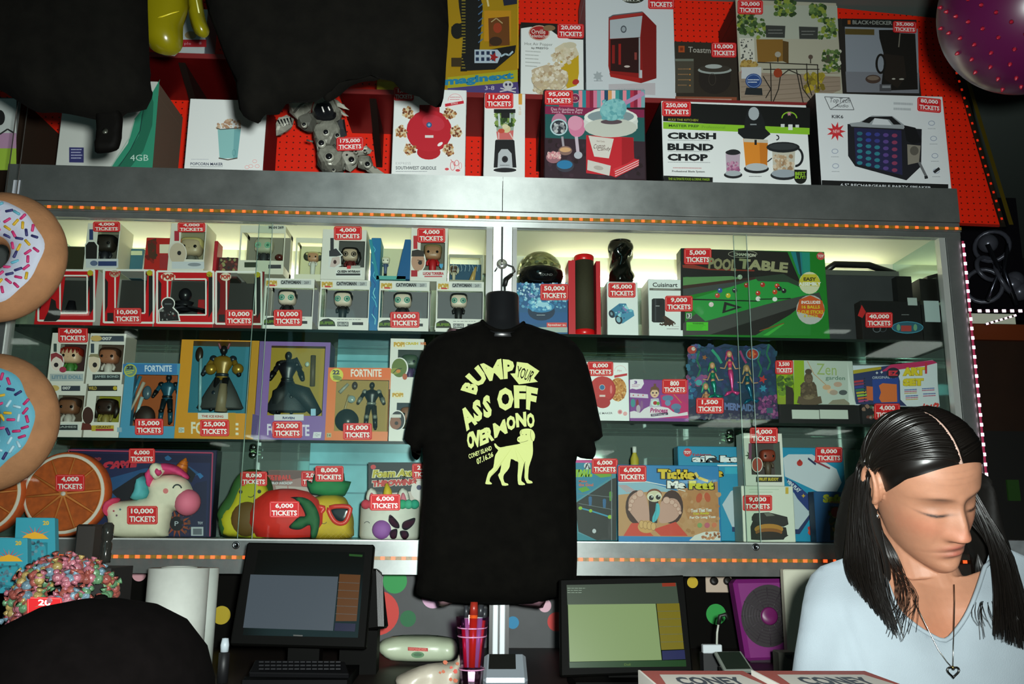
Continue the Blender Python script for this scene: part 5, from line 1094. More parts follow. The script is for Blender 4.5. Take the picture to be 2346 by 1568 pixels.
r,a,d=heroset('action_figure_box','purple window box of a dark feathered figure tagged 20,000',588,783,752,1003,YI+0.002,'7a5a9a',(612,792,738,952),'a88a1c','4a3a60')
hero(r,662,806,950,YI+0.055,('141317','1c1a22','0f0f12'),1.1,skirt='1c2228')
b=B();c=P(661,828,YI+0.05)
for k in range(12):
    t=k/11*math.pi;b.tube([(c.x+0.022*math.cos(t),c.y,c.z+0.01-0.012*k/11),(c.x+0.045*math.cos(t),c.y,c.z-0.022+0.0*k)],[0.006,0.001],M('17141a',0.6))
b.tube([P(718,815,YI+0.05),P(716,885,YI+0.05)],0.008,M('5a4a30',0.5));b.ball(P(704,835,YI+0.045),(0.007,0.005,0.008),M('b8c8b8',0.3))
for q in ((628,950),(728,950)):b.tube([P(661,890,YI+0.06),P((661+q[0])/2,905,YI+0.06),P(*q,YI+0.06)],[0.02,0.03,0.016],M('1a2024',0.6))
b.build('feathers_and_axe',r,kind='stuff');blister(r,614,794,736,950,YI+0.006)
a.z(Z10);a.rect(600,985,918,1050,'c8c8cc');a.text('RAVEN',692,1008,820,1034,'3a3a6a',4,bold=0.05);a.text('FORTNITE',525,1085,980,1210,'d0cada',10,bold=0.03);a.poly([(1025,1175),(1110,1175),(1100,1240),(1015,1240)],'d0d0d4');a.text('12+',1040,1190,1090,1220,'6a6a7a');a.poly([(370,980),(440,1000),(400,1240),(352,1230)],'5a4480');a.rect(995,925,1048,998,'8ab8cc');a.done(r)

r,a,d=heroset('action_figure_box','orange window box of a masked robot figure with drum, tagged 15,000',748,843,893,1008,YI,'d8702c',(765,870,888,988),'b08c44','8a3c1c')
hero(r,853,876,986,YI+0.05,('2c2018','1e1a1a','8a8a80'),1.15)
b=B();c=P(796,965,YI+0.055);b.lathe(c,[(0.0,-0.02),(0.03,-0.018),(0.036,0),(0.036,0.02)],M('2c3030',0.3),20,axis=(0,-1,0));b.ball(P(813,884,YI+0.05),(0.009,0.007,0.013),M('4a3830',0.3));b.tube([P(778,900,YI+0.05),P(798,880,YI+0.05)],[0.006,0.005],M('a8a898',0.4));b.tube([P(785,955,YI+0.045),P(800,905,YI+0.045)],0.003,M('b8a070',0.2));b.ball(P(805,915,YI+0.045),(0.013,0.006,0.012),M('98a8a4',0.2))
b.build('accessories',r,kind='stuff');blister(r,767,872,886,986,YI+0.006)
a.z(Z10);a.rect(1195,485,1845,600,'e0682c');a.text('FORTNITE',1425,498,1755,582,'e8dcd0',bold=0.03);a.ell(1272,562,72,72,'d0c848');a.text('22',1228,508,1305,556,'26304a',bold=0.05);a.ell(1280,590,52,26,'8a9a44',20);a.lines(1235,575,1330,3,16,'3a4430',6,10);a.rect(1165,1185,1215,1232,'b0a880');a.text('14',1172,1195,1208,1224,'3a4030');a.done(r)
c=None
zc=P(940,893,YI).z
r,a,d=pop4(890,899,968,1009,'lower figure box beside the shirt form on the middle shelf',YI,ZI2,'8a5a40','1c1c24','8a6a28','2c3440','none',topz=zc)
a.z(Z10);a.ell(1930,775,62,40,'e4d8b4');a.text('POP!',1870,752,1990,798,'c89a2c',bold=0.08);a.ell(1925,1050,85,112,'e0ddd8');a.ell(1925,1050,75,100,'1e2228');a.ell(1905,1075,62,70,'8a5844');a.rect(1850,985,1965,1020,'d0ccc4');a.ell(1915,1080,20,20,'241410');a.done(r)
r,a,d=pop4(893,776,970,892,'upper figure box beside the shirt form with a masked yellow face on its corner',YI+0.003,zc,'3a4a30','28381f','4a2a5a','20241c','none')
a.z(Z10);a.ell(1945,235,62,40,'e4d8b4');a.text('POP!',1885,205,2005,258,'c89a2c',bold=0.08);a.text('CRASH',2010,208,2148,238,'c8b020',bold=0.06);a.text('WAR',2170,208,2235,240,'c8681c',bold=0.06);a.ell(1950,485,92,112,'e0ddd8');a.ell(1945,485,82,102,'5a6c20');a.ell(1900,520,50,34,'8a8c30');a.ell(1935,520,24,20,'c87a24');a.line([(1880,540),(1920,500),(1975,490)],8,'20240c');a.ell(2005,580,26,34,'b0542c');a.done(r)

price('4,000','red 4,000 tickets tag above the red haired doll box',133,750,201,785,YI-0.004)
price('15,000','red 15,000 tickets tag on the light blue action figure box',309,960,374,997,YI-0.004)
price('25,000','red 25,000 tickets tag on the golden yellow box',458,962,525,1000,YI-0.004)
price('20,000','red 20,000 tickets tag on the purple box',624,966,692,1004,YI-0.004)
price('15,000','red 15,000 tickets tag on the orange robot figure box',786,970,852,1008,YI-0.004)

# ======================= middle glass shelf, right bay
r,a=carton('waffle_maker_box','white waffle maker box with a red round maker, beside the shirt sleeve',1318,830,1441,960,YI,0.09,WH,'a8a8a4',z=ZI3)
a.z(Z12);a.ell(430,600,90,122,'c8843c');a.dots(345,485,520,720,150,9,['d89a50','b06c2c','e0b070','a05c20'],inside=[(345,600),(360,510),(430,480),(500,520),(520,600),(490,700),(420,722),(360,690)]);a.ell(278,600,132,136,'a81c20');a.ell(268,592,128,130,'c03030');a.ell(275,735,78,58,'b02428');a.ell(268,578,30,30,'c8c4c4');a.ell(268,578,25,25,'2c6a9a');a.rect(240,655,300,676,'e0c0bc');a.ell(360,600,12,44,'e07a78');a.ring(455,410,62,58,3,'e09a9c',a0=180,a1=360);a.text('Mini',425,395,470,415,'c87a7c');a.poly([(392,455),(526,432),(526,456),(394,480)],'c42c34');a.ell(452,832,24,24,'e09a9c');a.ell(505,850,22,22,'e8a8a8');a.ell(452,832,12,12,'c87078');a.text('WAFFLE MAKER',130,838,375,858,'4a4c50',-4,bold=0.01);a.done(r)
r,a=carton('princess_toy_box','purple and pink princess doll toy box tagged 800',1442,870,1577,960,YI,0.08,'7c3a8a','5a1c4a',z=ZI3,sl=1)
a.z(Z12);a.poly([(870,660),(1000,640),(1160,740),(1160,895),(900,895)],'c02468');a.poly([(1060,500),(1160,500),(1160,760),(1010,640)],'b02c6c')
a.poly([(556,895),(556,830),(600,820),(660,840),(700,800),(760,770),(850,770),(950,790),(1000,830),(1060,850),(1150,830),(1160,895)],'e0dade');a.poly([(840,895),(1155,865),(1160,898)],'c83078')
a.poly([(556,500),(600,492),(690,495),(700,540),(670,590),(620,600),(580,590),(555,600)],'e8e0e6');a.text('3',598,510,630,542,'6a3a8a',bold=0.05);a.lines(575,550,665,2,16,'b86a98',6);a.poly([(556,635),(740,650),(745,690),(556,680)],'d8ccd8')
for x in (590,640,690):a.star(x,660,10,5,4,'c02c4c')
a.ell(810,630,46,56,'e0b898');a.poly([(760,640),(770,580),(800,565),(800,540),(825,540),(825,565),(855,590),(858,640),(835,605),(785,605)],'6a4424');a.ell(792,635,9,9,'2a2434');a.ell(828,635,9,9,'2a2434');a.ell(810,662,12,5,'a8344c');a.poly([(770,695),(850,690),(870,780),(755,785)],'c0b4c8');a.ell(812,740,40,34,'c8e0d8');a.ell(815,740,22,20,'b0242c');a.ell(845,745,16,18,'5a9a34')
a.ell(945,690,58,30,'5a7a9a');a.ell(945,740,30,30,'6a8aac');a.ell(1030,780,52,34,'5a7a9a');a.ell(1040,820,32,24,'4a6a8c');a.ell(585,740,24,44,'3a8a8c');a.ell(630,745,14,44,'8a2430');a.ell(640,800,22,40,'b8a8b4');a.ell(675,760,14,44,'8a5a8a')
a.text('Princess',760,790,940,840,'b02c78',3,bold=0.04,sk=8);a.poly([(768,855),(945,838),(948,862),(770,880)],'2c1c3c');a.text('PARTY DOLL SET',780,858,930,872,'d8c8dc',-8,bold=0.03);a.line([(1005,650),(1085,740)],5,'c8a020');a.done(r)

# mermaid doll set: a clear moulded pack with four dolls on a painted sea card
YMR=YI+0.002
r=thing('mermaid_doll_set','large clear pack of four mermaid dolls on a painted undersea card','doll set',tuple(P(1678,961,YMR)))
pl=front(YMR+0.03);outline=[(1576,806),(1584,790),(1600,788),(1612,796),(1625,790),(1640,796),(1660,788),(1690,793),(1725,794),(1745,788),(1765,790),(1776,802),(1779,850),(1784,960),(1574,960)]
f=[pl.at(x,y,0) for x,y in outline];g=[pl.at(x,y,-3) for x,y in outline];n=len(f);b=B()
for q in f+g:q.z=max(q.z,ZI3)
b.add(f+g,[tuple(range(n)),tuple(range(2*n-1,n-1,-1))]+[(i,i+n,(i+1)% n+n,(i+1)% n) for i in range(n)],M('1c3454',0.5));b.build('sea_card',r)
a=Art(pl);a.z(Z12)
ins=[((x-1320)*4.51,(y-760)*4.51) for x,y in outline]
a.dots(1150,140,2090,900,260,26,['1c3a5c','24406a','1e4a60','2a3468'],inside=ins,seed=6);a.dots(1150,140,1290,400,30,20,['4a4a8a','2c6a8a','6a4a7a','9a6a3c'],inside=ins,seed=7)
a.poly([(1155,905),(1160,800),(1260,740),(1500,760),(1800,730),(2090,690),(2095,905)],'2e2a4c');a.dots(1160,850,2090,900,90,14,['4a4a5c','6a6a70','3a3450','5c5468'],inside=ins,seed=8)
a.dots(1890,670,2090,880,60,22,['6a2c6a','8a3c7a','54245a','a05a8a'],inside=ins,seed=9);a.dots(1150,450,1340,560,30,20,['7a3a6a','a04a7c','3a6a8a'],seed=10);a.dots(1150,500,1240,700,30,18,['2a6a9a','3a8aa8','204a7a'],seed=11)
for x,y in ((1270,300),(1900,300),(1990,230)):a.line([(x,y-100),(x-24,y),(x+14,y+90),(x-16,y+170)],18,'1f6a4c')
a.ell(1820,235,68,60,'6a9ab8');a.ell(1820,235,58,50,'a82c24');a.star(1820,235,44,22,5,'d06a3a');a.ell(1195,190,48,42,'b03c34');a.ell(1210,180,20,20,'d8c8c0');a.star(1925,495,46,20,5,'c02c2c');a.star(1930,590,42,22,6,'2c8aa8');a.star(1325,270,30,14,5,'a05c28');a.ell(1285,500,44,40,'8a4a8c');a.ell(1265,530,34,30,'4aa0a8')
a.line([(1400,190),(1460,260),(1500,330)],26,'2c9a78');a.line([(1690,200),(1720,270),(1755,330)],22,'b03a78');a.text('MERMAIDS',1530,735,1850,812,'6a7ab0',20,bold=0.05);a.rect(1965,790,2030,845,'3a5a6a');a.done(r,'sea_picture')
def mermaid(hx,hy,tip,hair,top,tail,h):
    b=B();Y=YMR+0.018;H=P(hx,hy,Y);s=26/F_*2.75/2
    b.ball(H,(s*0.5,s*0.45,s*0.62),M('d8a078',0.4),12,8);b.ball((H.x,H.y+s*0.22,H.z+s*0.12),(s*0.62,s*0.4,s*0.68),M(hair,0.4),12,8)
    for q in (-1,1):b.tube([(H.x+q*s*0.4,H.y+s*0.2,H.z),(H.x+q*s*0.75,H.y+s*0.2,H.z-s*1.1)],[s*0.25,s*0.1],M(hair,0.4))
    n_=H + Vector((0,0,-s*0.9));ch=H + Vector((0,0,-s*1.6));ws=H + Vector((0,0,-s*2.5));sk=M('d8a078',0.4)
    b.tube([n_,ch],[s*0.18,s*0.45],sk);b.tube([ch + Vector((0,0,s*0.2)),ws],[s*0.5,s*0.34],M(top,0.35));b.tube([ws,ws + Vector((0,0,-s*0.5))],[s*0.32,s*0.4],sk)
    for q in (-1,1):b.tube([ch + Vector((q*s*0.45,0,s*0.2)),ch + Vector((q*s*1.0,0,-s*1.1)),ch + Vector((q*s*(1.9 if h else 1.4),-s*0.2,-s*1.0))],[s*0.16,s*0.13,s*0.1],sk)
    T=P(*tip,Y);A=ws + Vector((0,0,-s*0.4));mid=(A+T)/2 + Vector((s*0.1,0,0))
    b.tube([A,A*0.6+mid*0.4,mid,mid*0.4+T*0.6,T],[s*0.42,s*0.5,s*0.36,s*0.22,s*0.16],M(tail,0.25,0.3),12)
    for q in (-1,1):b.tube([T,T + Vector((q*s*0.9,0,-s*0.4)),T + Vector((q*s*1.5,0,-s*0.9 if q < 0 else -s*0.1))],[s*0.2,s*0.36,s*0.05],M(tail,0.25,0.3))
    return b
for args,nm in (((1671,812,(1678,897),'c8407a','d83c70','e04a8c',1),'mermaid_doll'),((1632,838,(1638,905),'2c9a5c','1c7a5a','1f8a78',1),'mermaid_doll'),((1711,845,(1722,915),'c8a878','1c5a6a','1f6a8c',1),'mermaid_doll'),((1617,886,(1620,930),'4ab88a','c88a68','2c8a8c',0),'mermaid_doll')):mermaid(*args).build(nm,r)
b=B();A,C=P(1577,957,YMR),P(1780,797,YMR);b.box(A.x,C.x,YMR,YMR+0.0008,max(A.z,ZI3),C.z,CLEAR)
for k in range(9):b.tube([P(1590+k*20,799,YMR+0.002),P(1600+k*20,792 +(k % 2)*3,YMR+0.002),P(1610+k*20,799,YMR+0.002)],0.0012,CLEAR)
b.build('clear_cover',r)
YR=YI+0.02
r=thing('riser','low black display riser with white paper strips under the zen garden box','stand',tuple(P(1870,962,YR)));b=B();A,C=P(1786,962,YR),P(2010,929,YR);b.box(A.x,C.x,YR+0.006,YR+0.12,ZI3,C.z,M('0c0c0c',0.5));b.build('riser_block',r)
ZRS=C.z
for x0,x1 in ((1815,1876),(1879,1942)):b=B();A,C=P(x0,960,YR+0.004),P(x1,940,YR+0.004);b.box(A.x,C.x,YR+0.003,YR+0.006,A.z,C.z,M('c0c8bc',0.5));b.build('paper_strip',r)
r,a=carton('bonsai_box','lime green box with a bonsai picture, left of the zen garden box',1780,828,1818,929,YR+0.006,0.05,'8aa81c','6a8418',z=ZRS);a.z(Z13);a.dots(235,460,355,620,60,18,['4a6a18','6a8a24','38541a'],seed=3);a.poly([(300,540),(360,560),(390,700),(300,700)],'2c2418');a.rect(235,640,300,700,'8a9a24');a.done(r)
r,a=carton('zen_garden_box','pale zen garden box with a seated stone statue',1819,826,1957,929,YR,0.05,'b4beb4','8aa81c',z=ZRS,sl=1)
a.z(Z13);a.poly([(370,322),(456,324),(466,700),(370,700)],'8aa81c');a.poly([(830,340),(850,500),(900,705),(840,705)],'d0d8d0');a.ell(495,480,38,52,'5a4a38');a.ell(495,420,30,24,'4a3c2e');a.poly([(430,530),(450,510),(540,508),(562,540),(575,640),(425,640)],'544433');a.poly([(395,690),(410,630),(500,650),(600,630),(612,690),(560,705),(440,705)],'5c4c3a');a.ell(495,640,44,20,'7a6a50');a.ell(497,485,26,34,'6a5844');a.line([(480,480),(492,480)],4,'2c2418');a.line([(502,480),(514,480)],4,'2c2418')
a.dots(430,520,560,640,30,12,['4a3c2c','6a5a42'],seed=5);a.line([(485,330),(540,440),(645,535)],6,'b89068');a.text('Zen',565,350,735,445,'94a860',8);a.text('garden',640,455,808,500,'5a7868',4,bold=0.01)
for x,y,c_ in ((650,555,'c8a07a'),(745,530,'b89884'),(690,590,'d0b49a'),(790,600,'4c5254'),(710,600,'a89484')):a.ell(x,y,36,22,c_)
a.poly([(660,700),(700,665),(800,655),(845,690),(845,705)],'8a8470');a.done(r)
# tilted art set in a black tray case, turned towards the left
r,a=carton('art_set_case','slanted art set box with rows of pens and a big yellow ART SET title',1948,838,2150,938,YR+0.01,0.05,'c8d0d8','15171c',z=ZRS,yaw=-6,sl=-2)
a.z(Z13);a.poly([(845,410),(1560,320),(1600,350),(1610,720),(1330,715),(900,700)],'ccd4d8');a.poly([(848,412),(1240,360),(1280,500),(1285,660),(1340,715),(905,700),(870,560)],'1e2c5a');a.poly([(848,412),(1120,378),(1120,400),(850,445)],'a8961c');a.poly([(1200,360),(1560,322),(1600,345),(1500,370),(1290,400),(1120,420)],'b82458')
for i,c_ in enumerate(('b02c34','8a2c50','2c3a8a','1c6a50','b8a020','8ab83c','c86428','a83c70')):a.poly([(880+i*6,500+i*24),(965+i*6,490+i*24),(967+i*6,506+i*24),(882+i*6,517+i*24)],c_)
for y in range(480,690,22):a.ell(975,y,7,6,'1a1c24')
a.poly([(1040,490),(1265,470),(1275,690),(1050,690)],'1c3c8a');a.poly([(990,545),(1045,550),(1048,670),(995,665)],'c8602c');a.poly([(1098,540),(1130,520),(1250,530),(1252,600),(1255,680),(1120,685),(1098,650),(1115,600)],'d0682c');a.text('ORIGINAL KIT',1040,462,1250,485,'a8b0c0',-8,bold=0.02);a.ell(1220,432,58,46,'16182c');a.text('EZ',1180,412,1262,456,'d02c3c',bold=0.06);a.star(1080,432,14,6,4,'d0d4d8');a.star(1120,426,14,6,4,'d0d4d8')
a.text('ART',1298,385,1492,460,'b89c1c',-4,bold=0.12);a.text('ART',1302,388,1488,456,'d8c020',-4,bold=0.06);a.text('SET',1300,480,1482,548,'b89c1c',-4,bold=0.12);a.text('SET',1304,483,1478,544,'d8c020',-4,bold=0.06)
for x,y,c_ in ((1315,575,'2c4a9a'),(1315,590,'b03060'),(1315,605,'b8983c'),(1325,628,'2c4a9a'),(1325,643,'b03060'),(1325,658,'b8983c'),(1465,565,'2c4a9a'),(1465,580,'b03060'),(1475,610,'2c4a9a'),(1475,628,'b03060')):a.lines(x,y,x+115,1,8,c_,8,-6)
a.dots(1480,700,1600,722,14,12,['c02c2c','d03c34'],seed=2);a.rect(1490,345,1508,440,'b82c34');a.done(r)
r=thing('art_supply_pack','small dark pack of art supplies leaning below the art set, tagged 4,000','pack',tuple(P(2010,960,YR-0.01)));b=B();A,C=P(1976,962,YR-0.012),P(2060,928,YR-0.012);b.box(A.x,C.x,YR-0.012,YR+0.005,ZI3,C.z,M('1c1c1e',0.5));b.build('pack_body',r);a=Art(front(YR-0.012));a.dots(1978,930,2058,958,26,5,['6a3c34','8a8c88','3c5c3c','8a6a5a'],seed=4);a.done(r)
price('8,000','red 8,000 tickets tag on the waffle maker box next to the sleeve',1346,829,1405,862,YI-0.004)
price('800','red 800 tickets tag on the purple princess box',1517,869,1574,903,YI-0.004)
price('1,500','red 1,500 tickets tag on the mermaid doll pack',1595,912,1658,948,YI-0.006)
price('3,500','red tag partly behind the mermaid pack, on the bonsai box',1776,826,1817,858,YI+0.008,word='TICKETS')
price('4,000','red 4,000 tickets tag just above the woman\'s hair',2003,925,2062,962,YR-0.02)
# ======================= cabinet floor, left bay
ZG=ZF + 0.0015
def YL(px):return YI
r,a=carton('tabletop_pool_box','large dark blue tabletop pool game box with a pink border',150,1028,490,1236,YI+0.10,0.06,'17183a','0f0f1c',z=ZG,sl=3)
a.z(Z14);bd='a83a5c'
a.line([(605,330),(618,125),(1910,150),(1885,900)],12,bd);a.line([(640,145),(1890,168)],3,'2a2a60');a.poly([(640,360),(1240,230),(1890,240),(1860,890),(620,890)],'141f4a');a.poly([(900,400),(1300,290),(1700,270),(1800,340),(1100,560),(950,560)],'1c4a7a');a.poly([(1000,500),(1260,330),(1500,300),(1300,560),(1080,580)],'10101c');a.poly([(1640,230),(1760,340),(1720,420),(1600,330)],'0c0c16');a.poly([(1560,880),(1540,700),(1760,420),(1860,400),(1850,890)],'131a3c')
a.text('Tabletop',655,185,905,240,'8a2a34',-8,bold=0.05,sk=12);a.text('POOL',640,270,905,335,'5a9a1c',-14,bold=0.12,sk=14);a.text('GAME',915,230,1225,300,'b8243c',-20,bold=0.12,sk=14);a.text('MINI SIZE',850,365,940,388,'8a3c2c',-6,bold=0.04)
a.star(1590,785,130,60,14,'8a3c1c');a.ell(1590,785,62,66,'0f0f1a');a.text('P',1570,765,1605,805,'b8c0c8');a.poly([(1480,190),(1510,172),(1545,200),(1520,220),(1490,215)],'1c5a8a');a.poly([(1770,340),(1800,330),(1830,360),(1800,385)],'2a6aa0');a.rect(1718,815,1828,895,'a8b0b4');a.rect(1735,830,1815,885,'5a6068');a.text('TOY',1778,768,1825,792,'a8b0b8',bold=0.04);a.dots(1620,690,1720,890,20,14,['3a2c3c','6a3a24','2a2040'],seed=3)
a.done(r)

def slice_cushion(name,label,px,py,rp,Y,th=0.06):
    c=P(px,py,Y);R=rp/F_*Y;c.z=max(c.z,ZG+R+0.0)
    r=thing(name,label,'cushion',(c.x,c.y,c.z-R));ax=(0,-1,0)
    b=B();b.lathe(c,[(R*0.94,-th*0.5),(R,-th*0.2),(R,th*0.25),(R*0.97,th*0.45),(R*0.93,th*0.5)],M('c8541c',0.8,v=0.15),48,axis=ax);b.build('peel',r)
    b=B();b.lathe(c,[(R*0.955,th*0.44),(R*0.93,th*0.53),(R*0.88,th*0.53)],M('d8ccc0',0.8),48,axis=ax);b.build('pith',r)
    first=None
    for k in range(10):
        b=B();a0=2*math.pi*k/10 + 0.1;vs=[];m_=M('ac4c10',0.75,v=0.2,vs=60)
        arc=[(R*0.085,a0+math.pi/10)]+[(R*0.86,a0+0.018+(math.pi/5-0.036)*j/6) for j in range(7)]
        pts=[(rr*math.cos(t),rr*math.sin(t)) for rr,t in arc];m=len(pts)
        fr=[Vector((c.x+x,c.y-th*0.5-0.006,c.z+z)) for x,z in pts];bk=[Vector((c.x+x*1.0,c.y-th*0.4,c.z+z*1.0)) for x,z in pts]
        ins_=[Vector((c.x+(x-pts[0][0])*0.93+pts[0][0]*1.5,c.y-th*0.5-0.009,c.z+(z-pts[0][1])*0.93+pts[0][1]*1.5)) for x,z in pts]
        b.add(ins_+fr+bk,[tuple(range(m-1,-1,-1))]+[(i,(i+1)% m,(i+1)% m+m,i+m) for i in range(m)]+[(i+m,(i+1)% m+m,(i+1)% m+2*m,i+2*m) for i in range(m)],m_);b.build('segment',r)
    b=B();b.lathe(c,[(R*0.875,th*0.5),(R*0.87,th*0.55)],M('c07434',0.8),48,axis=ax);b.lathe(c,[(R*0.06,th*0.5),(R*0.05,th*0.62),(0,th*0.63)],M('d8ccc0',0.8),12,axis=ax);b.build('core',r)
    return r
slice_cushion('orange_slice_cushion','round orange slice cushion tagged 4,000 on the cabinet floor',152,1172,92,YI+0.04)
slice_cushion('orange_slice_cushion','orange slice cushion cut by the left edge of the picture',-38,1182,90,YI+0.02)

# unicorn cushion
r=thing('unicorn_toy','white plush unicorn with pink muzzle, pink and blue mane and orange horn','plush toy',tuple(P(350,1236,YI+0.03)))
Yu=YI+0.045;wh=M('e0d8c0',0.75,v=0.06,bump=0.2,bs=300)
def zz14(pts):return [(x/3.92,1000+y/3.92) for x,y in pts]
b=B();pillow(b,zz14([(960,640),(1020,590),(1180,570),(1330,540),(1330,430),(1380,370),(1480,345),(1600,350),(1690,400),(1740,500),(1765,570),(1740,650),(1660,690),(1560,670),(1530,760),(1510,860),(1470,905),(1020,905),(985,800)]),Yu,0.048,26,wh,step=9);b.build('body',r)
b=B();c=P(421,1155,Yu-0.042);b.ball(P(430,1152,Yu-0.02),(0.038,0.045,0.040),M('e0708a',0.7));b.build('muzzle',r)
b=B();pillow(b,zz14([(1330,420),(1320,330),(1380,270),(1480,240),(1600,270),(1690,350),(1690,390),(1600,350),(1480,345),(1400,380),(1390,460),(1360,480)]),Yu-0.02,0.045,10,M('d83c74',0.7),step=7);b.build('mane',r)
b=B();pillow(b,zz14([(1240,400),(1290,350),(1340,430),(1330,550),(1240,580),(1190,560),(1230,480)]),Yu,0.05,10,M('5ab0b8',0.7),step=7);b.build('blue_mane',r)
b=B();b.tube([P(414,1078,Yu),P(421,1062,Yu-0.004),P(426,1050,Yu-0.006)],[0.022,0.013,0.002],M('c86a1c',0.5),12)
for k in range(3):b.torus(P(415+k*4,1074-k*8,Yu-0.002),0.019-0.005*k,0.0025,M('a8541a',0.5),axis=(0.25,0,1),n=14,m=6)
b.build('horn',r)
b=B();pillow(b,zz14([(1340,320),(1350,260),(1400,238),(1460,260),(1480,310),(1440,360),(1390,390)]),Yu-0.055,0.02,8,wh,step=6);pillow(b,zz14([(1390,330),(1400,290),(1430,290),(1455,330),(1420,360)]),Yu-0.07,0.012,6,M('d83c74',0.7),step=5);b.build('ear',r)
b=B();pillow(b,zz14([(940,640),(980,570),(1050,550),(1080,575),(1010,640),(1000,720),(960,720)]),Yu-0.02,0.04,8,M('d0345c',0.7),step=7);b.build('tail',r)
a=Art(front(Yu-0.0505));a.z(Z14);a.ring(1592,475,45,46,13,'26302e',14,a0=190,a1=350);a.ell(1488,492,24,24,'d87a78');a.star(1080,658,14,6,5,'3a6a70');a.star(1022,672,14,6,5,'a82c4c');a.star(1048,712,14,6,5,'5a2c4c');a.done(r,'stitched_face')

# avocado, tomato and pineapple cushions
r=thing('avocado_cushion','green avocado cushion with a smiling face behind the tomato','cushion',tuple(P(575,1236,YI+0.07)))
Ya=YI+0.10
def zz15(pts):return [(480+x/4.51,1020+y/4.51) for x,y in pts]
b=B();pillow(b,zz15([(95,800),(80,700),(130,600),(210,500),(250,380),(330,280),(450,250),(560,280),(640,380),(670,520),(720,620),(780,760),(740,960),(180,960),(110,900)]),Ya,0.06,22,M('2c5a24',0.75),step=10);b.build('skin',r)
b=B();pillow(b,zz15([(110,790),(150,680),(230,590),(270,470),(330,380),(450,340),(560,380),(610,480),(640,560),(680,640),(720,760),(690,950),(200,950),(130,880)]),Ya-0.045,0.022,20,M('b8b01c',0.75),step=10);b.build('flesh',r)
b=B();b.ball(P(567,1188,Ya-0.055),(0.052,0.03,0.055),M('6a4a20',0.7));b.build('stone',r)
a=Art(front(Ya-0.0685));a.z(Z15);a.ell(322,485,20,20,'1c1c10');a.ell(515,482,20,20,'1c1c10');a.ring(425,510,38,34,7,'1c1c10',12,a0=10,a1=140);a.done(r,'stitched_face')
r,a=carton('basketball_game_box','pinkish over-the-door basketball game box behind the fruit cushions',610,1078,735,1236,YI+0.17,0.05,'9a7a74','5a4a48',z=ZG)
a.z(Z15);a.poly([(600,265),(1100,270),(1100,310),(640,400)],'6a504c');a.text('BASKETBALL',480,310,855,368,'c8403c',bold=0.08);a.text('PRO HOOP',620,382,855,408,'c8ccd0',bold=0.05,sk=6);a.poly([(680,420),(1050,440),(1050,560),(700,500)],'b8a8a0');a.line([(810,420),(815,500)],6,'a02c28');a.done(r)
r=thing('tomato_cushion','big red tomato cushion with a dark green star stalk','cushion',tuple(P(650,1236,YI+0.02)))
b=B();cT=P(655,1193,YI+0.05);RT=0.115;b.lathe((cT.x,cT.y,ZG),[(0.02,0.0),(RT*0.75,0.004),(RT,0.045),(RT*1.0,0.075),(RT*0.86,0.115),(RT*0.55,0.142),(RT*0.2,0.150),(0.0,0.149)],M('d0281c',0.7,v=0.1,bump=0.15),40,sy=0.62);b.build('body',r)
b=B();Yt=cT.y-0.075
pillow(b,zz15([(820,850),(870,790),(930,740),(990,730),(940,620),(880,560),(840,540),(960,540),(1050,580),(1110,660),(1140,760),(1130,860),(1100,960),(1045,960),(1040,830),(950,870),(880,875)]),Yt,0.012,5,M('1c5a2c',0.75),step=7);b.build('stalk',r)
r=thing('pineapple_cushion','yellow pineapple cushion in red sunglasses with a green crown','cushion',tuple(P(762,1238,YI+0.05)))
Yp=YI+0.10
b=B();pillow(b,zz15([(1020,960),(1000,800),(1010,640),(1050,560),(1150,520),(1300,515),(1400,545),(1450,640),(1485,740),(1490,850),(1450,965)]),Yp,0.06,20,M('c8a81c',0.75,v=0.12,vs=25,bump=0.3,bs=60),step=9);b.build('body',r)
b=B();pillow(b,zz15([(1045,510),(1010,430),(1005,360),(1060,390),(1080,300),(1140,350),(1180,260),(1240,340),(1300,255),(1330,350),(1390,290),(1400,370),(1465,380),(1440,450),(1400,525),(1230,540)]),Yp,0.035,12,M('1f7a40',0.75,v=0.15),step=8,sm=0);b.build('crown',r)
Yg=Yp-0.062
b=B()
gl=zz15([(1240,650),(1440,640),(1440,720),(1400,800),(1330,810),(1270,760)]);gl2=zz15([(1080,650),(1180,650),(1150,700),(1110,760),(1080,740)])
b.tube([P(x,y,Yg) for x,y in smooth_poly(gl,3)+[smooth_poly(gl,3)[0]]],0.0075,M('d83a2c',0.35));b.tube([P(x,y,Yg) for x,y in smooth_poly(gl2,3)],0.0075,M('d83a2c',0.35));b.build('sunglasses',r)
b=B();pillow(b,gl,Yg+0.002,0.003,4,M('14161a',0.2),step=7);b.build('lens',r)
a=Art(front(Yp-0.064));a.z(Z15);a.ring(1180,795,32,22,6,'2c2410',12,a0=0,a1=180)
for i in range(5):a.line([(1140+i*50,960),(1250+i*50,860)],2,'a88a18');a.line([(1160+i*50,860),(1270+i*50,960)],2,'a88a18')
a.done(r,'stitched_face')

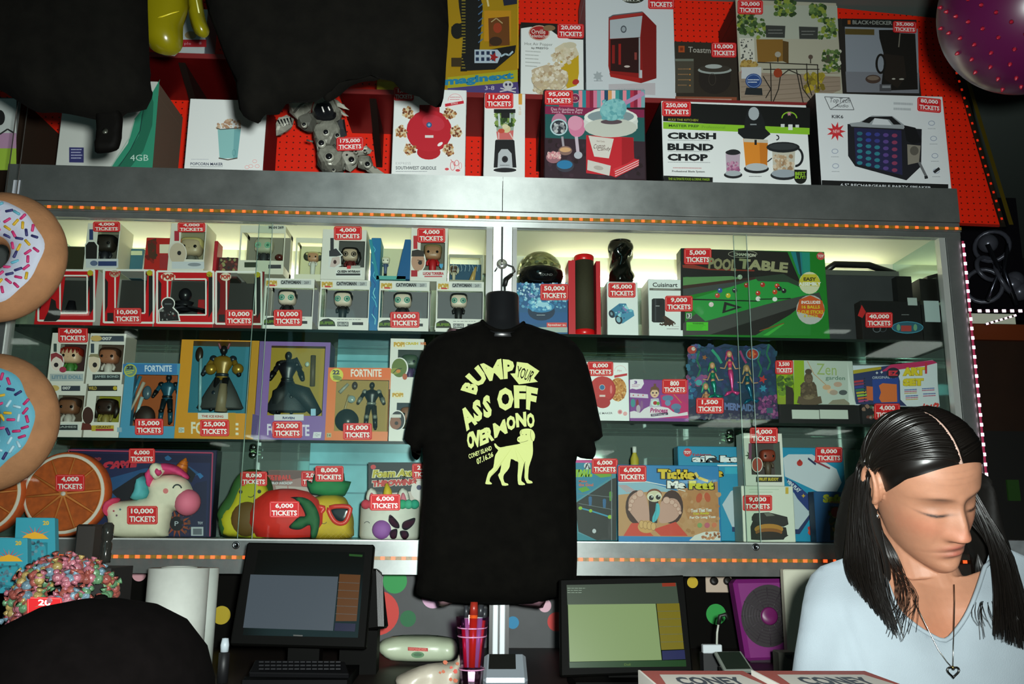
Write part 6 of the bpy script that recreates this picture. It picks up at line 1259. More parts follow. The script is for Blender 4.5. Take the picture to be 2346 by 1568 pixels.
r,a=carton('axe_game_box','black and red foam axe throwing game box behind the unicorn cup',845,1061,990,1240,YI+0.12,0.05,'1c1c20','141416',z=ZG)
a.z(Z15);a.poly([(1640,180),(2260,180),(2260,500),(1640,480)],'1a1c22');a.poly([(2100,350),(2260,350),(2260,960),(1640,960),(1640,520),(2080,480)],'c8b8b0');a.ell(2170,470,90,100,'d8d0cc');a.ell(2165,440,26,26,'2c2c5a');a.ell(1692,228,28,24,'c83a3c');a.text('Foam Axe',1675,255,2130,345,'e0dcb8',-14,bold=0.14,sk=14);a.text('Foam Axe',1682,260,2124,340,'b8a818',-14,bold=0.05,sk=14);a.text('THROWING',1672,365,2140,440,'e0d4c8',-24,bold=0.16,sk=6);a.text('THROWING',1678,370,2134,436,'c02c28',-24,bold=0.08,sk=6);a.done(r)
r=thing('unicorn_cup_cushion','white cup shaped cushion with pompoms, horn and a sequin butterfly','cushion',tuple(P(895,1238,YI+0.02)))
cU=P(893,1200,YI+0.075);RU=66/F_*cU.y;ZU_=P(893,1160,cU.y-RU).z
b=B();b.lathe((cU.x,cU.y,ZG),[(RU*0.96,0),(RU,0.01),(RU,ZU_-ZG),(RU*0.93,ZU_-ZG+0.012),(0,ZU_-ZG+0.016)],M('e0dcd0',0.75,v=0.05),36);b.build('cup',r)
b=B()
for px,c_ in ((838,'c83c4c'),(852,'d04a58'),(866,'d85a60'),(880,'d8c84a'),(894,'c8b83c'),(908,'5ab88a'),(922,'3aa87a'),(936,'4ab08c'),(950,'2c9a7c')):b.ball(P(px,1156,cU.y-RU*0.9),0.0145,M(c_,0.9,bump=0.5),12,8)
b.build('pompom',r,kind='stuff')
b=B();b.tube([P(888,1150,cU.y-0.03),P(888,1125,cU.y-0.03),P(886,1108,cU.y-0.03)],[0.018,0.013,0.004],M('d8b81c',0.6),12);b.build('horn',r)
for px in (852,924):
    b=B();pillow(b,[(px-12,1150),(px-12,1128),(px-2,1118),(px+10,1126),(px+14,1150)],cU.y-0.03,0.012,8,M('e0dcd0',0.75),step=6);pillow(b,[(px-6,1150),(px-6,1134),(px-1,1127),(px+5,1134),(px+7,1150)],cU.y-0.04,0.008,5,M('d87a8a',0.75),step=5);b.build('ear',r)
b=B();b.ball(P(875,1214,cU.y-RU*0.92),(0.03,0.022,0.029),M('9a5aa8',0.7));b.build('snout',r)
b=B();sq=M('4a1c34',0.25,0.6,bump=1.0,bs=900)
for pts in ([(1870,720),(1850,760),(1855,800),(1900,850),(1960,860),(1950,800)],[(1990,860),(2000,800),(2060,770),(2125,755),(2110,820),(2040,880)],[(1880,880),(1940,870),(1930,960),(1880,970),(1860,920)],[(1970,890),(2040,890),(2060,940),(2020,980),(1980,950)]):pillow(b,zz15(pts),cU.y-RU-0.012,0.006,4,sq,step=6)
b.build('sequin_butterfly',r)
a=Art(front(cU.y-RU-0.002));a.z(Z15);a.ring(1628,810,28,20,6,'2c2c2c',10,a0=180,a1=360);a.done(r,'stitched_face')
price('6,000','red 6,000 tickets tag on the pink bordered pool game box',295,1028,355,1062,YI+0.095)
price('4,000','red 4,000 tickets tag on the orange slice cushion',127,1088,194,1126,YI-0.006)
price('10,000','red 10,000 tickets tag on the unicorn\'s flank',291,1160,361,1202,Yu-0.056)
price('8,000','red 8,000 tickets tag on the avocado cushion',551,1081,612,1114,Ya-0.065)
price('2,000','red tag half hidden behind the pineapple crown',690,1080,745,1115,YI+0.16)
price('8,000','red 8,000 tickets tag on the pineapple crown',722,1068,787,1104,Yp-0.045)
price('6,000','red 6,000 tickets tag on the tomato cushion',617,1149,686,1187,cT.y-0.09)
price('6,000','red 6,000 tickets tag on the unicorn cup cushion',848,1133,917,1170,cU.y-RU-0.022)
price('2,500','red tag beside the shirt form on the foam axe box',944,1063,1003,1097,YI+0.112)

# ======================= cabinet floor, right bay
r,a=carton('football_game_box','dark table football game box next to the shirt form',1285,1056,1413,1240,YI+0.02,0.06,'1b7a8a','0f1a20',z=ZG,sl=1)
a.z(Z16);a.rect(-60,335,410,358,'c8408c',2);a.poly([(-60,358),(365,362),(365,470),(85,660),(-60,700)],'1c7a98');a.poly([(60,690),(365,490),(400,480),(400,990),(240,990),(90,920)],'101412');a.text('FOOTBALL',-48,415,200,480,'8ab81c',bold=0.12,sl=-6,sk=8);a.ell(160,385,26,28,'c8ccd0');a.dots(140,362,182,408,8,7,['26282c'],seed=1);a.text('Make',92,500,160,518,'c8582c',bold=0.03);a.text('the Goal',90,525,210,550,'c8582c',bold=0.03);a.poly([(85,570),(150,550),(185,580),(120,600)],'5a9a1c');a.poly([(215,450),(350,420),(362,470),(270,480)],'6a9a1c')
a.line([(105,728),(190,750),(345,800)],12,'2a8aa8');a.ell(105,728,16,14,'8ab81c');a.ell(188,750,14,14,'8ab81c');a.ell(345,800,18,16,'8ab81c')
for x,y,c_ in ((185,680,'1c5a8a'),(300,700,'1c5a8a'),(352,640,'4a8a24')):a.ell(x,y-34,14,14,c_);a.poly([(x-14,y-25),(x+14,y-25),(x+10,y+30),(x-10,y+30)],c_)
a.line([(80,610),(365,640)],4,'6a7478');a.line([(90,690),(365,740)],4,'6a7478');a.ell(217,915,16,18,'b8bcc0');a.poly([(85,930),(240,990),(85,992)],'1c7a8a');a.rect(355,380,362,990,'6a7074');a.done(r)
r,a=carton('feet_game_box','tickle feet board game box with two bare soles and an orange brown ground',1416,1066,1650,1240,YI,0.06,'2478b0','164a70',z=ZG,sl=1)
a.z(Z16);a.poly([(413,520),(640,510),(760,560),(900,590),(1222,560),(1240,965),(415,955)],'b88a5c');a.poly([(413,520),(640,515),(800,560),(870,600),(700,590),(413,620)],'8ab0c0');a.poly([(900,580),(1222,510),(1235,800),(980,820)],'b07a48');a.dots(900,560,1230,950,60,22,['b48254','bc8e62','a87444'],seed=2)
for i in range(5):a.line([(415+i*14,540),(490+i*20,600)],5,'c88a80')
a.line([(413,520),(640,512),(800,545),(960,590)],7,'d8dcd8')
a.ell(560,720,88,138,'3c1c14');a.ell(850,720,92,138,'3c1c14');a.poly([(455,955),(520,850),(600,850),(700,955)],'c8402c');a.poly([(700,900),(880,840),(980,955),(760,955)],'c8402c');a.poly([(660,660),(740,660),(730,850),(670,850)],'2c1410')
foot='c09484'
a.poly([(540,610),(600,590),(640,640),(665,760),(660,850),(600,865),(540,800),(500,740),(500,660)],foot,smooth=3);a.poly([(760,680),(820,650),(890,660),(925,740),(880,820),(800,850),(745,840),(750,760)],foot,smooth=3)
for x,y,r_ in ((590,610,30),(545,640,22),(525,672,20),(512,705,18),(508,738,16),(805,665,30),(850,680,22),(878,705,20),(900,735,18),(912,765,16)):a.ell(x,y,r_,r_,'d0a898');a.ring(x,y,r_,r_,3,'9a6a58')
a.ell(705,620,62,50,'7a3c20');a.ell(705,632,60,46,'d0c8a8');a.ell(678,640,26,26,'e0dcc8');a.ell(738,634,26,26,'e0dcc8');a.ell(680,645,20,20,'1c1412');a.ell(736,640,20,20,'1c1412');a.ell(686,637,6,6,'e8e8e0');a.ell(742,630,6,6,'e8e8e0')
a.poly([(720,690),(745,700),(748,770),(720,830),(690,845),(690,800),(712,750)],'4ab0bc',smooth=2);a.line([(725,700),(705,840)],3,'2c7a8c')
a.ell(640,880,70,52,'c89858');
for i in range(4):a.ell(600+i*32,860+i*6,22,34,'d0a468',10);a.ring(600+i*32,860+i*6,22,34,3,'7a4c28',12)
a.ell(1068,645,24,40,'b8502c',15);a.ell(1135,640,24,40,'b8502c',-15)
a.text('Tickle',722,405,1045,495,'1c1c1c',8,bold=0.16);a.text('Tickle',732,410,1035,490,'d8b828',8,bold=0.08);a.text('Me',800,500,965,572,'1c1c1c',4,bold=0.16);a.text('Me',808,505,958,567,'e4e4dc',4,bold=0.08);a.text('Feet',975,500,1195,582,'1c1c1c',2,bold=0.16);a.text('Feet',985,505,1186,576,'c8c020',2,bold=0.08);a.line([(1035,440),(1060,480),(1140,510)],22,'d8c060')
a.text('Tool That You',1000,735,1168,765,'d8d4c8',-8,bold=0.05);a.text('Can Really',1018,765,1150,788,'c8b828',-6,bold=0.05);a.text('Fur Or Long Toes',990,795,1200,822,'d8d4c8',-8,bold=0.05);a.ell(1072,868,20,20,'7a9a5a');a.ell(1132,868,22,22,'b85a6a');a.ell(1190,866,20,20,'c8704c')
a.rect(413,962,1245,1000,'2478b0');a.poly([(985,992),(1030,950),(1110,922),(1200,918),(1238,925),(1240,992)],'d0d0c8');a.dots(1085,930,1235,985,20,12,['a86a44','c08a60','7a4a2c'],seed=5);a.done(r)
r,a=carton('air_hockey_box','large turquoise air hockey game box standing behind on the cabinet floor',1556,1024,1938,1240,YI+0.11,0.06,'1c8ab0','0f5a78',z=ZG,sl=2)
a.z(Z16);a.ell(978,275,34,34,'c83038');a.text('TOY',950,262,1006,288,'e8dcdc',bold=0.05);a.text('Tabletop',1012,285,1170,310,'a82c34',-3,bold=0.04);a.text('aiR hockey',1008,295,1700,372,'15181c',2,bold=0.18,quad=None);a.text('aiR hockey',1014,300,1694,366,'e4e8e8',2,bold=0.1);a.rect(1220,375,1560,386,'e4e8e8');a.text('Game',1020,405,1275,480,'2c2410',bold=0.16);a.text('Game',1028,410,1268,474,'d8b020',bold=0.08)
a.poly([(1260,700),(1330,590),(1500,520),(1700,560),(1900,620),(2030,700),(1880,900),(1600,900),(1340,880)],'b8c4cc');a.poly([(1340,880),(1600,900),(1880,900),(2030,700),(2030,730),(1890,940),(1600,940),(1340,920)],'1c2c5a')
a.poly([(1755,320),(1800,290),(1990,290),(2190,410),(2232,520),(2190,600),(2130,620),(2050,600),(1770,470)],'c4ccd4');a.poly([(1775,480),(1850,520),(2030,680),(1960,750),(1870,650)],'1c3474');a.text('MINI PLAY',1785,500,1900,600,'c8d0d8',quad=[(1800,495),(1905,580),(1880,605),(1785,520)],bold=0.05);a.star(1920,628,18,8,4,'c8a028')
a.poly([(1960,315),(2025,365),(2018,380),(1955,330)],'1c2450');a.poly([(2010,335),(2140,400),(2132,412),(2005,350)],'8a3040');a.ell(1890,362,24,24,'b82c24');a.ell(1890,345,10,14,'a01c18');a.rect(2000,690,2030,960,'1c8ab0');a.dots(1960,880,2060,990,20,16,['b82c2c','c84a30'],seed=7);a.rect(1280,395,1400,450,'2aa4c0');a.done(r)
zq=P(1750,1114,YI).z
r,a=carton('sandwich_maker_box','cream breakfast sandwich maker box tagged 9,000',1701,1115,1820,1240,YI,0.09,'d8dccc','8a9a90',z=ZG,sl=1,topz=zq)
a.z(Z16);a.rect(1775,558,1800,612,'c8a83c');a.lines(1480,572,1740,2,22,'b8c4b0',8);a.poly([(1500,800),(1520,770),(1640,762),(1790,800),(1800,860),(1760,880),(1640,870),(1500,830)],'2a2624');a.poly([(1490,880),(1510,830),(1640,870),(1780,885),(1790,940),(1760,985),(1560,990),(1495,985)],'231f1c');a.ell(1640,900,118,44,'b07a2c');a.ell(1640,925,110,34,'8a5420');a.ell(1640,945,104,26,'2a2018');a.poly([(1600,770),(1650,765),(1690,790),(1620,795)],'6a6a60');a.poly([(1760,930),(1800,950),(1760,975)],'1c1a18');a.rect(1435,700,1445,960,'d8dccc');a.done(r)
r,a,d=winbox('figure_box','white window box of a fruit printed figure standing on the sandwich maker box',1706,993,1794,1112,YI,0.08,'dcdad0',(1722,1012,1790,1088),'4a3c3c','9aa098',z=zq+0.0005)
toy(r,1758,1045,34,YI+0.04,'8a3a28','3a2020','5a4a3c','none',d[2]);a.z(Z16);a.ell(1545,375,46,62,'dcd8cc');a.ell(1545,375,40,56,'a03c2c');a.star(1482,300,40,14,6,'2c4a28');a.rect(1475,200,1500,330,'7a3a5a');a.rect(1528,465,1755,520,'dcdad0');a.rect(1535,472,1748,516,'1a1a14');a.text('FRUIT BUDDY',1560,480,1720,506,'c8b030',bold=0.05);a.done(r)
r,a=carton('safari_game_box','dark blue safari puzzle box partly behind the woman\'s hair',1868,1127,1975,1240,YI+0.02,0.05,'174a78','0f2c4a',z=ZG)
a.z(Z16);a.text('Safari',2080,615,2300,685,'a8a81c',bold=0.07);a.text('PUZZLE',2142,672,2260,690,'a8642c',bold=0.04);a.rect(2140,715,2300,990,'3a2c20');a.dots(2140,740,2300,985,30,24,['6a4a20','4a5a1c','2a3a20','8a6a2c'],seed=9);a.ell(2185,760,40,40,'8a2c1c');a.done(r)
r=thing('toy_bottle','small yellow and red striped bottle behind the football game box','bottle',tuple(P(1455,1060,BACK-0.12)));b=B();q=P(1454,1052,YI+0.13);b.lathe((q.x,YI+0.13,ZG),[(0.012,0),(0.014,0.01),(0.014,q.z-ZG),(0.006,q.z-ZG+0.02),(0.006,q.z-ZG+0.035)],M('b8a83c',0.4),14);b.build('bottle_body',r);b=B();b.lathe((q.x,YI+0.13,q.z),[(0.007,0.02),(0.007,0.04)],M('d8dcd4',0.4),12);b.build('cap',r)
price('6,000','red 6,000 tickets tag on the table football box',1356,1051,1415,1086,YI+0.015)
price('6,000','red 6,000 tickets tag on the top left of the feet game box',1416,1067,1481,1104,YI-0.004)
price('4,000','red 4,000 tickets tag on the white box above the sandwich maker',1718,980,1782,1016,YI-0.004)
price('9,000','red 9,000 tickets tag on the cream sandwich maker box',1702,1135,1769,1171,YI-0.004)
price('8,000','red 8,000 tickets tag on the air hockey box',1868,1025,1930,1060,YI+0.104)
# ======================= grey robot dinosaur on the cabinet top
def zz2(pts):return [(600+x/3.409,y/3.409) for x,y in pts]
r=thing('robot_dinosaur','grey mechanical robot dinosaur with open jaw and dark joints on the cabinet top','toy robot',tuple(P(770,404,2.80)))
YD=2.80;gm=M('8c8c80',0.4,0.25,v=0.25,vs=60);dm=M('16171a',0.25);lm_=M('b4b4a6',0.4,0.2)
def pl_part(name,pts,y,d,R,mt,sm=0,parent=None):
    b=B();pillow(b,zz2(pts),y,d,R,mt,step=7,sm=sm,smooth=False);return b.build(name,parent or r)
hd=pl_part('skull',[(205,780),(240,745),(360,750),(400,800),(380,860),(330,900),(280,935),(215,880)],YD-0.02,0.035,8,lm_)
pl_part('cheek_plate',[(430,790),(540,755),(590,830),(625,900),(570,960),(430,960),(395,880)],YD-0.01,0.045,9,gm,2)
pl_part('visor',[(425,810),(530,790),(570,850),(580,910),(540,940),(430,935),(400,880)],YD-0.045,0.016,7,dm,2)
for q in ((470,835,484,875),(518,835,530,862)):b=B();b.tube([P(600+q[0]/3.409,q[1]/3.409,YD-0.066),P(600+q[2]/3.409,q[3]/3.409,YD-0.066)],0.0022,M('e8e8e0',0.3,e=0.4));b.build('eye_slit',r)
for q in ([(545,755),(600,790),(685,860),(640,850),(585,830)],[(600,840),(680,910),(640,905),(600,880)],[(575,780),(645,820),(660,850),(600,830)]):pl_part('horn',q,YD,0.01,4,lm_)
jw=pl_part('jaw',[(108,965),(130,930),(200,905),(250,930),(240,985),(180,1030),(112,1062)],YD-0.02,0.025,7,lm_)
for k in range(5):b=B();b.tube([P(600+(125+k*24)/3.409,(940-k*5)/3.409,YD-0.05),P(600+(150+k*22)/3.409,(985-k*3)/3.409,YD-0.05)],[0.003,0.0008],dm);b.build('tooth_gap',jw)
pl_part('neck',[(270,930),(400,880),(430,960),(400,1030),(330,1020),(280,985)],YD,0.03,8,M('5c5c54',0.5))
pl_part('chest',[(400,1020),(470,975),(560,960),(620,990),(650,1060),(600,1110),(560,1170),(470,1200),(430,1160),(405,1090)],YD,0.05,10,gm)
pl_part('shoulder_plate',[(580,950),(645,930),(665,1060),(610,1070)],YD-0.02,0.03,6,M('3c3d40',0.35))
pl_part('hip',[(430,1200),(520,1150),(620,1180),(690,1230),(640,1330),(540,1352),(470,1320),(435,1260)],YD,0.05,10,gm)
pl_part('thigh',[(610,1190),(700,1180),(760,1230),(740,1300),(690,1345),(630,1310)],YD-0.03,0.03,8,lm_)
pl_part('shin',[(745,1225),(850,1225),(870,1290),(820,1330),(750,1310)],YD-0.03,0.025,7,gm)
pl_part('foot',[(800,1310),(880,1300),(965,1362),(880,1366),(820,1340)],YD-0.03,0.02,5,lm_)
pl_part('arm',[(700,1190),(820,1140),(860,1175),(845,1200),(760,1215),(710,1225)],YD-0.02,0.02,6,lm_)
pl_part('tail',[(440,1240),(480,1300),(560,1345),(545,1366),(480,1352),(430,1290)],YD+0.01,0.02,5,M('4a4a44',0.5))
for x,y,rr in ((465,1120,30),(525,1225,34),(700,1250,30),(825,1285,26),(500,1035,26),(735,1185,12),(665,1215,12),(330,975,20),(590,1060,20),(805,1180,12),(560,1330,14)):
    c=P(600+x/3.409,y/3.409,YD-0.058);q=rr/3.409/F_*2.75;b=B();b.lathe(c,[(q*1.25,-0.012),(q*1.25,0.0),(q*0.95,0.004)],lm_,16,axis=(0,-1,0));b.lathe(c,[(q*0.8,0.0),(q*0.8,0.005),(q*0.3,0.008),(0,0.008)],dm,14,axis=(0,-1,0));b.build('joint_disc',r)
for pts in ([(350,1095),(400,1108)],[(250,880),(300,820),(350,790)],[(420,1080),(440,1180)],[(560,1130),(600,1180)],[(650,1280),(640,1330)]):b=B();b.tube([P(600+x/3.409,y/3.409,YD-0.055) for x,y in pts],0.0035,M('6c6c64',0.4,0.4));b.build('rod',r)
b=B();q=P(730,396,YD);b.box(q.x-0.03,q.x+0.19,YD-0.03,YD+0.05,ZT,ZT+0.006,M('26261f',0.5));b.build('base',r)
price('175,000','red 175,000 tickets tag on the grey robot dinosaur',771,315,833,346,YD-0.075,sl=-2)
# ======================= black torso form with the printed T-shirt, hung on the centre post
YS=2.555
form=thing('torso_form','glossy black hanging torso form with a wire hook on the centre post','mannequin',tuple(P(1152,1400,YS)))
SHIRT=M('090806',0.95,v=0.25,vs=30,bump=0.3,bs=500,sp=0.08)
BLK=M('17181a',0.28,sp=0.6)
nc=P(1150,760,YS);nt_=P(1150,674,YS);rn_=40/F_*YS
b=B();b.lathe((nc.x,YS,nc.z),[(rn_*1.7,-0.03),(rn_*1.25,-0.005),(rn_*1.02,0.03),(rn_*0.98,nt_.z-nc.z-0.008),(rn_*0.9,nt_.z-nc.z),(0,nt_.z-nc.z)],BLK,36,sy=0.85);b.build('neck',form)
b=B();pillow(b,[(1010,790),(1080,760),(1150,750),(1225,760),(1300,790),(1300,1000),(1270,1250),(1250,1380),(1225,1392),(1150,1380),(1050,1380),(1020,1390),(1000,1370),(990,1200)],YS,0.055,70,M('b98a98',0.5),step=30);b.build('body',form,label='pinkish lower rim of the form')
b=B();hk=[P(1158,676,YS),P(1157,655,YS),P(1160,640,YS),P(1172,630,YS+0.03),P(1180,622,YS+0.05),P(1176,612,YS+0.07),P(1160,606,YS+0.08),P(1142,610,YS+0.08),P(1134,622,YS+0.08)]
b.tube(hk[:2],0.0022,M('8a8c8c',0.3,1));b.tube(hk[1:4],[0.006,0.0075,0.006],M('101010',0.5));b.tube(hk[3:],0.0022,M('9a9c9c',0.3,1));b.build('hook',form)
r=thing('adhesive_hook','clear oval adhesive hook on the centre post holding the torso form','hook',tuple(P(1150,615,D-0.012)))
c=P(1150,605,D-0.012);b=B();b.lathe((c.x,D-0.010,c.z),[(0.017,0),(0.016,0.004),(0.006,0.006),(0.0,0.006)],clear_mat('hook_plastic',(0.9,0.9,0.85,1),0.25,0.3),20,axis=(0,-1,0),sy=1.0);b.build('pad',r)
out=[(1104,736),(1060,752),(1010,766),(975,795),(955,840),(945,900),(935,960),(925,1006),(940,1022),(944,1045),(955,1055),(963,1045),(966,1026),(969,1060),(967,1150),(960,1250),(956,1330),(952,1362),(985,1375),(1040,1383),(1100,1386),(1160,1386),(1220,1384),(1262,1374),(1300,1364),(1320,1350),(1322,1200),(1319,1060),(1330,1050),(1358,1053),(1366,1030),(1362,1012),(1381,1000),(1370,940),(1355,870),(1335,810),(1300,772),(1240,753),(1200,740),(1178,752),(1152,757),(1127,752)]
tee=thing('t_shirt','black T-shirt with yellow-green lettering and a standing dog print, on the torso form','T-shirt',tuple(P(1150,1386,YS)))
b=B();pillow(b,out,YS-0.012,0.072,62,SHIRT,step=14,fold=0.0022,back=0.9,sm=2)
bv,bf=list(b.v),list(b.f);so=b.build('shirt_fabric',tee)
b=B();b.tube([P(*q,YS-0.012-y) for q,y in (((1104,736),0.01),((1116,748),0.03),((1135,757),0.042),((1152,760),0.045),((1172,757),0.042),((1190,748),0.03),((1200,740),0.01))],0.006,SHIRT);b.build('collar',tee)
BV=BVHTree.FromPolygons([Vector(v) for v in bv],bf)
class Surf(Plane):
    def at(s,px,py,k=0.0):
        px=s.zz[0]+ px/s.zz[2];py=s.zz[1]+ py/s.zz[2];d=ray(px,py).normalized()
        h=BV.ray_cast(CAM,d)
        t=(h[0]-CAM).length if h[0]is not None else (YS-0.085)/d.y
        return CAM + d*(t-0.003-k*0.001)
sf=Surf((0,YS,1),(0,-1,0));a=Art(sf,dk=0.05);a.z((1030,800,4.752));INK=M('c6d080',0.7)
for ch,q in (('B',((118,448),(168,338),(322,402),(290,500))),('U',((168,300),(312,172),(425,330),(308,425))),('M',((330,165),(562,105),(586,328),(434,350))),('P',((578,110),(708,125),(694,318),(592,328))),
              ('A',((62,700),(250,585),(305,810),(185,898))),('S',((240,572),(332,538),(366,775),(272,802))),('S',((355,520),(436,490),(468,742),(372,757))),('O',((518,420),(697,420),(697,672),(518,672))),('F',((697,395),(834,398),(826,645),(706,643))),('F',((836,402),(964,428),(926,682),(832,655))),
              ('O',((184,905),(256,896),(277,1082),(196,1092))),('V',((228,900),(330,878),(342,1060),(270,1082))),('E',((325,888),(388,862),(418,1022),(330,1060))),('R',((372,862),(466,838),(488,992),(402,1028))),('M',((470,815),(602,762),(634,915),(488,975))),('O',((612,735),(714,716),(722,880),(626,890))),('N',((715,700),(832,682),(838,845),(728,855))),('O',((836,692),(926,700),(926,864),(842,858)))):
    a.text(ch,0,0,1,1,INK,quad=q,bold=0.022 if ch == 'M' else 0.06,k=0.4)
a.text('CONEY ISLAND',0,0,1,1,INK,quad=((202,1148),(454,1052),(462,1100),(212,1200)),bold=0.025,k=0.4)
a.text('07.16.26',0,0,1,1,INK,quad=((288,1195),(470,1118),(478,1172),(302,1262)),bold=0.03,k=0.4)
a.poly([(732,140),(850,155),(978,240),(918,318),(960,358),(755,385),(660,268),(715,265)],INK,k=0.4)
a.text('YOUR',0,0,1,1,SHIRT,quad=((742,182),(938,250),(872,358),(728,305)),bold=0.01,k=0.9)
dog=[(735,985),(745,960),(770,945),(762,915),(775,885),(810,870),(860,868),(900,880),(925,920),(930,960),(918,1000),(905,1010),(908,1080),(905,1150),(885,1220),(865,1280),(858,1340),(856,1410),(870,1430),(895,1440),(902,1462),(850,1465),(835,1450),(815,1400),(818,1330),(815,1240),(800,1300),(782,1400),(785,1440),(812,1460),(820,1480),(760,1482),(745,1460),(740,1380),(748,1240),(720,1222),(668,1198),(655,1280),(625,1330),(592,1370),(585,1410),(600,1455),(632,1465),(638,1485),(575,1488),(560,1450),(528,1375),(548,1345),(562,1260),(520,1320),(470,1370),(445,1400),(435,1440),(458,1460),(455,1474),(395,1472),(392,1450),(412,1375),(430,1335),(475,1290),(487,1210),(500,1150),(530,1105),(500,1075),(485,1035),(500,1030),(520,1055),(555,1072),(620,1058),(700,1045),(770,1030),(755,1015),(740,1005)]
a.poly(dog,INK,k=0.4,smooth=2)
DK=M('4a5020',0.8)
for pts in ([(885,885),(880,940),(890,990),(905,1000)],[(770,1018),(820,1010),(855,995)],[(545,1200),(555,1230),(560,1262)],[(825,1225),(818,1245),(816,1270)],[(785,885),(778,905),(776,930)]):a.line(pts,4,DK,k=0.8)
a.ell(834,932,6,7,DK,k=0.8);a.ell(796,932,4,5,DK,k=0.8);a.ell(752,982,7,6,DK,k=0.8)
a.done(tee,'dog_print')

# ======================= black shirts hanging close to the viewer at the top
r=thing('t_shirt','black T-shirt on a hanging torso form cut by the top left corner','T-shirt',tuple(P(170,265,1.7)))
b=B();pillow(b,[(-160,-260),(335,-260),(338,-20),(340,60),(345,190),(350,215),(338,235),(292,258),(230,270),(130,258),(85,257),(35,228),(0,207),(-60,190),(-160,200)],1.7,0.07,80,SHIRT,step=26,fold=0.003);b.build('shirt_fabric',r)
b=B();pillow(b,[(224,255),(278,252),(276,330),(262,346),(240,351),(217,347),(221,300)],1.7,0.012,8,M('060504',0.7,sp=0.06),step=9);b.build('form_peg',r);b=B();c=P(240,300,1.685);b.lathe((c.x,1.688,c.z),[(0.005,0),(0.006,0.002),(0.0,0.003)],M('6a6c62',0.35,0.8),14,axis=(0,-1,0));b.build('rivet',r)
r=thing('t_shirt','black T-shirt hanging at the top centre over the upper shelf, wavy hem','T-shirt',tuple(P(760,270,1.75)))
b=B();pillow(b,[(440,-260),(1020,-260),(1024,-20),(1028,60),(1022,150),(1019,200),(1010,245),(985,240),(960,222),(920,210),(902,188),(850,172),(795,180),(765,198),(742,222),(700,232),(660,232),(640,262),(604,262),(598,278),(570,275),(548,250),(540,190),(515,130),(490,60),(465,-20)],1.75,0.06,70,SHIRT,step=26,fold=0.004,sm=2);b.build('shirt_fabric',r)
b=B();pillow(b,[(730,150),(800,140),(880,165),(870,182),(830,188),(800,200),(770,225),(742,228)],1.80,0.02,20,SHIRT,step=16);b.build('sleeve_lining',r)

# yellow blow-up toy between the shirts
YEL=M('746c08',0.25,sp=0.6)
r=thing('inflatable_toy','yellow inflatable figure, its two legs hanging between the black shirts','inflatable toy',tuple(P(400,125,2.0)))
b=B();pillow(b,[(310,-150),(440,-150),(432,-20),(430,20),(420,60),(418,108),(400,124),(362,122),(337,100),(324,50),(320,-20)],2.0,0.045,45,YEL,step=16);b.build('leg',r)
b=B();pillow(b,[(432,-150),(470,-150),(463,-20),(470,40),(480,72),(470,86),(448,78),(436,50),(430,0)],1.99,0.025,24,YEL,step=12);b.build('leg',r)
b=B();b.tube([P(362,40,1.956),P(372,38,1.953),P(395,30,1.953),P(410,26,1.96)],0.0018,M('c8b828',0.3));b.tube([P(446,-20,1.965),P(452,10,1.963),P(456,30,1.965)],0.0018,M('d8d890',0.3));b.build('seam',r,kind='stuff')

# purple knobbly ball, top right
YBALL=1.6;r=thing('knobbly_ball','large magenta ball covered in small red nubs, top right corner','ball',tuple(P(2355,250,YBALL)))
c=P(2358,18,YBALL);R=224/F_*YBALL*0.985
b=B();b.ball(c,R,M('460e34',0.3,sp=0.5),64,40);b.build('ball_skin',r)
first=None;nn=300
for i in range(nn):
    zz=1-2*(i+0.5)/nn;ph=i*2.39996;d=Vector((math.sqrt(1-zz*zz)*math.cos(ph),math.sqrt(1-zz*zz)*math.sin(ph),zz))
    if d.y > 0.25 or d.x > 0.55 or d.z > 0.45:continue
    p=c + d*R
    if first is None:
        b=B();b.lathe(p,[(0.0048,-0.001),(0.0036,0.003),(0.0016,0.0065),(0,0.0075)],M('8a1226',0.4),8,axis=tuple(d));first=b.build('nub',r);d0=d.copy()
        me=first.data
        for v in me.vertices:v.co=d0.rotation_difference(Vector((0,0,1)))@(v.co + r.location - p)
        first.location=p - r.location;first.rotation_mode='QUATERNION';first.rotation_quaternion=Vector((0,0,1)).rotation_difference(d)
    else:
        o=copy_part(first,r,tuple(p - r.location));o.rotation_quaternion=Vector((0,0,1)).rotation_difference(d)

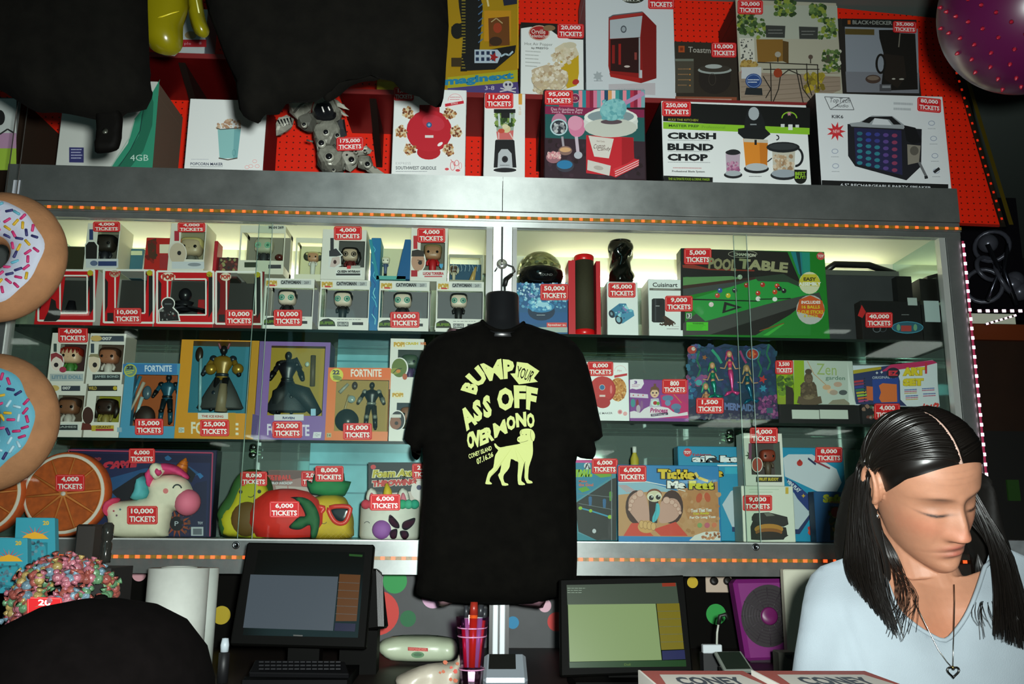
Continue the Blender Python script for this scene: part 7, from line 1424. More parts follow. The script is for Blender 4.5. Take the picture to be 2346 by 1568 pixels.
# doughnut cushions at the left edge
def donut(label,px,py,rx,ice,icelabel,seed,Y):
    c=P(px,py,Y);u=Y/F_;r=thing('doughnut_cushion',label,'cushion',(c.x,Y,c.z-rx*u));DG=M('a0704a',0.85,v=0.12,vs=25,bump=0.4,bs=150)
    b=B();b.torus(c,rx*0.60*u,rx*0.40*u,DG,axis=(0,1,0),n=56,m=20,sq=0.75);b.build('dough',r)
    b=B();n,m=72,16;vs,fs=[],[]
    prof=[]
    def surf(rr,th):
        """height of the icing in front of the cushion centre"""
        t=(rr-0.60*rx)/(0.40*rx);return -(0.30*rx*math.sqrt(max(0.0,1-t*t))+ 3.2)*u
    for i in range(n):
        th=2*math.pi*i/n;ro=rx*(0.775 + 0.02*math.sin(5*th+seed)+ 0.012*math.sin(9*th));ri=rx*0.27
        for k in range(m):
            t=k/(m-1);rr=ri+(ro-ri)*t;e=0.5*math.sin(math.pi*t)**0.4
            vs.append((c.x+rr*u*math.cos(th),Y+surf(rr,th)-(2.0*e)*u +(5*u if k in (0,m-1) else 0),c.z+rr*u*math.sin(th)))
    for i in range(n):
        for k in range(m-1):fs.append((i*m+k,i*m+k+1,((i+1)% n)*m+k+1,((i+1)% n)*m+k))
    b.add(vs,fs,M(ice,0.7,bump=0.2,bs=200),True);b.build('icing',r,label=icelabel)
    rn=random.Random(seed);cols=['c02a68','c8a01c','2c2a62','5aa4b8' if seed == 1 else 'a8ccd8','c02a68'];protos={};placed=[]
    tries=0
    while len(placed)< 105 and tries < 4000:
        tries += 1;rr=rx*math.sqrt(rn.uniform(0.34**2,0.72**2));th=rn.uniform(0,2*math.pi);x,z=rr*math.cos(th),rr*math.sin(th)
        if any((x-q[0])**2+(z-q[1])**2 < 16.5**2 for q in placed):continue
        placed.append((x,z))
        if px + x < -20:continue
        y=surf(rr,th)-2.6*u;cc=rn.choice(cols);an=rn.uniform(0,math.pi)
        if cc not in protos:
            b=B();L=9*u;b.tube([(-L,0,0),(-L*0.85,0,0),(L*0.85,0,0),(L,0,0)],[1.6*u,3.2*u,3.2*u,1.6*u],M(cc,0.6),8);o=b.build('sprinkle',None);o.parent=r;protos[cc]=o
        else:o=protos[cc].copy();COL.objects.link(o)
        o.location=Vector((c.x+x*u,Y+y,c.z+z*u))- r.location
        dr=8*u;ta=math.atan2(surf(rr+4,th)-surf(rr-4,th),dr)
        o.rotation_euler=(0,an,0)
        rad=Vector((math.cos(th),0,math.sin(th)));tang=Vector((-math.sin(th),0,math.cos(th)));nrm=Vector((-math.cos(th)*math.tan(ta),-1,-math.sin(th)*math.tan(ta))).normalized()
        ax=Vector((math.cos(an),0,math.sin(an)));ax=(ax - nrm*ax.dot(nrm)).normalized();az=ax.cross(nrm)
        o.rotation_euler=Matrix((ax,nrm,az)).transposed().to_euler()
    b=B();b.tube([(c.x,Y,c.z+rx*u*0.99),(c.x,Y,CEIL-0.001)],0.0015,M('2a2620'));b.build('cord',r)
    return r
donut('doughnut cushion with white icing and coloured sprinkles, upper of the two',-6,589,157,'bcc0d0','white icing',1,2.24)
donut('doughnut cushion with light blue icing and coloured sprinkles, lower of the two',-30,968,157,'5ca4b8','light blue icing',2,2.40)
b=B();A,C=P(22,440,D-0.03),P(42,409,D-0.03);b.box(A.x,C.x,D-0.016,D-0.0145,A.z,C.z,M('c8ccd4',0.5));b.build('paper_note',label='small white note on the left end of the aluminium header',cat='note')

# ======================= counter things
# white roll and pipe
r=thing('paper_roll','tall white paper roll standing left of the touch screen','paper roll',tuple(P(412,1560,2.42)))
t1,b1=P(411,1302,2.42),P(402,1600,2.42);ry=63/F_*2.42;b=B();b.tube([(t1.x,2.42,ZC),(t1.x,2.42,t1.z)],ry,M('c8ccc4',0.7,v=0.04),40);b.torus((t1.x,2.42,t1.z),ry*0.55,0.004,M('a8aca4',0.7),axis=(0,0,1));b.build('roll',r)
r=thing('paper_roll','narrower white roll directly behind the big white one','paper roll',tuple(P(470,1560,2.56)));t1=P(474,1302,2.56);b=B();b.tube([(t1.x,2.56,ZC),(t1.x,2.56,t1.z)],26/F_*2.56,M('b8c0b8',0.7,v=0.04),28);b.build('roll',r)

def slab(b,pl,quad,depth,mt):
    f=[pl.at(x,y) for x,y in quad];g=[p - pl.n*depth for p in f]
    return b.add(f+g,[(3,2,1,0),(4,5,6,7),(0,1,5,4),(1,2,6,5),(2,3,7,6),(3,0,4,7)],mt)
pb=M('060605',0.6,sp=0.06);
# left touch screen
r=thing('touch_screen','black point-of-sale touch screen left of the T-shirt with a grey and brown display','monitor',tuple(P(690,1500,2.35)))
pl=front(2.33,0,px=690,py=1370,tilt=14);b=B();slab(b,pl,[(566,1243),(858,1248),(838,1487),(526,1478)],0.028,pb);b.build('housing',r,bevel=0.004)
a=Art(pl);E=lambda h,e=0.9:M(h,0.3,e=-e,sp=0.2)
a.poly([(592,1262),(836,1266),(820,1462),(556,1456)],M('0c0c0a',0.12));a.poly([(574,1317),(775,1322),(763,1446),(557,1439)],E('48525a'));a.poly([(778,1316),(826,1318),(817,1424),(769,1424)],E('5a3408'))
for i in range(1,6):a.line([(777-i*1.6,1317+i*18),(825-i*1.6,1319+i*18)],1.5,'2c1a06')
a.poly([(768,1428),(815,1430),(813,1448),(766,1446)],E('161838'));a.poly([(800,1270),(831,1272),(830,1277),(800,1275)],E('1c4a14'));a.done(r,'display')
b=B();slab(b,pl,[(672,1455),(694,1456),(693,1459),(672,1458)],-0.0004,M('3a3a38'));b.build('badge',r)
bs=P(700,1470,2.42);b=B();b.box(bs.x-0.04,bs.x+0.04,2.40,2.46,ZC,bs.z+0.1,pb);b.box(bs.x-0.13,bs.x+0.13,2.33,2.52,ZC,ZC+0.025,pb);b.build('stand',r)
c=P(812,1488,2.30);b=B();b.ball(P(811,1486,2.318),0.0022,M('2cff3c',0.3,e=2.0),8,6);b.build('power_light',r)
r=thing('receipt_printer','black ribbed box close behind the left touch screen','printer',tuple(P(855,1500,2.5)));
b=B();pl2=front(2.50,0,px=860,py=1370,tilt=6);slab(b,pl2,[(800,1296),(858,1300),(878,1330),(884,1430),(860,1445),(800,1450)][:4][:0] or [(800,1298),(868,1304),(884,1440),(800,1450)],0.09,pb);b.build('housing',r,bevel=0.006)
b=B()
for k in range(6):slab(b,pl2,[(862+k*2.6,1306+k*3),(864+k*2.6,1306+k*3),(868+k*2.4,1436),(866+k*2.4,1436)],-0.003,M('2c2c2c',0.4))
b.build('rib',r,kind='stuff');b=B();q=P(850,1460,2.55);b.box(q.x-0.08,q.x+0.02,2.52,2.6,ZC,q.z+0.02,pb);b.build('foot',r)
# right touch screen
r=thing('touch_screen','black point-of-sale touch screen right of the T-shirt with a green display','monitor',tuple(P(1430,1540,2.25)))
pl=front(2.24,0,px=1430,py=1430,tilt=12);b=B();slab(b,pl,[(1282,1327),(1568,1318),(1588,1540),(1284,1552)],0.03,pb);b.build('housing',r,bevel=0.004)
a=Art(pl);a.poly([(1297,1341),(1550,1335),(1571,1528),(1304,1532)],M('0a120a',0.12));a.poly([(1298,1341),(1549,1336),(1555,1383),(1300,1387)],E('3e4c3c'));a.poly([(1301,1386),(1502,1384),(1516,1513),(1305,1517)],E('7c9460',1.0));a.poly([(1504,1384),(1556,1383),(1567,1488),(1515,1490)],E('746a08'))
for i in range(1,6):a.line([(1504+i*2,1384+i*17.6),(1556+i*1.9,1383+i*17.6)],1.2,'3a3a08')
a.poly([(1516,1492),(1568,1490),(1570,1511),(1518,1513)],E('1c2250'));a.poly([(1304,1518),(1571,1513),(1572,1528),(1305,1531)],E('0c3c0c'));a.poly([(1516,1337),(1547,1336),(1548,1344),(1517,1345)],E('8a2c14'));a.lines(1300,1348,1345,3,5,'6a7a68',1.2);a.text('Dell',1430,1521,1444,1526,E('5a7a1c'));a.done(r,'display')
q=P(1430,1560,2.3);b=B();b.box(q.x-0.04,q.x+0.04,2.29,2.36,ZC,q.z+0.15,pb);b.box(q.x-0.13,q.x+0.13,2.22,2.42,ZC,ZC+0.03,pb);b.build('stand',r)

# wipes pack and crumpled bag
r=thing('wipes_pack','white wipes pack with a red and green label lying on the counter','packet',tuple(P(955,1518,2.7)))
b=B();pillow(b,[(866,1483),(885,1463),(930,1458),(1010,1460),(1042,1468),(1048,1495),(1030,1515),(960,1518),(890,1512)],2.7,0.05,22,M('b8c4a8',0.35,bump=0.6,bs=35),step=8,fold=0.003);b.build('wrapper',r);a=Art(front(2.645));a.z((850,1360,5.213));a.poly([(440,642),(680,655),(680,695),(440,685)],'a82420');a.text('WONDER',450,648,670,685,'c85a4c',8,bold=0.05);a.ell(558,735,78,38,'4a7a4c');a.ell(558,735,50,20,'2c5a34');a.done(r)
b=B();pillow(b,[(872,1478),(900,1458),(980,1455),(1036,1462),(1040,1470),(980,1466),(910,1468)],2.74,0.02,6,M('3a4238',0.3),step=7);b.build('flap',r)
r=thing('crumpled_bag','crumpled white snack bag with orange flecks in front of the wipes pack','bag',tuple(P(1000,1568,2.15)))
b=B();pillow(b,[(905,1560),(930,1540),(980,1522),(1040,1515),(1052,1498),(1060,1520),(1055,1555),(1030,1600),(930,1610)],2.16,0.04,22,M('b0a898',0.35,bump=0.8,bs=40),step=8,fold=0.006);b.build('wrapper',r);a=Art(front(2.112));a.dots(1005,1515,1050,1560,8,5,['a84a1c','b8341c'],seed=3);a.done(r)

# pink tumbler with pens
cy=2.12;r=thing('pen_cup','pink clear plastic cup holding pens and markers','cup',tuple(P(1082,1568,cy)))
q=P(1082,1434,cy);u=cy/F_;z0=P(1082,1600,cy).z
b=B();b.lathe((q.x,cy,z0),[(24*u,0),(22*u,30*u),(25*u,50*u),(24*u,60*u),(28*u,110*u),(33*u,140*u),(36*u,168*u),(34*u,168*u),(31*u,140*u),(26*u,110*u),(21*u,62*u),(0,60*u)],PINKP,10,smooth=False);b.build('cup_wall',r)
for k in (60,128,146):b=B();b.torus((q.x,cy,z0+k*u),(25+k*0.05)*u,1.6*u,M('c88ab0',0.1,coat=1),axis=(0,0,1),n=20,m=6);b.build('ring',r)
for i,(dx,c_,top,rad) in enumerate(((-14,'b8c0b8',1388,5),(2,'d0501c',1380,9),(16,'a8b4b8',1386,7),(24,'c85a3c',1395,5),(-20,'c02438',1420,5))):
    t=P(1084+dx*1.15,top,cy);lab=('white and black marker in the pink cup','fat orange marker in the pink cup','grey patterned pen at the right of the pink cup','thin orange pen in the pink cup','short red pen at the left of the pink cup')[i]
    p=thing('marker',lab,'pen',(q.x+dx*u*0.6,cy,z0+62*u),'pens in the pink cup');bb=(q.x+dx*u*0.6,cy,z0+63*u);b=B();b.tube([bb,tuple(Vector(bb)*0.2+t*0.8)],rad*u,M(c_,0.35),10);b.build('barrel',p);b=B();b.tube([tuple(Vector(bb)*0.2+t*0.8),tuple(t)],[rad*u*1.1,rad*u*0.9],M('8a2418' if i == 1 else '2a2c30',0.35),10);b.build('cap',p)

# white double post and grey card reader
r=thing('display_post','bright white double post standing behind the card reader','post',tuple(P(1143,1480,2.62)))
for x0,x1 in ((1128,1142),(1144,1158)):A,C=P(x0,1490,2.62),P(x1,1340,2.62);b=B();b.box(A.x,C.x,2.62,2.64,ZC,C.z,M('dce4e8',0.35));b.build('upright',r,bevel=0.002)
b=B();A,C=P(1120,1495,2.63),P(1166,1486,2.63);b.box(A.x,C.x,2.64,2.66,ZC,P(1143,1340,2.63).z,M('16181a',0.4));b.build('backing',r)
r=thing('card_reader','rounded grey card reader with a black screen','card reader',tuple(P(1158,1562,2.2)))
pl=front(2.20,0,px=1158,py=1525,tilt=50);b=B();slab(b,pl,[(1110,1494),(1204,1494),(1210,1560),(1106,1560)],0.03,M('8a929a',0.35,0.2));b.build('housing',r,bevel=0.008);b=B();slab(b,pl,[(1121,1500),(1181,1500),(1182,1534),(1119,1534)],-0.001,M('0a0a08',0.5));b.build('screen',r)
q=P(1158,1540,2.24);b=B();b.box(q.x-0.045,q.x+0.045,2.2,2.3,ZC,q.z-0.01,M('3a3e42',0.5));b.build('foot',r)

# small things on the right of the counter
r=thing('outlet','pale wall outlet plate with two dark plugs under the cabinet','outlet',tuple(P(1645,1358,YB)));A,C=P(1617,1358,YB-0.005),P(1674,1300,YB-0.005);b=B();b.box(A.x,C.x,YB-0.009,YB-0.004,A.z,C.z,M('c8b4a0',0.5));b.build('plate',r,bevel=0.0015)
for px in (1637,1668):q=P(px,1332,YB-0.02);b=B();b.lathe((q.x,YB-0.006,q.z),[(0.014,0),(0.014,0.012),(0.011,0.016),(0,0.016)],M('17140f',0.5),14,axis=(0,-1,0));b.build('plug',r)
r=thing('box_fan','purple square desk fan with a round dark grille at the back of the counter','fan',tuple(P(1745,1520,2.75)))
plf=front(2.74,0,px=1745,py=1420,tilt=4);b=B();slab(b,plf,[(1680,1328),(1815,1326),(1832,1514),(1712,1518)],0.07,M('7a2470',0.4));b.build('housing',r,bevel=0.012)
a=Art(plf,k=1.0);a.ell(1760,1412,62,72,M('241c20',0.6),n=40);a.done(r,'fan_opening')
ctr=plf.at(1760,1412,4.0);ud=1/F_*2.74
for k in range(2,10):b=B();b.torus(ctr + Vector((0,-0.003,0)),k*6.4*ud,0.0011,M('3c343a',0.4),axis=tuple(plf.n),n=40,m=6);b.build('grille_ring',r)
for k in range(12):d=Matrix.Rotation(k*math.pi/6,3,plf.n)@ Vector((1,0,0));b=B();b.tube([ctr + Vector((0,-0.002,0)),ctr + Vector((0,-0.002,0))+ d*62*ud],0.0011,M('3c343a',0.4),6);b.build('grille_spoke',r)
b=B();b.lathe(ctr,[(0.026,-0.002),(0.026,0.008),(0.022,0.011),(0,0.011)],M('6a1c58',0.4),24,axis=tuple(plf.n));b.build('hub',r);
q=P(1760,1530,2.76);b=B();b.box(q.x-0.06,q.x+0.06,2.74,2.82,ZC,q.z+0.04,M('2a1426',0.5));b.build('foot',r)
r=thing('white_panel','cream white upright panel behind the woman\'s shoulder','panel',tuple(P(1850,1540,2.6)));A,C=P(1808,1560,2.6),P(1960,1306,2.6);b=B();b.box(A.x,C.x,2.6,2.63,ZC,C.z,M('c9c9b4',0.6));b.build('sheet',r,bevel=0.003)
r=thing('desk_lamp_stem','thin pale bent stem with a small white clip beside the right touch screen','stand',tuple(P(1640,1497,2.5)))
b=B();b.tube([P(1642,1490,2.5),P(1643,1450,2.5),P(1646,1432,2.5)],0.003,M('b8bcb0',0.4));b.tube([P(1646,1432,2.5),P(1650,1412,2.5),P(1662,1408,2.5),P(1668,1420,2.5)],0.006,M('12140f',0.5));b.build('stem',r)
b=B();A,C=P(1609,1497,2.5),P(1652,1477,2.5);b.box(A.x,C.x,2.49,2.51,A.z,C.z,M('c8d0d4',0.4));b.build('clip',r,bevel=0.002);b=B();b.box(A.x,C.x,2.49,2.53,ZC,A.z,M('1a1a1c'));b.build('foot',r)
r=thing('tablet','small dark tablet with a pale frame lying propped beside the right touch screen','tablet',tuple(P(1680,1533,2.3)));plt=front(2.3,0,px=1680,py=1515,tilt=60);b=B();slab(b,plt,[(1636,1493),(1698,1492),(1727,1536),(1660,1537)],0.01,M('7a8078',0.3));b.build('frame',r,bevel=0.002);b=B();slab(b,plt,[(1643,1495),(1694,1494),(1720,1533),(1664,1534)],-0.0006,M('1c241e',0.15));b.build('screen',r)
q=P(1680,1520,2.33);b=B();b.box(q.x-0.03,q.x+0.03,2.31,2.36,ZC,q.z-0.012,M('1a1a18'));b.build('prop',r)
r=thing('small_box','small grey box at the foot of the purple fan','box',tuple(P(1800,1532,2.4)));A,C=P(1786,1534,2.4),P(1822,1495,2.4);b=B();b.box(A.x,C.x,2.4,2.45,ZC,C.z,M('4c4c44',0.5));b.build('carton',r,bevel=0.002);a=Art(front(2.4));a.poly([(1798,1502),(1815,1500),(1815,1512),(1804,1510)],'1c2024');a.done(r)
r=thing('bottle_cap_pump','small white nozzle standing in the dark between the roll and the screen','nozzle',tuple(P(515,1500,2.4)));q=P(514,1497,2.4);b=B();b.lathe((q.x,2.4,ZC),[(0.014,0),(0.014,q.z-ZC),(0.009,q.z-ZC+0.002)],M('1a1a1c',0.5),14);b.build('stem',r);b=B();b.lathe((q.x,2.4,q.z),[(0.010,0.003),(0.011,0.02),(0.008,0.036),(0,0.037)],M('c8d4dc',0.4),14);b.build('tip',r)
# keyboard-like pale strips under the left screen
r=thing('keyboard','dark keyboard under the left touch screen, dimly lit','keyboard',tuple(P(660,1535,2.2)));plk=front(2.2,0,px=660,py=1530,tilt=70);b=B();slab(b,plk,[(585,1512),(790,1516),(800,1545),(570,1542)],0.012,M('0c0c0e',0.6,sp=0.1));b.build('tray',r,bevel=0.002)
first=None
for i in range(14):
    for j in range(3):
        cpt=plk.at(600+i*13.5,1518+j*8,1.5);b=B()
        if first is None:b.cbox(cpt,(0.0055,0,0),(0,0.006,0),(0,0,0.0015),M('18181c',0.5,sp=0.2));first=b.build('key',r);k0=cpt
        else:copy_part(first,r,tuple(cpt-k0))
q=P(680,1545,2.2);b=B();b.box(q.x-0.12,q.x+0.12,2.18,2.28,ZC,q.z-0.01,M('0a0a0c',0.7,sp=0.1));b.build('foot',r)

# left corner: hanging cards, black dispenser, sweets
for i,(x0,y0,x1,y1,Y,lab) in enumerate(((36,1186,125,1300,2.05,'turquoise blister card with a red and yellow sunburst, rear one beside the orange slice'),(-20,1232,62,1360,1.98,'turquoise blister card with a sunburst, front one at the left edge'))):
    r=thing('blister_card',lab,'toy pack',tuple(P((x0+x1)/2,y1,Y)),'turquoise blister cards');pc=front(Y,0,px=x0,py=1240,tilt=6);b=B();slab(b,pc,[(x0,y0),(x1,y0+1),(x1+2,y1),(x0-6,y1)],0.02,M('2a8494',0.5));b.build('card',r,bevel=0.001);b=B();qq=P((x0+x1)/2,y1,Y+0.035);b.tube([(qq.x,Y+0.04,ZC),(qq.x,Y+0.04,qq.z+0.06)],0.004,M('121210'));b.build('support_rod',r)
    a=Art(pc);cx,cyy=x0+(x1-x0)*0.5,y0+(y1-y0)*0.40
    for k in range(9):
        t=math.pi*(1+(k+0.5)/9);L=36 if k % 2 else 30
        a.poly([(cx+9*math.cos(t-0.16),cyy+9*math.sin(t-0.16)),(cx+L*math.cos(t)*1.1,cyy+L*math.sin(t)*0.8),(cx+9*math.cos(t+0.16),cyy+9*math.sin(t+0.16))],['b8342c','c8601c','a02c4a'][k % 3])
    a.poly([(cx-32,cyy+4),(cx-20,cyy-6),(cx,cyy-12),(cx+20,cyy-6),(cx+32,cyy+4)],'c8941c');a.text('20',x1-26,y0+8,x1-12,y0+18,'b89a1c',bold=0.04);a.dots(x0+14,cyy+10,x1-18,y1-8,40,4,['4a6a78','2c5a6c','5a8490','1c4a58'],seed=i);a.done(r)
    b=B();pillow(b,[(x0+14,cyy+12),(x1-16,cyy+12),(x1-16,y1-10),(x0+12,y1-10)],Y-0.004,0.015,8,CLEAR,step=12,sm=0);b.build('clear_blister',r)
r=thing('dispenser','black dispenser box with a shiny bottle on its right, above the sweets','dispenser',tuple(P(210,1300,1.9)));A,C=P(174,1300,1.92),P(226,1202,1.92);b=B();b.box(A.x,C.x,1.9,1.98,A.z,C.z,M('17120d',0.5));b.build('body',r,bevel=0.004)
b=B();q=P(240,1290,1.9);u=1.9/F_;b.lathe((q.x,1.9,q.z),[(11*u,0),(12*u,8*u),(12*u,40*u),(9*u,46*u),(12*u,52*u),(12*u,80*u),(7*u,86*u)],M('3a3a36',0.08,0.6),20);b.build('bottle',r)
b=B();q2=P(210,1300,1.92);b.box(A.x-0.02,C.x+0.05,1.88,2.0,ZC,A.z,M('100e0c',0.7));b.build('pedestal',r)
# tub and wrapped sweets
bc=P(148,1366,1.86);u=1.86/F_
r=thing('sweet_tub','clear tub heaped with wrapped sweets at the lower left','tub',(bc.x,1.86,bc.z-0.06));b=B();b.lathe((bc.x,1.86,bc.z-0.06),[(90*u,0),(104*u,0.06),(102*u,0.06),(88*u,0.004),(0,0.004)],CLEAR,32);b.build('tub_wall',r)
b=B();b.box(bc.x-0.12,bc.x+0.12,1.8,1.95,ZC,bc.z-0.062,M('0c0b09'));b.build('stand_block',r)
rn=random.Random(5);SW=[('a0606c','pink'),('8a4840','red'),('587e5c','green'),('66808e','blue'),('9a8450','yellow')];pro={}
for i in range(270):
    th=rn.uniform(0,2*math.pi);ra=math.sqrt(rn.uniform(0,1));
    if i >= 190:th=rn.uniform(math.pi*1.0,math.pi*2.0);ra=rn.uniform(0.88,1.0)
    x=105*ra*math.cos(th);y=0.092*ra*math.sin(th);h=92*math.sqrt(max(0,1-ra*ra*0.98))-4
    if i >= 190:h=rn.uniform(-34,26)
    z=bc.z +(h + rn.uniform(-7,3))*u - 0.012;cc,nm=SW[rn.choice([0,0,1,1,2,3,4])];p=Vector((bc.x+x*u,1.86+y,z))
    if cc not in pro:
        b=B();rr=10.5*u;b.ball((0,0,0),rr,M(cc,0.3,v=0.35,vs=120,bump=0.8,bs=250),12,8)
        for s in (-1,1):b.lathe((s*rr*0.85,0,0),[(rr*0.15,0),(rr*0.5,rr*0.5),(rr*0.7,rr*0.9)],M(cc,0.2,v=0.35,vs=120),8,axis=(s,0,0))
        o=b.build('wrapped_sweet',None);tagit(o,nm + ' wrapped sweet in the heap at the lower left','sweet','wrapped sweets in the tub');pro[cc]=o
    else:o=pro[cc].copy();COL.objects.link(o)
    o.location=p;o.rotation_euler=(rn.uniform(0,6),rn.uniform(0,6),rn.uniform(0,6))
price('20','red tag reading 20 in front of the heap of sweets',62,1368,142,1412,1.762,sl=2,word=None)

# dark hall right of the cabinet: claw machine, ledge, wooden cabinet
r=thing('claw_machine','chrome and dark claw machine in the dim hall beyond the cabinet end','arcade machine',tuple(P(2330,760,4.2)))
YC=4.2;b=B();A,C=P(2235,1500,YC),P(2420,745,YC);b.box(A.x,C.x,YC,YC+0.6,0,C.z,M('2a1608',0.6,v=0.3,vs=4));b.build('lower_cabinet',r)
b=B();A,C=P(2228,778,YC-0.03),P(2420,746,YC-0.03);b.box(A.x,C.x,YC-0.03,YC,A.z,C.z,M('7a3410',0.5));b.build('wood_rail',r)
b=B();A,C=P(2230,745,YC-0.02),P(2336,716,YC-0.02);b.box(A.x,C.x,YC+0.02,YC+0.1,A.z,C.z,M('a8b09c',0.4,e=0.35));b.build('lit_tray',r)
b=B();A,C=P(2226,700,YC+0.1),P(2420,530,YC+0.1);b.box(A.x,C.x,YC+0.4,YC+0.45,A.z,C.z+0.3,M('16141a',0.3));b.build('back_panel',r)
for k in range(8):rn=random.Random(k);c=P(2240+rn.uniform(0,100),545+rn.uniform(0,130),YC+0.15);b=B();(b.torus(c,0.05+0.05*rn.random(),0.012,M('5a5c68',0.3,0.3),axis=(rn.uniform(-1,1),-1,rn.uniform(-1,1)),n=20,m=8) if k % 2 else b.ball(c,0.05,M('6a6c78',0.25,0.4),14,10));b.build('claw_part',r)
b=B();b.tube([P(2262,560,YC+0.1),P(2290,620,YC+0.1),P(2262,690,YC+0.1)],0.012,M('5a5c68',0.2,0.9));b.tube([P(2310,560,YC+0.1),P(2300,620,YC+0.1),P(2330,700,YC+0.1)],0.012,M('5a5c68',0.2,0.9));b.build('claw_arm',r,kind='stuff')
led_strip('pink LED strip along the ledge of the claw machine',(P(2234,713,YC-0.05),P(2346,713,YC-0.05)),6,LEDP,M('2a0c14',0.4),0.004,0.009)
led_strip('slanting pink LED strip reflected under the ledge of the claw machine',(P(2256,744,YC-0.08),P(2330,722,YC-0.08)),7,LEDP,M('2a0c14',0.4),0.004,0.006)
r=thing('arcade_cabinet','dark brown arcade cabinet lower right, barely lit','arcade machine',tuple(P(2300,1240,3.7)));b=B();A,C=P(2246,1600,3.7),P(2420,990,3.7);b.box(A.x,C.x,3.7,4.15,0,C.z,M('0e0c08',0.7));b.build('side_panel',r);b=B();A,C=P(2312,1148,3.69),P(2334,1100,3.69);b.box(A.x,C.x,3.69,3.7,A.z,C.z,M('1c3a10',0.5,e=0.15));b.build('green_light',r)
r=thing('black_gap_panel','grey counter flap edge right of the cabinet foot','panel',tuple(P(2310,1268,2.3)));b=B();A,C=P(2286,1275,2.3),P(2420,1240,2.3);b.box(A.x,C.x,2.3,2.5,A.z,C.z,M('6a6e70',0.5,v=0.2));b.box(A.x+0.01,C.x-0.01,2.35,2.45,ZC,A.z,M('14130f'));b.build('flap',r)

# front counter with two boxed souvenirs
YN=1.12;zt=P(1600,1537,YN).z;
b=B();b.box(0.0,1.6,0.62,1.16,zt-0.09,zt-0.05,M('241812',0.4));b.build('counter',label='front counter edge below the souvenir boxes',cat='counter')
b=B();b.box(0.04,1.55,0.8,1.1,0,zt-0.09,M('17110d',0.7));b.build('cupboard',label='dark panelled cupboard carrying the nearest counter',cat='cupboard')
def souvenir(xa,xb,lab,tag_):
    A=P(xa,1540,YN);Cc=P(xb,1535,YN);z=zt
    r=thing('souvenir_box',lab,'box',((A.x+Cc.x)/2,YN-0.15,z-0.05),'souvenir boxes on the front counter')
    b=B();b.box(A.x,Cc.x-0.004,YN-0.32,YN,z-0.0499,z,M('8a3a34',0.5));b.build('carton',r,bevel=0.002)
    b=B();b.box(A.x-0.0006,A.x+0.002,YN-0.32,YN,z-0.049,z+0.0004,M('c8c4bc',0.5));b.build('white_side',r)
    class Top(Plane):pass
    pt=Plane((0,YN,z),(0,0,1));a=Art(pt)
    w=Cc.x-A.x
    def V(u,v,k):   # u across, v depth from the far edge
        return Vector((A.x+w*u,YN-0.32*v,z+k*0.001))
    bb=B();bb.add([V(0.14,0.10,0.4),V(0.86,0.10,0.4),V(0.92,0.35,0.4),V(0.92,0.9,0.4),V(0.08,0.9,0.4),V(0.08,0.35,0.4)][::-1],[(0,1,2,3,4,5)],M('b0aca4',0.5));bb.build('label_plate',r)
    for st,v0,v1 in (('CONEY',0.16,0.32),('ISLAND',0.38,0.54)):
        vs,fs=glyphs(st,0.04);tb=B();tb.add([V(0.22+0.56*u,v0+(v1-v0)*v,0.8) for u,v in vs],fs,M('26303c',0.5));tb.build('lettering',r)
souvenir(1463,1712,'red brown souvenir box lettered CONEY ISLAND, left of the two on the front counter',1)
souvenir(1722,1990,'red brown souvenir box lettered CONEY ISLAND, right of the two below the woman',2)
# ======================= the woman behind the counter
def sstep(a,c,x):
    t=max(0.0,min(1.0,(x-a)/(c-a)));return t*t*(3-2*t)
def G(x,z,cx,cz,sx,sz):return math.exp(-((x-cx)/sx)**2/2 -((z-cz)/sz)**2/2)
RING=[(-0.119,.016,.066,-.02),(-0.114,.026,.076,-.005),(-0.104,.037,.082,.01),(-0.090,.046,.085,.025),(-0.072,.053,.084,.04),(-0.05,.060,.083,.06),(-0.022,.066,.083,.076),(0.0,.069,.083,.086),(0.03,.073,.086,.093),(0.055,.073,.082,.092),(0.08,.066,.068,.082),(0.10,.051,.047,.062),(0.112,.031,.026,.036),(0.117,.012,.01,.014)]
def ringat(z):
    for a,c in zip(RING,RING[1:]):
        if z <= c[0]:
            t=max(0,min(1,(z-a[0])/(c[0]-a[0])));return [a[i]*(1-t)+c[i]*t for i in (1,2,3)]
    return RING[-1][1:]
def face_d(x,z):
    d=0.0;zm=z + 7*x*x
    for s in (-1,1):
        d -= 0.0105*G(x,z,s*.031,.003,.015,.010)
        d += 0.0065*G(x,z,s*.032,-.003,.0115,.0075)
        d += 0.0035*G(x,z,s*.030,.021,.018,.006)
        d += 0.0045*G(x,z,s*.044,-.030,.017,.016)
        d -= 0.0022*G(x,z,s*.027,-.052,.004,.013)
        d += 0.0075*G(x,z,s*.0115,-.041,.0055,.006)
        d -= 0.004*G(x,z,s*.060,-.055,.012,.02)
    if -0.056 < z < 0.03:
        hh=0.0045 + 0.018*sstep(0.022,-0.036,z);sx=0.0065 + 0.0035*sstep(0.01,-0.036,z)
        hh *= sstep(-0.053,-0.042,z)*sstep(0.03,0.012,z);d += hh*math.exp(-(x/sx)**2/2)
    d += 0.0045*G(x,zm,0,-.0615,.015,.0038)+ 0.006*G(x,zm,0,-.0745,.013,.0045)- 0.0035*G(x,zm,0,-.068,.020,.0018)
    d -= 0.0045*G(x,z,0,-.086,.014,.005)+ 0.0 - 0.006*G(x,z,0,-.104,.015,.010)
    d += 0.003*G(x,z,0,-.058,.024,.012)
    return d
def smoothring(z):
    """averaged neighbours keep the profile round"""
    a=[ringat(z+q) for q in (-0.007,0,0.007)];return [(a[0][i]+2*a[1][i]+a[2][i])/4 for i in range(3)]
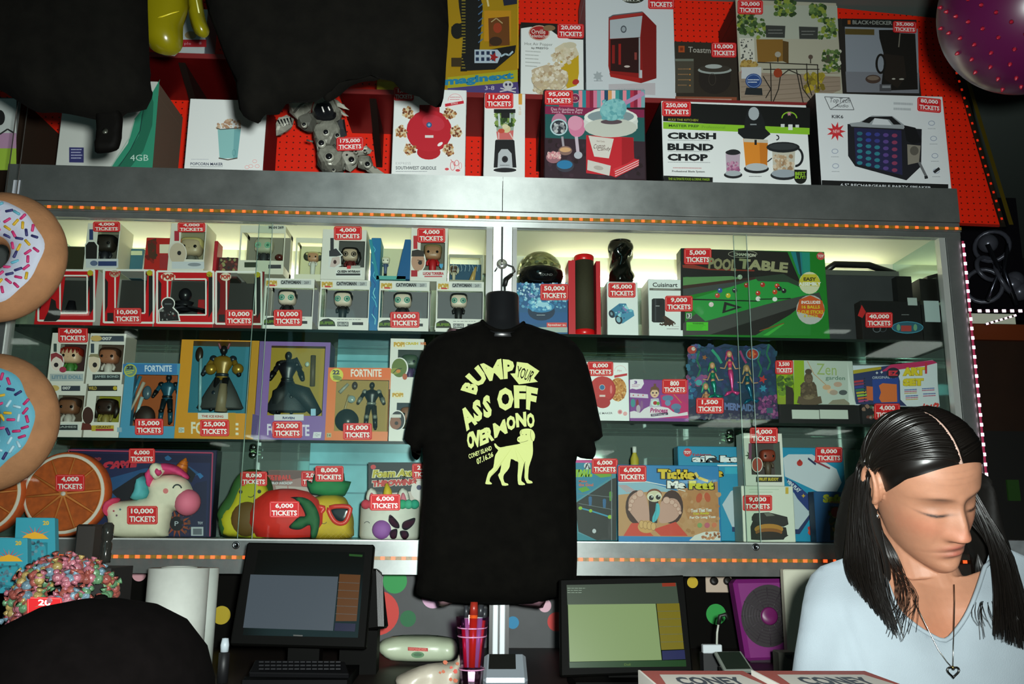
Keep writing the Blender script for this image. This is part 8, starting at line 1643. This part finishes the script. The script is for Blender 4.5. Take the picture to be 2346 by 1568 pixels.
def head_pt(z,ph,off=0.0,feat=True):
    w,f,k=smoothring(z);cx,cyv=math.cos(ph),math.sin(ph);p=0.9
    x=w*math.copysign(abs(cx)**p,cx);fr=f if cyv < 0 else k
    y=fr*math.copysign(abs(cyv)**p,cyv)
    if cyv < 0 and feat:y -= face_d(x,z)*min(1,-cyv*2.2)
    v=Vector((x,y,z))
    if off:v += Vector((x/0.073,y/0.09,max(z,0)/0.11*0.9)).normalized()*off
    return v
HY,HP,HR=math.radians(14),math.radians(29),math.radians(-12)
HC=P(2112,1112,1.42);HS=1.02
RH=Matrix.Rotation(HY,3,'Z')@ Matrix.Rotation(HP,3,'X')@ Matrix.Rotation(HR,3,'Y')
def HW(v):return HC + RH @(Vector(v)*HS)
def HI(w):return (RH.transposed()@(Vector(w)-HC))/HS
def shell(n,zs,fn,closed=True):
    vs=[fn(z,2*math.pi*k/n) for z in zs for k in range(n)];fs=[]
    for i in range(len(zs)-1):
        for k in range(n):fs.append((i*n+k,i*n+(k+1)% n,(i+1)*n+(k+1)% n,(i+1)*n+k))
    fs.append(tuple(range(n-1,-1,-1)));fs.append(tuple(range((len(zs)-1)*n,len(zs)*n)));return vs,fs
body=B();SKM=M('b88068')
zs=[-0.1195+0.2365*i/110 for i in range(111)]
vs,fs=shell(150,zs,lambda z,p:HW(head_pt(z,p)));body.add(vs,fs,SKM,True)
# ears
for s in (-1,1):
    e=[(s*.0755,.012+.004*math.cos(t),0.0) for t in (0,)]
    pts=[]
    for k in range(15):
        t=math.radians(-60 + 300*k/14);pts.append(HW((s*(.0765+.008*max(0,math.sin(t*0.5+0.6))),.018+.0165*math.cos(t)+0.004*math.sin(t),.006+.0295*math.sin(t))))
    body.tube(pts,[0.0045+0.0012*math.sin(k*0.6) for k in range(15)],SKM,8)
    body.ball(HW((s*.0745,.014,.002)),(0.0085,0.018,0.029),SKM,14,10,rot=RH);body.ball(HW((s*.077,.010,-.027)),(0.0055,0.008,0.010),SKM,10,8,rot=RH)
    body.tube([HW((s*.078,.022,.022)),HW((s*.080,.012,.012)),HW((s*.079,.010,-.006)),HW((s*.078,.016,-.016))],0.0035,SKM,8)
# neck and chest
NB=P(2150,1405,1.475);NT=HW((0,.025,-.075))
body.tube([NT + Vector((0,0.012,0.035)),NT,NT*0.5+NB*0.5 + Vector((0,0.006,0)),NB,NB + Vector((0,0.01,-0.07))],[0.048,0.052,0.052,0.06,0.085],SKM,28)
def torsoY(px,py):
    u=(px-2160)/350.0;q=1.50 - 0.115*math.sqrt(max(0.0,1-min(1,u*u)))- 0.02*sstep(1330,1520,py)
    q += 0.045*sstep(1400,1265,py)+ 0.02*G(px,py,2160,1400,40,60)
    return q
def relief(b,poly,fn,mt,thick,step=10,sm=0,off=0.0):
    if sm:poly=smooth_poly(poly,sm)
    x0=min(p[0] for p in poly);x1=max(p[0] for p in poly);y0=min(p[1] for p in poly);y1=max(p[1] for p in poly)
    pts=list(poly);n=len(pts);yy=y0+step*0.5;row=0
    while yy < y1:
        xx=x0+(step*0.5 if row % 2 else step)
        while xx < x1:
            if inpoly(xx,yy,poly) and edist(xx,yy,poly)> step*0.4:pts.append((xx,yy))
            xx += step
        yy += step;row += 1
    vo,_,fo,_,_,_=delaunay_2d_cdt([Vector(p) for p in pts],[(i,(i+1)% n) for i in range(n)],[],1,1e-4)
    fr=[P(p.x,p.y,fn(p.x,p.y)+off) for p in vo];bk=[P(p.x,p.y,fn(p.x,p.y)+off+thick) for p in vo];N=len(vo);fs=[];cnt={}
    for f in fo:
        f=list(f);a,c,d=[fr[i] for i in f[:3]]
        if (c-a).cross(d-a).y > 0:f.reverse()
        fs.append(tuple(f));fs.append(tuple(i+N for i in reversed(f)))
        for i in range(len(f)):e=(f[i],f[(i+1)% len(f)]);cnt[e]=1
    for (i,j) in list(cnt):
        if (j,i) not in cnt:fs.append((j,i,i+N,j+N))
    b.add(fr+bk,fs,mt,True);return b
relief(body,[(1900,1330),(2010,1300),(2090,1330),(2215,1320),(2300,1290),(2400,1310),(2450,1400),(2450,1750),(1880,1750),(1880,1400)],torsoY,SKM,0.14,step=16,off=0.012,sm=0)
me=bpy.data.meshes.new('tmp');me.from_pydata([tuple(v) for v in body.v],[],body.f);me.update()
to=bpy.data.objects.new('tmp',me);COL.objects.link(to);md=to.modifiers.new('r','REMESH');md.mode='VOXEL';md.voxel_size=0.0021;md.use_smooth_shade=True
ms=to.modifiers.new('s','SMOOTH');ms.factor=0.5;ms.iterations=2
bpy.context.view_layer.update();dg=bpy.context.evaluated_depsgraph_get();ev=to.evaluated_get(dg);nm=bpy.data.meshes.new_from_object(ev,depsgraph=dg);bpy.data.objects.remove(to)
WO=Vector((NB.x,1.5,0.0))
woman=thing('person','woman with long dark centre-parted hair in a white V-neck T-shirt, looking down behind the counter','person',WO)
nm.transform(Matrix.Translation(-WO));nm.materials.clear()
# skin with soft colour differences (lips, brows, lash line, flush) held in a colour attribute
sk=bpy.data.materials.new('skin');sk.use_nodes=True;nt=sk.node_tree;bs=nt.nodes['Principled BSDF'];bs.inputs['Roughness'].default_value=0.58;bs.inputs['Subsurface Weight'].default_value=0.12;bs.inputs['Subsurface Radius'].default_value=(0.012,0.005,0.003);bs.inputs['Subsurface Scale'].default_value=1.0
va=nt.nodes.new('ShaderNodeVertexColor');va.layer_name='skin_tone';nz=nt.nodes.new('ShaderNodeTexNoise');nz.inputs['Scale'].default_value=90;tc=nt.nodes.new('ShaderNodeTexCoord');nt.links.new(tc.outputs['Object'],nz.inputs['Vector'])
mr=nt.nodes.new('ShaderNodeMapRange');mr.inputs[3].default_value=0.9;mr.inputs[4].default_value=1.08;nt.links.new(nz.outputs['Fac'],mr.inputs[0]);vm=nt.nodes.new('ShaderNodeVectorMath');vm.operation='SCALE'
nt.links.new(va.outputs['Color'],vm.inputs[0]);nt.links.new(mr.outputs[0],vm.inputs['Scale']);nt.links.new(vm.outputs[0],bs.inputs['Base Color'])
bp=nt.nodes.new('ShaderNodeBump');bp.inputs['Strength'].default_value=0.15;bp.inputs['Distance'].default_value=0.001;nz2=nt.nodes.new('ShaderNodeTexNoise');nz2.inputs['Scale'].default_value=500;nt.links.new(tc.outputs['Object'],nz2.inputs['Vector']);nt.links.new(nz2.outputs['Fac'],bp.inputs['Height']);nt.links.new(bp.outputs[0],bs.inputs['Normal'])
nm.materials.append(sk);ca=nm.color_attributes.new('skin_tone','FLOAT_COLOR','POINT')
def mixc(a,c,t):return tuple(a[i]*(1-t)+c[i]*t for i in range(3))+(1,)
c0,lip,brow,lash,flush,chestc,hairc=rgb('986a52'),rgb('8f4a40'),rgb('4c3428'),rgb('2c1c16'),rgb('b0604a'),rgb('96583c'),rgb('6a4432')
cols=[]
for v in nm.vertices:
    p=HI(v.co + WO);x,z=p.x,p.z;c=c0
    if p.y < -0.02 and -0.13 < z < 0.12:
        c=mixc(c,flush,0.3*(G(x,z,.042,-.03,.016,.014)+G(x,z,-.042,-.03,.016,.014)+G(x,z,0,-.036,.012,.01)))
        zm=z + 7*x*x;lm=G(x,zm,0,-.062,.0145,.0035)+ G(x,zm,0,-.0735,.0125,.0042);c=mixc(c,lip,min(1,0.8*lm));c=mixc(c,lash,0.6*G(x,zm,0,-.068,.017,.0012))
        for s in (-1,1):
            dx=s*x-.032;c=mixc(c,brow,min(1,0.9*G(dx,z,0,.0215-0.0025*(dx/.012)**2*0.5,.0125,.0024)))
            c=mixc(c,brow,0.35*G(dx,z,0,.004,.013,.004));c=mixc(c,lash,min(1,1.5*G(dx,z,0,-.0085+2.6*dx*dx*3,.0115,.0015)))
            c=mixc(c,brow,0.8*G(dx,z,-.0205,-.0475,.003,.0018))
        for k in range(3):c=mixc(c,brow,0.12*math.exp(-((z-.044-.009*k-1.2*x*x)/.0008)**2/2)*math.exp(-(x/.035)**2))
    if z < -0.125:c=mixc(c,chestc,sstep(-0.125,-0.22,z)*0.8)
    cols.extend(c)
ca.data.foreach_set('color',cols);nm.update()
bo=bpy.data.objects.new('body',nm);COL.objects.link(bo);bo.parent=woman
# lower body down to the floor (hidden by the counter)
b=B();xq=WO.x
b.tube([(xq,1.60,P(2150,1700,1.6).z),(xq,1.60,1.02),(xq,1.60,0.92)],[0.13,0.14,0.155],M('2a3040',0.8),20)
for s in (-1,1):b.tube([(xq+s*0.08,1.6,0.93),(xq+s*0.09,1.58,0.5),(xq+s*0.09,1.6,0.09),(xq+s*0.09,1.6,0.0)],[0.085,0.06,0.045,0.05],M('2a3040',0.8),14)
b.build('trousers',woman)
# T-shirt with a V neck
TW=M('7e888f',0.85,v=0.04,vs=20,bump=0.25,bs=700)
def shirtY(px,py):
    return torsoY(px,py)- 0.006 + 0.004*math.sin((px-1900)*0.045 +(py-1400)*0.02)*sstep(1980,1840,px)- 0.012*math.exp(-((px-1905-(py-1330)*0.33)/16)**2)*sstep(1340,1420,py)*-0.4
tsh=[(1802,1750),(1812,1560),(1820,1500),(1830,1440),(1838,1385),(1846,1345),(1858,1318),(1880,1298),(1920,1284),(1960,1270),(2000,1262),(2030,1330),(2056,1395),(2085,1425),(2125,1452),(2165,1468),(2195,1440),(2220,1400),(2240,1350),(2256,1300),(2268,1262),(2310,1258),(2360,1280),(2420,1310),(2460,1380),(2490,1500),(2500,1750)]
b=B();relief(b,tsh,shirtY,TW,0.16,step=12);b.build('t_shirt',woman,label='white V-neck T-shirt')
b=B();neck=tsh[10:21];b.tube([P(x,y,shirtY(x,y)-0.001) for x,y in smooth_poly(neck,3)[:-4]],0.0035,TW,8);b.build('neckline',woman)
# necklace and pendant, earring
SIL=M('a8a8a0',0.2,1.0)
def yy_(x,y):return (shirtY(x,y) if y > 1380 else torsoY(x,y))- 0.007
b=B();cl=[(2094,1375),(2110,1410),(2130,1450),(2150,1490),(2170,1518),(2181,1530)];cr=[(2186,1340),(2187,1380),(2186,1430),(2184,1480),(2183,1530)]
for ln in (cl,cr):b.tube([P(x,y,yy_(x,y)) for x,y in ln],0.0008,SIL,6)
b.build('necklace',woman)
b=B();yh=yy_(2183,1540)-0.004;hp=[]
for k in range(25):
    t=2*math.pi*k/24;hp.append(P(2184+13.5*math.sin(t)**3,1540-(11*math.cos(t)-4.5*math.cos(2*t)-1.7*math.cos(3*t)-0.8*math.cos(4*t)),yh))
b.tube(hp,0.0016,M('6a6a66',0.2,1.0),6);b.tube([P(2183,1527,yh),P(2183,1533,yh)],0.002,M('b8924a',0.3,1),6);b.build('pendant',woman,label='heart pendant')
b=B();ep=HW((-.078,.006,-.036));b.ball(ep,0.005,M('e0e0dc',0.1,1),10,8);b.tube([ep,ep + Vector((0.002,-0.004,-0.008)),ep + Vector((0.0,-0.004,-0.014))],[0.004,0.005,0.001],M('e0e0dc',0.1,1),8);b.build('earring',woman)

# hair: scalp shell with a centre part, then strands combed to both sides
HAIR=bpy.data.materials.new('dark_hair');HAIR.use_nodes=True;hb=HAIR.node_tree.nodes['Principled BSDF'];hb.inputs['Base Color'].default_value=rgb('0c0907');hb.inputs['Roughness'].default_value=0.34;hb.inputs['Specular IOR Level'].default_value=0.45
HMASS=M('0a0806',0.7,v=0.2,vs=80,sp=0.2)
def hairline(ph):
    """lowest z of the hair on the head for an angle (front is -90 degrees)"""
    a=(math.degrees(ph)+90)% 360;a=a-360 if a > 180 else a;a=abs(a)
    if a < 62:return 0.072 - 0.028*(a/62)**2
    if a < 88:return 0.044 - 0.042*(a-62)/26
    if a < 105:return 0.002 + 0.028*math.sin((a-88)/17*math.pi)
    return 0.006 - 0.09*sstep(105,130,a)
vs,fs=[],[];n=96;m=26
for i in range(m+1):
    for k in range(n):
        ph=2*math.pi*k/n;z0=hairline(ph);z=z0 +(0.1165-z0)*(i/m);th_=0.0015 + 0.0045*sstep(0,0.25,i/m)
        p=head_pt(z,ph,th_,False);
        if p.y < 0.05:p.z -= 0.003*math.exp(-(p.x/0.004)**2)*sstep(0,0.3,i/m)
        vs.append(HW(p))
for i in range(m):
    for k in range(n):fs.append((i*n+k,i*n+(k+1)% n,(i+1)*n+(k+1)% n,(i+1)*n+k))
fs.append(tuple(range(m*n,(m+1)*n)))
b=B();b.add(vs,fs,HAIR,True);b.build('scalp_hair',woman)
b=B();b.tube([HW((0,y,0.03+0.087*math.sqrt(max(0,1-(y/(0.085 if y < 0 else 0.093))**2))+0.0052)) for y in [-0.076+0.012*i for i in range(9)]],[0.003-0.0002*i for i in range(9)],M('a08478',0.6),8);b.build('parting',woman,label='pale scalp line of the parting')
rn=random.Random(11)
cu=bpy.data.curves.new('hair_strands','CURVE');cu.dimensions='3D';cu.bevel_depth=1.0;cu.bevel_resolution=1;cu.resolution_u=4;cu.use_fill_caps=False
def strand(pts,r0,r1):
    sp=cu.splines.new('POLY');sp.points.add(len(pts)-1)
    for i,p in enumerate(pts):
        t=i/(len(pts)-1);sp.points[i].co=(p.x-WO.x,p.y-WO.y,p.z-WO.z,1);sp.points[i].radius=(r0*(1-t)+r1*t)*(0.55 if i == 0 else 1)
def catmull(P_,k=4):
    out=[]
    for i in range(len(P_)-1):
        p0,p1,p2,p3=P_[max(i-1,0)],P_[i],P_[i+1],P_[min(i+2,len(P_)-1)]
        for j in range(k):
            t=j/k;out.append(0.5*((2*p1)+(p2-p0)*t+(2*p0-5*p1+4*p2-p3)*t*t+(3*p1-p0-3*p2+p3)*t**3))
    out.append(P_[-1]);return out
def scalp(x,y,off):
    """point on the skull above (x, y) in head coordinates"""
    r=math.sqrt((x/0.074)**2 +((y)/(0.085 if y < 0 else 0.093))**2);r=min(r,0.999);z=0.03 + 0.087*math.sqrt(1-r*r)
    return Vector((x,y,z))+ Vector((x/0.074,y/0.09,(z-0.03)/0.087)).normalized()*off
for side in (-1,1):
    for i in range(420):
        y0=rn.uniform(-0.072,0.078);off=rn.uniform(0.006,0.0125);t0=(y0+0.072)/0.15
        ye=0.012 + 0.075*t0 + rn.uniform(-0.006,0.006)   # where it passes the ear line
        pts=[scalp(side*0.0028,y0,off*0.6)]
        for u in (0.25,0.5,0.75,0.93):
            xx=side*0.0735*math.sin(u*math.pi/2);yy=y0+(ye-y0)*u**1.5
            lim=math.sqrt(max(0.02,1-(xx/0.0745)**2));yy=max(-0.083*lim,min(0.09*lim,yy))
            pts.append(scalp(xx,yy,off))
        xa=side*(0.0775+rn.uniform(-0.004,0.005))*math.sqrt(max(0.05,1-(max(0,ye-0.03)/0.075)**2));a=Vector((xa,max(ye,0.026),rn.uniform(-0.012,0.02)));pts.append(a)
        W=[HW(p) for p in pts];q=W[-1]
        if side < 0:
            ex,ey=1940 + 130*rn.random()**0.8,0;front_=rn.random()
            tipx=1950 + 120*(1-t0)*rn.uniform(0.7,1.0)+ rn.uniform(-8,8);tipy=1330 +(tipx-1950)*1.15 + rn.uniform(-30,12)
            Y1=1.385 + 0.05*t0;mid=P(1955 +(tipx-1950)*0.55 - 18*t0,1270,Y1);tip=P(tipx,tipy,torsoY(tipx,tipy)- 0.018 - 0.02*rn.random())
        else:
            tipx=2275 + 85*rn.uniform(0,1);tipy=1380 + 85*rn.random()+(tipx-2275)*0.35;Y1=1.41 + 0.03*t0
            mid=P(2262 +(tipx-2275)*0.55,1250,Y1);tip=P(tipx,tipy,torsoY(min(tipx,2400),tipy)- 0.018 - 0.02*rn.random())
        W +=[(q*0.6+mid*0.4)+ Vector((side*0.008,0,-0.01)),mid,mid*0.45+tip*0.55 + Vector((-0.004 if side < 0 else 0.004,0,0)),tip]
        strand(catmull(W,4),0.0021,0.0005)
# a few loose wisps over the neck and shirt
for i in range(26):
    x0=rn.uniform(2020,2050);e=rn.uniform(2050,2110);strand(catmull([P(2020,1215,1.42),P(x0+15,1290,1.42),P(e,1370,torsoY(e,1370)-0.02),P(e-rn.uniform(0,30),rn.uniform(1400,1470),torsoY(e,1440)-0.02)],4),0.0008,0.0003)
for i in range(22):
    e=rn.uniform(2225,2330);strand(catmull([P(2240,1270,1.45),P(2235+rn.uniform(0,30),1330,1.44),P(e,1400,torsoY(e,1400)-0.02),P(e+rn.uniform(0,25),rn.uniform(1420,1470),torsoY(e,1450)-0.02)],4),0.0008,0.0003)
cu.materials.append(HAIR);ho=bpy.data.objects.new('tmp',cu);COL.objects.link(ho);bpy.context.view_layer.update();dg=bpy.context.evaluated_depsgraph_get();hm=bpy.data.meshes.new_from_object(ho.evaluated_get(dg));bpy.data.objects.remove(ho);hm.name='hair_strands';hm.polygons.foreach_set('use_smooth',[True]*len(hm.polygons));ho=bpy.data.objects.new('hair_strands',hm);COL.objects.link(ho);ho.parent=woman;ho['kind']='stuff'
b=B()
pillow(b,[(1960,1080),(1935,1150),(1922,1230),(1930,1300),(1950,1345),(1980,1385),(2010,1410),(2030,1400),(2028,1330),(2020,1260),(2005,1200),(1990,1140)],1.475,0.05,26,HMASS,step=10);b.build('hair_mass',woman);b=B()
pillow(b,[(2235,1080),(2262,1120),(2280,1200),(2310,1290),(2340,1370),(2335,1410),(2300,1400),(2262,1340),(2240,1280),(2225,1200)],1.53,0.045,24,HMASS,step=10)
b.build('hair_mass',woman)

# ======================= customer seen from behind, bottom left
cc=P(205,1640,0.95);man=thing('person','person in a plain black cap seen from behind, bottom left corner','person',(cc.x,cc.y,0))
sk2=bpy.data.meshes.new('body');bm=bmesh.new();lay=bm.verts.layers.skin.verify()
J=[((0,0,-0.52),.12),((0,0,-0.3),.11),((0,0,-0.2),.10),((0,0,-0.13),.045),((0,-0.005,-0.06),.075),((0,-0.01,0.02),.085),((-0.15,0,-0.2),.05),((0.15,0,-0.2),.05),((-0.18,-0.02,-0.42),.038),((0.18,-0.02,-0.42),.038),((-0.17,-0.06,-0.6),.028),((0.17,-0.06,-0.6),.028),((-0.07,0,-0.62),.07),((0.07,0,-0.62),.07),((-0.08,0,-0.9),.05),((0.08,0,-0.9),.05),((-0.08,0.0,-cc.z+0.03),.035),((0.08,0.0,-cc.z+0.03),.035)]
vv=[]
for (x,y,z),r_ in J:
    v=bm.verts.new((x,y,cc.z+z));v[lay].radius=(r_,r_*0.9);vv.append(v)
for i,j in ((0,1),(1,2),(2,3),(3,4),(4,5),(2,6),(2,7),(6,8),(7,9),(8,10),(9,11),(0,12),(0,13),(12,14),(13,15),(14,16),(15,17)):bm.edges.new((vv[i],vv[j]))
vv[0][lay].use_root=True;bm.to_mesh(sk2);bm.free();mo=bpy.data.objects.new('body',sk2);COL.objects.link(mo);mo.parent=man
mo.modifiers.new('skin','SKIN').use_smooth_shade=True;mo.modifiers.new('sub','SUBSURF').levels=2;sk2.materials.append(M('050403',0.95,sp=0.02));mo.modifiers['sub'].render_levels=2
CAPM=M('040303',0.98,sp=0.02,v=0.2,vs=60)
b=B();b.lathe((cc.x,cc.y,cc.z),[(0.112,-0.03),(0.118,0.0),(0.116,0.03),(0.106,0.062),(0.085,0.088),(0.055,0.104),(0.02,0.111),(0,0.112)],CAPM,40,sx=1.0,sy=1.05);b.build('cap',man)
b=B();b.ball((cc.x,cc.y,cc.z+0.112),(0.007,0.007,0.004),CAPM,10,6);b.build('cap_button',man)
b=B();b.lathe((cc.x,cc.y+0.09,cc.z-0.01),[(0.10,0.0),(0.102,0.004),(0.08,0.008)],CAPM,28,sx=0.9,sy=0.9);b.build('cap_brim',man)
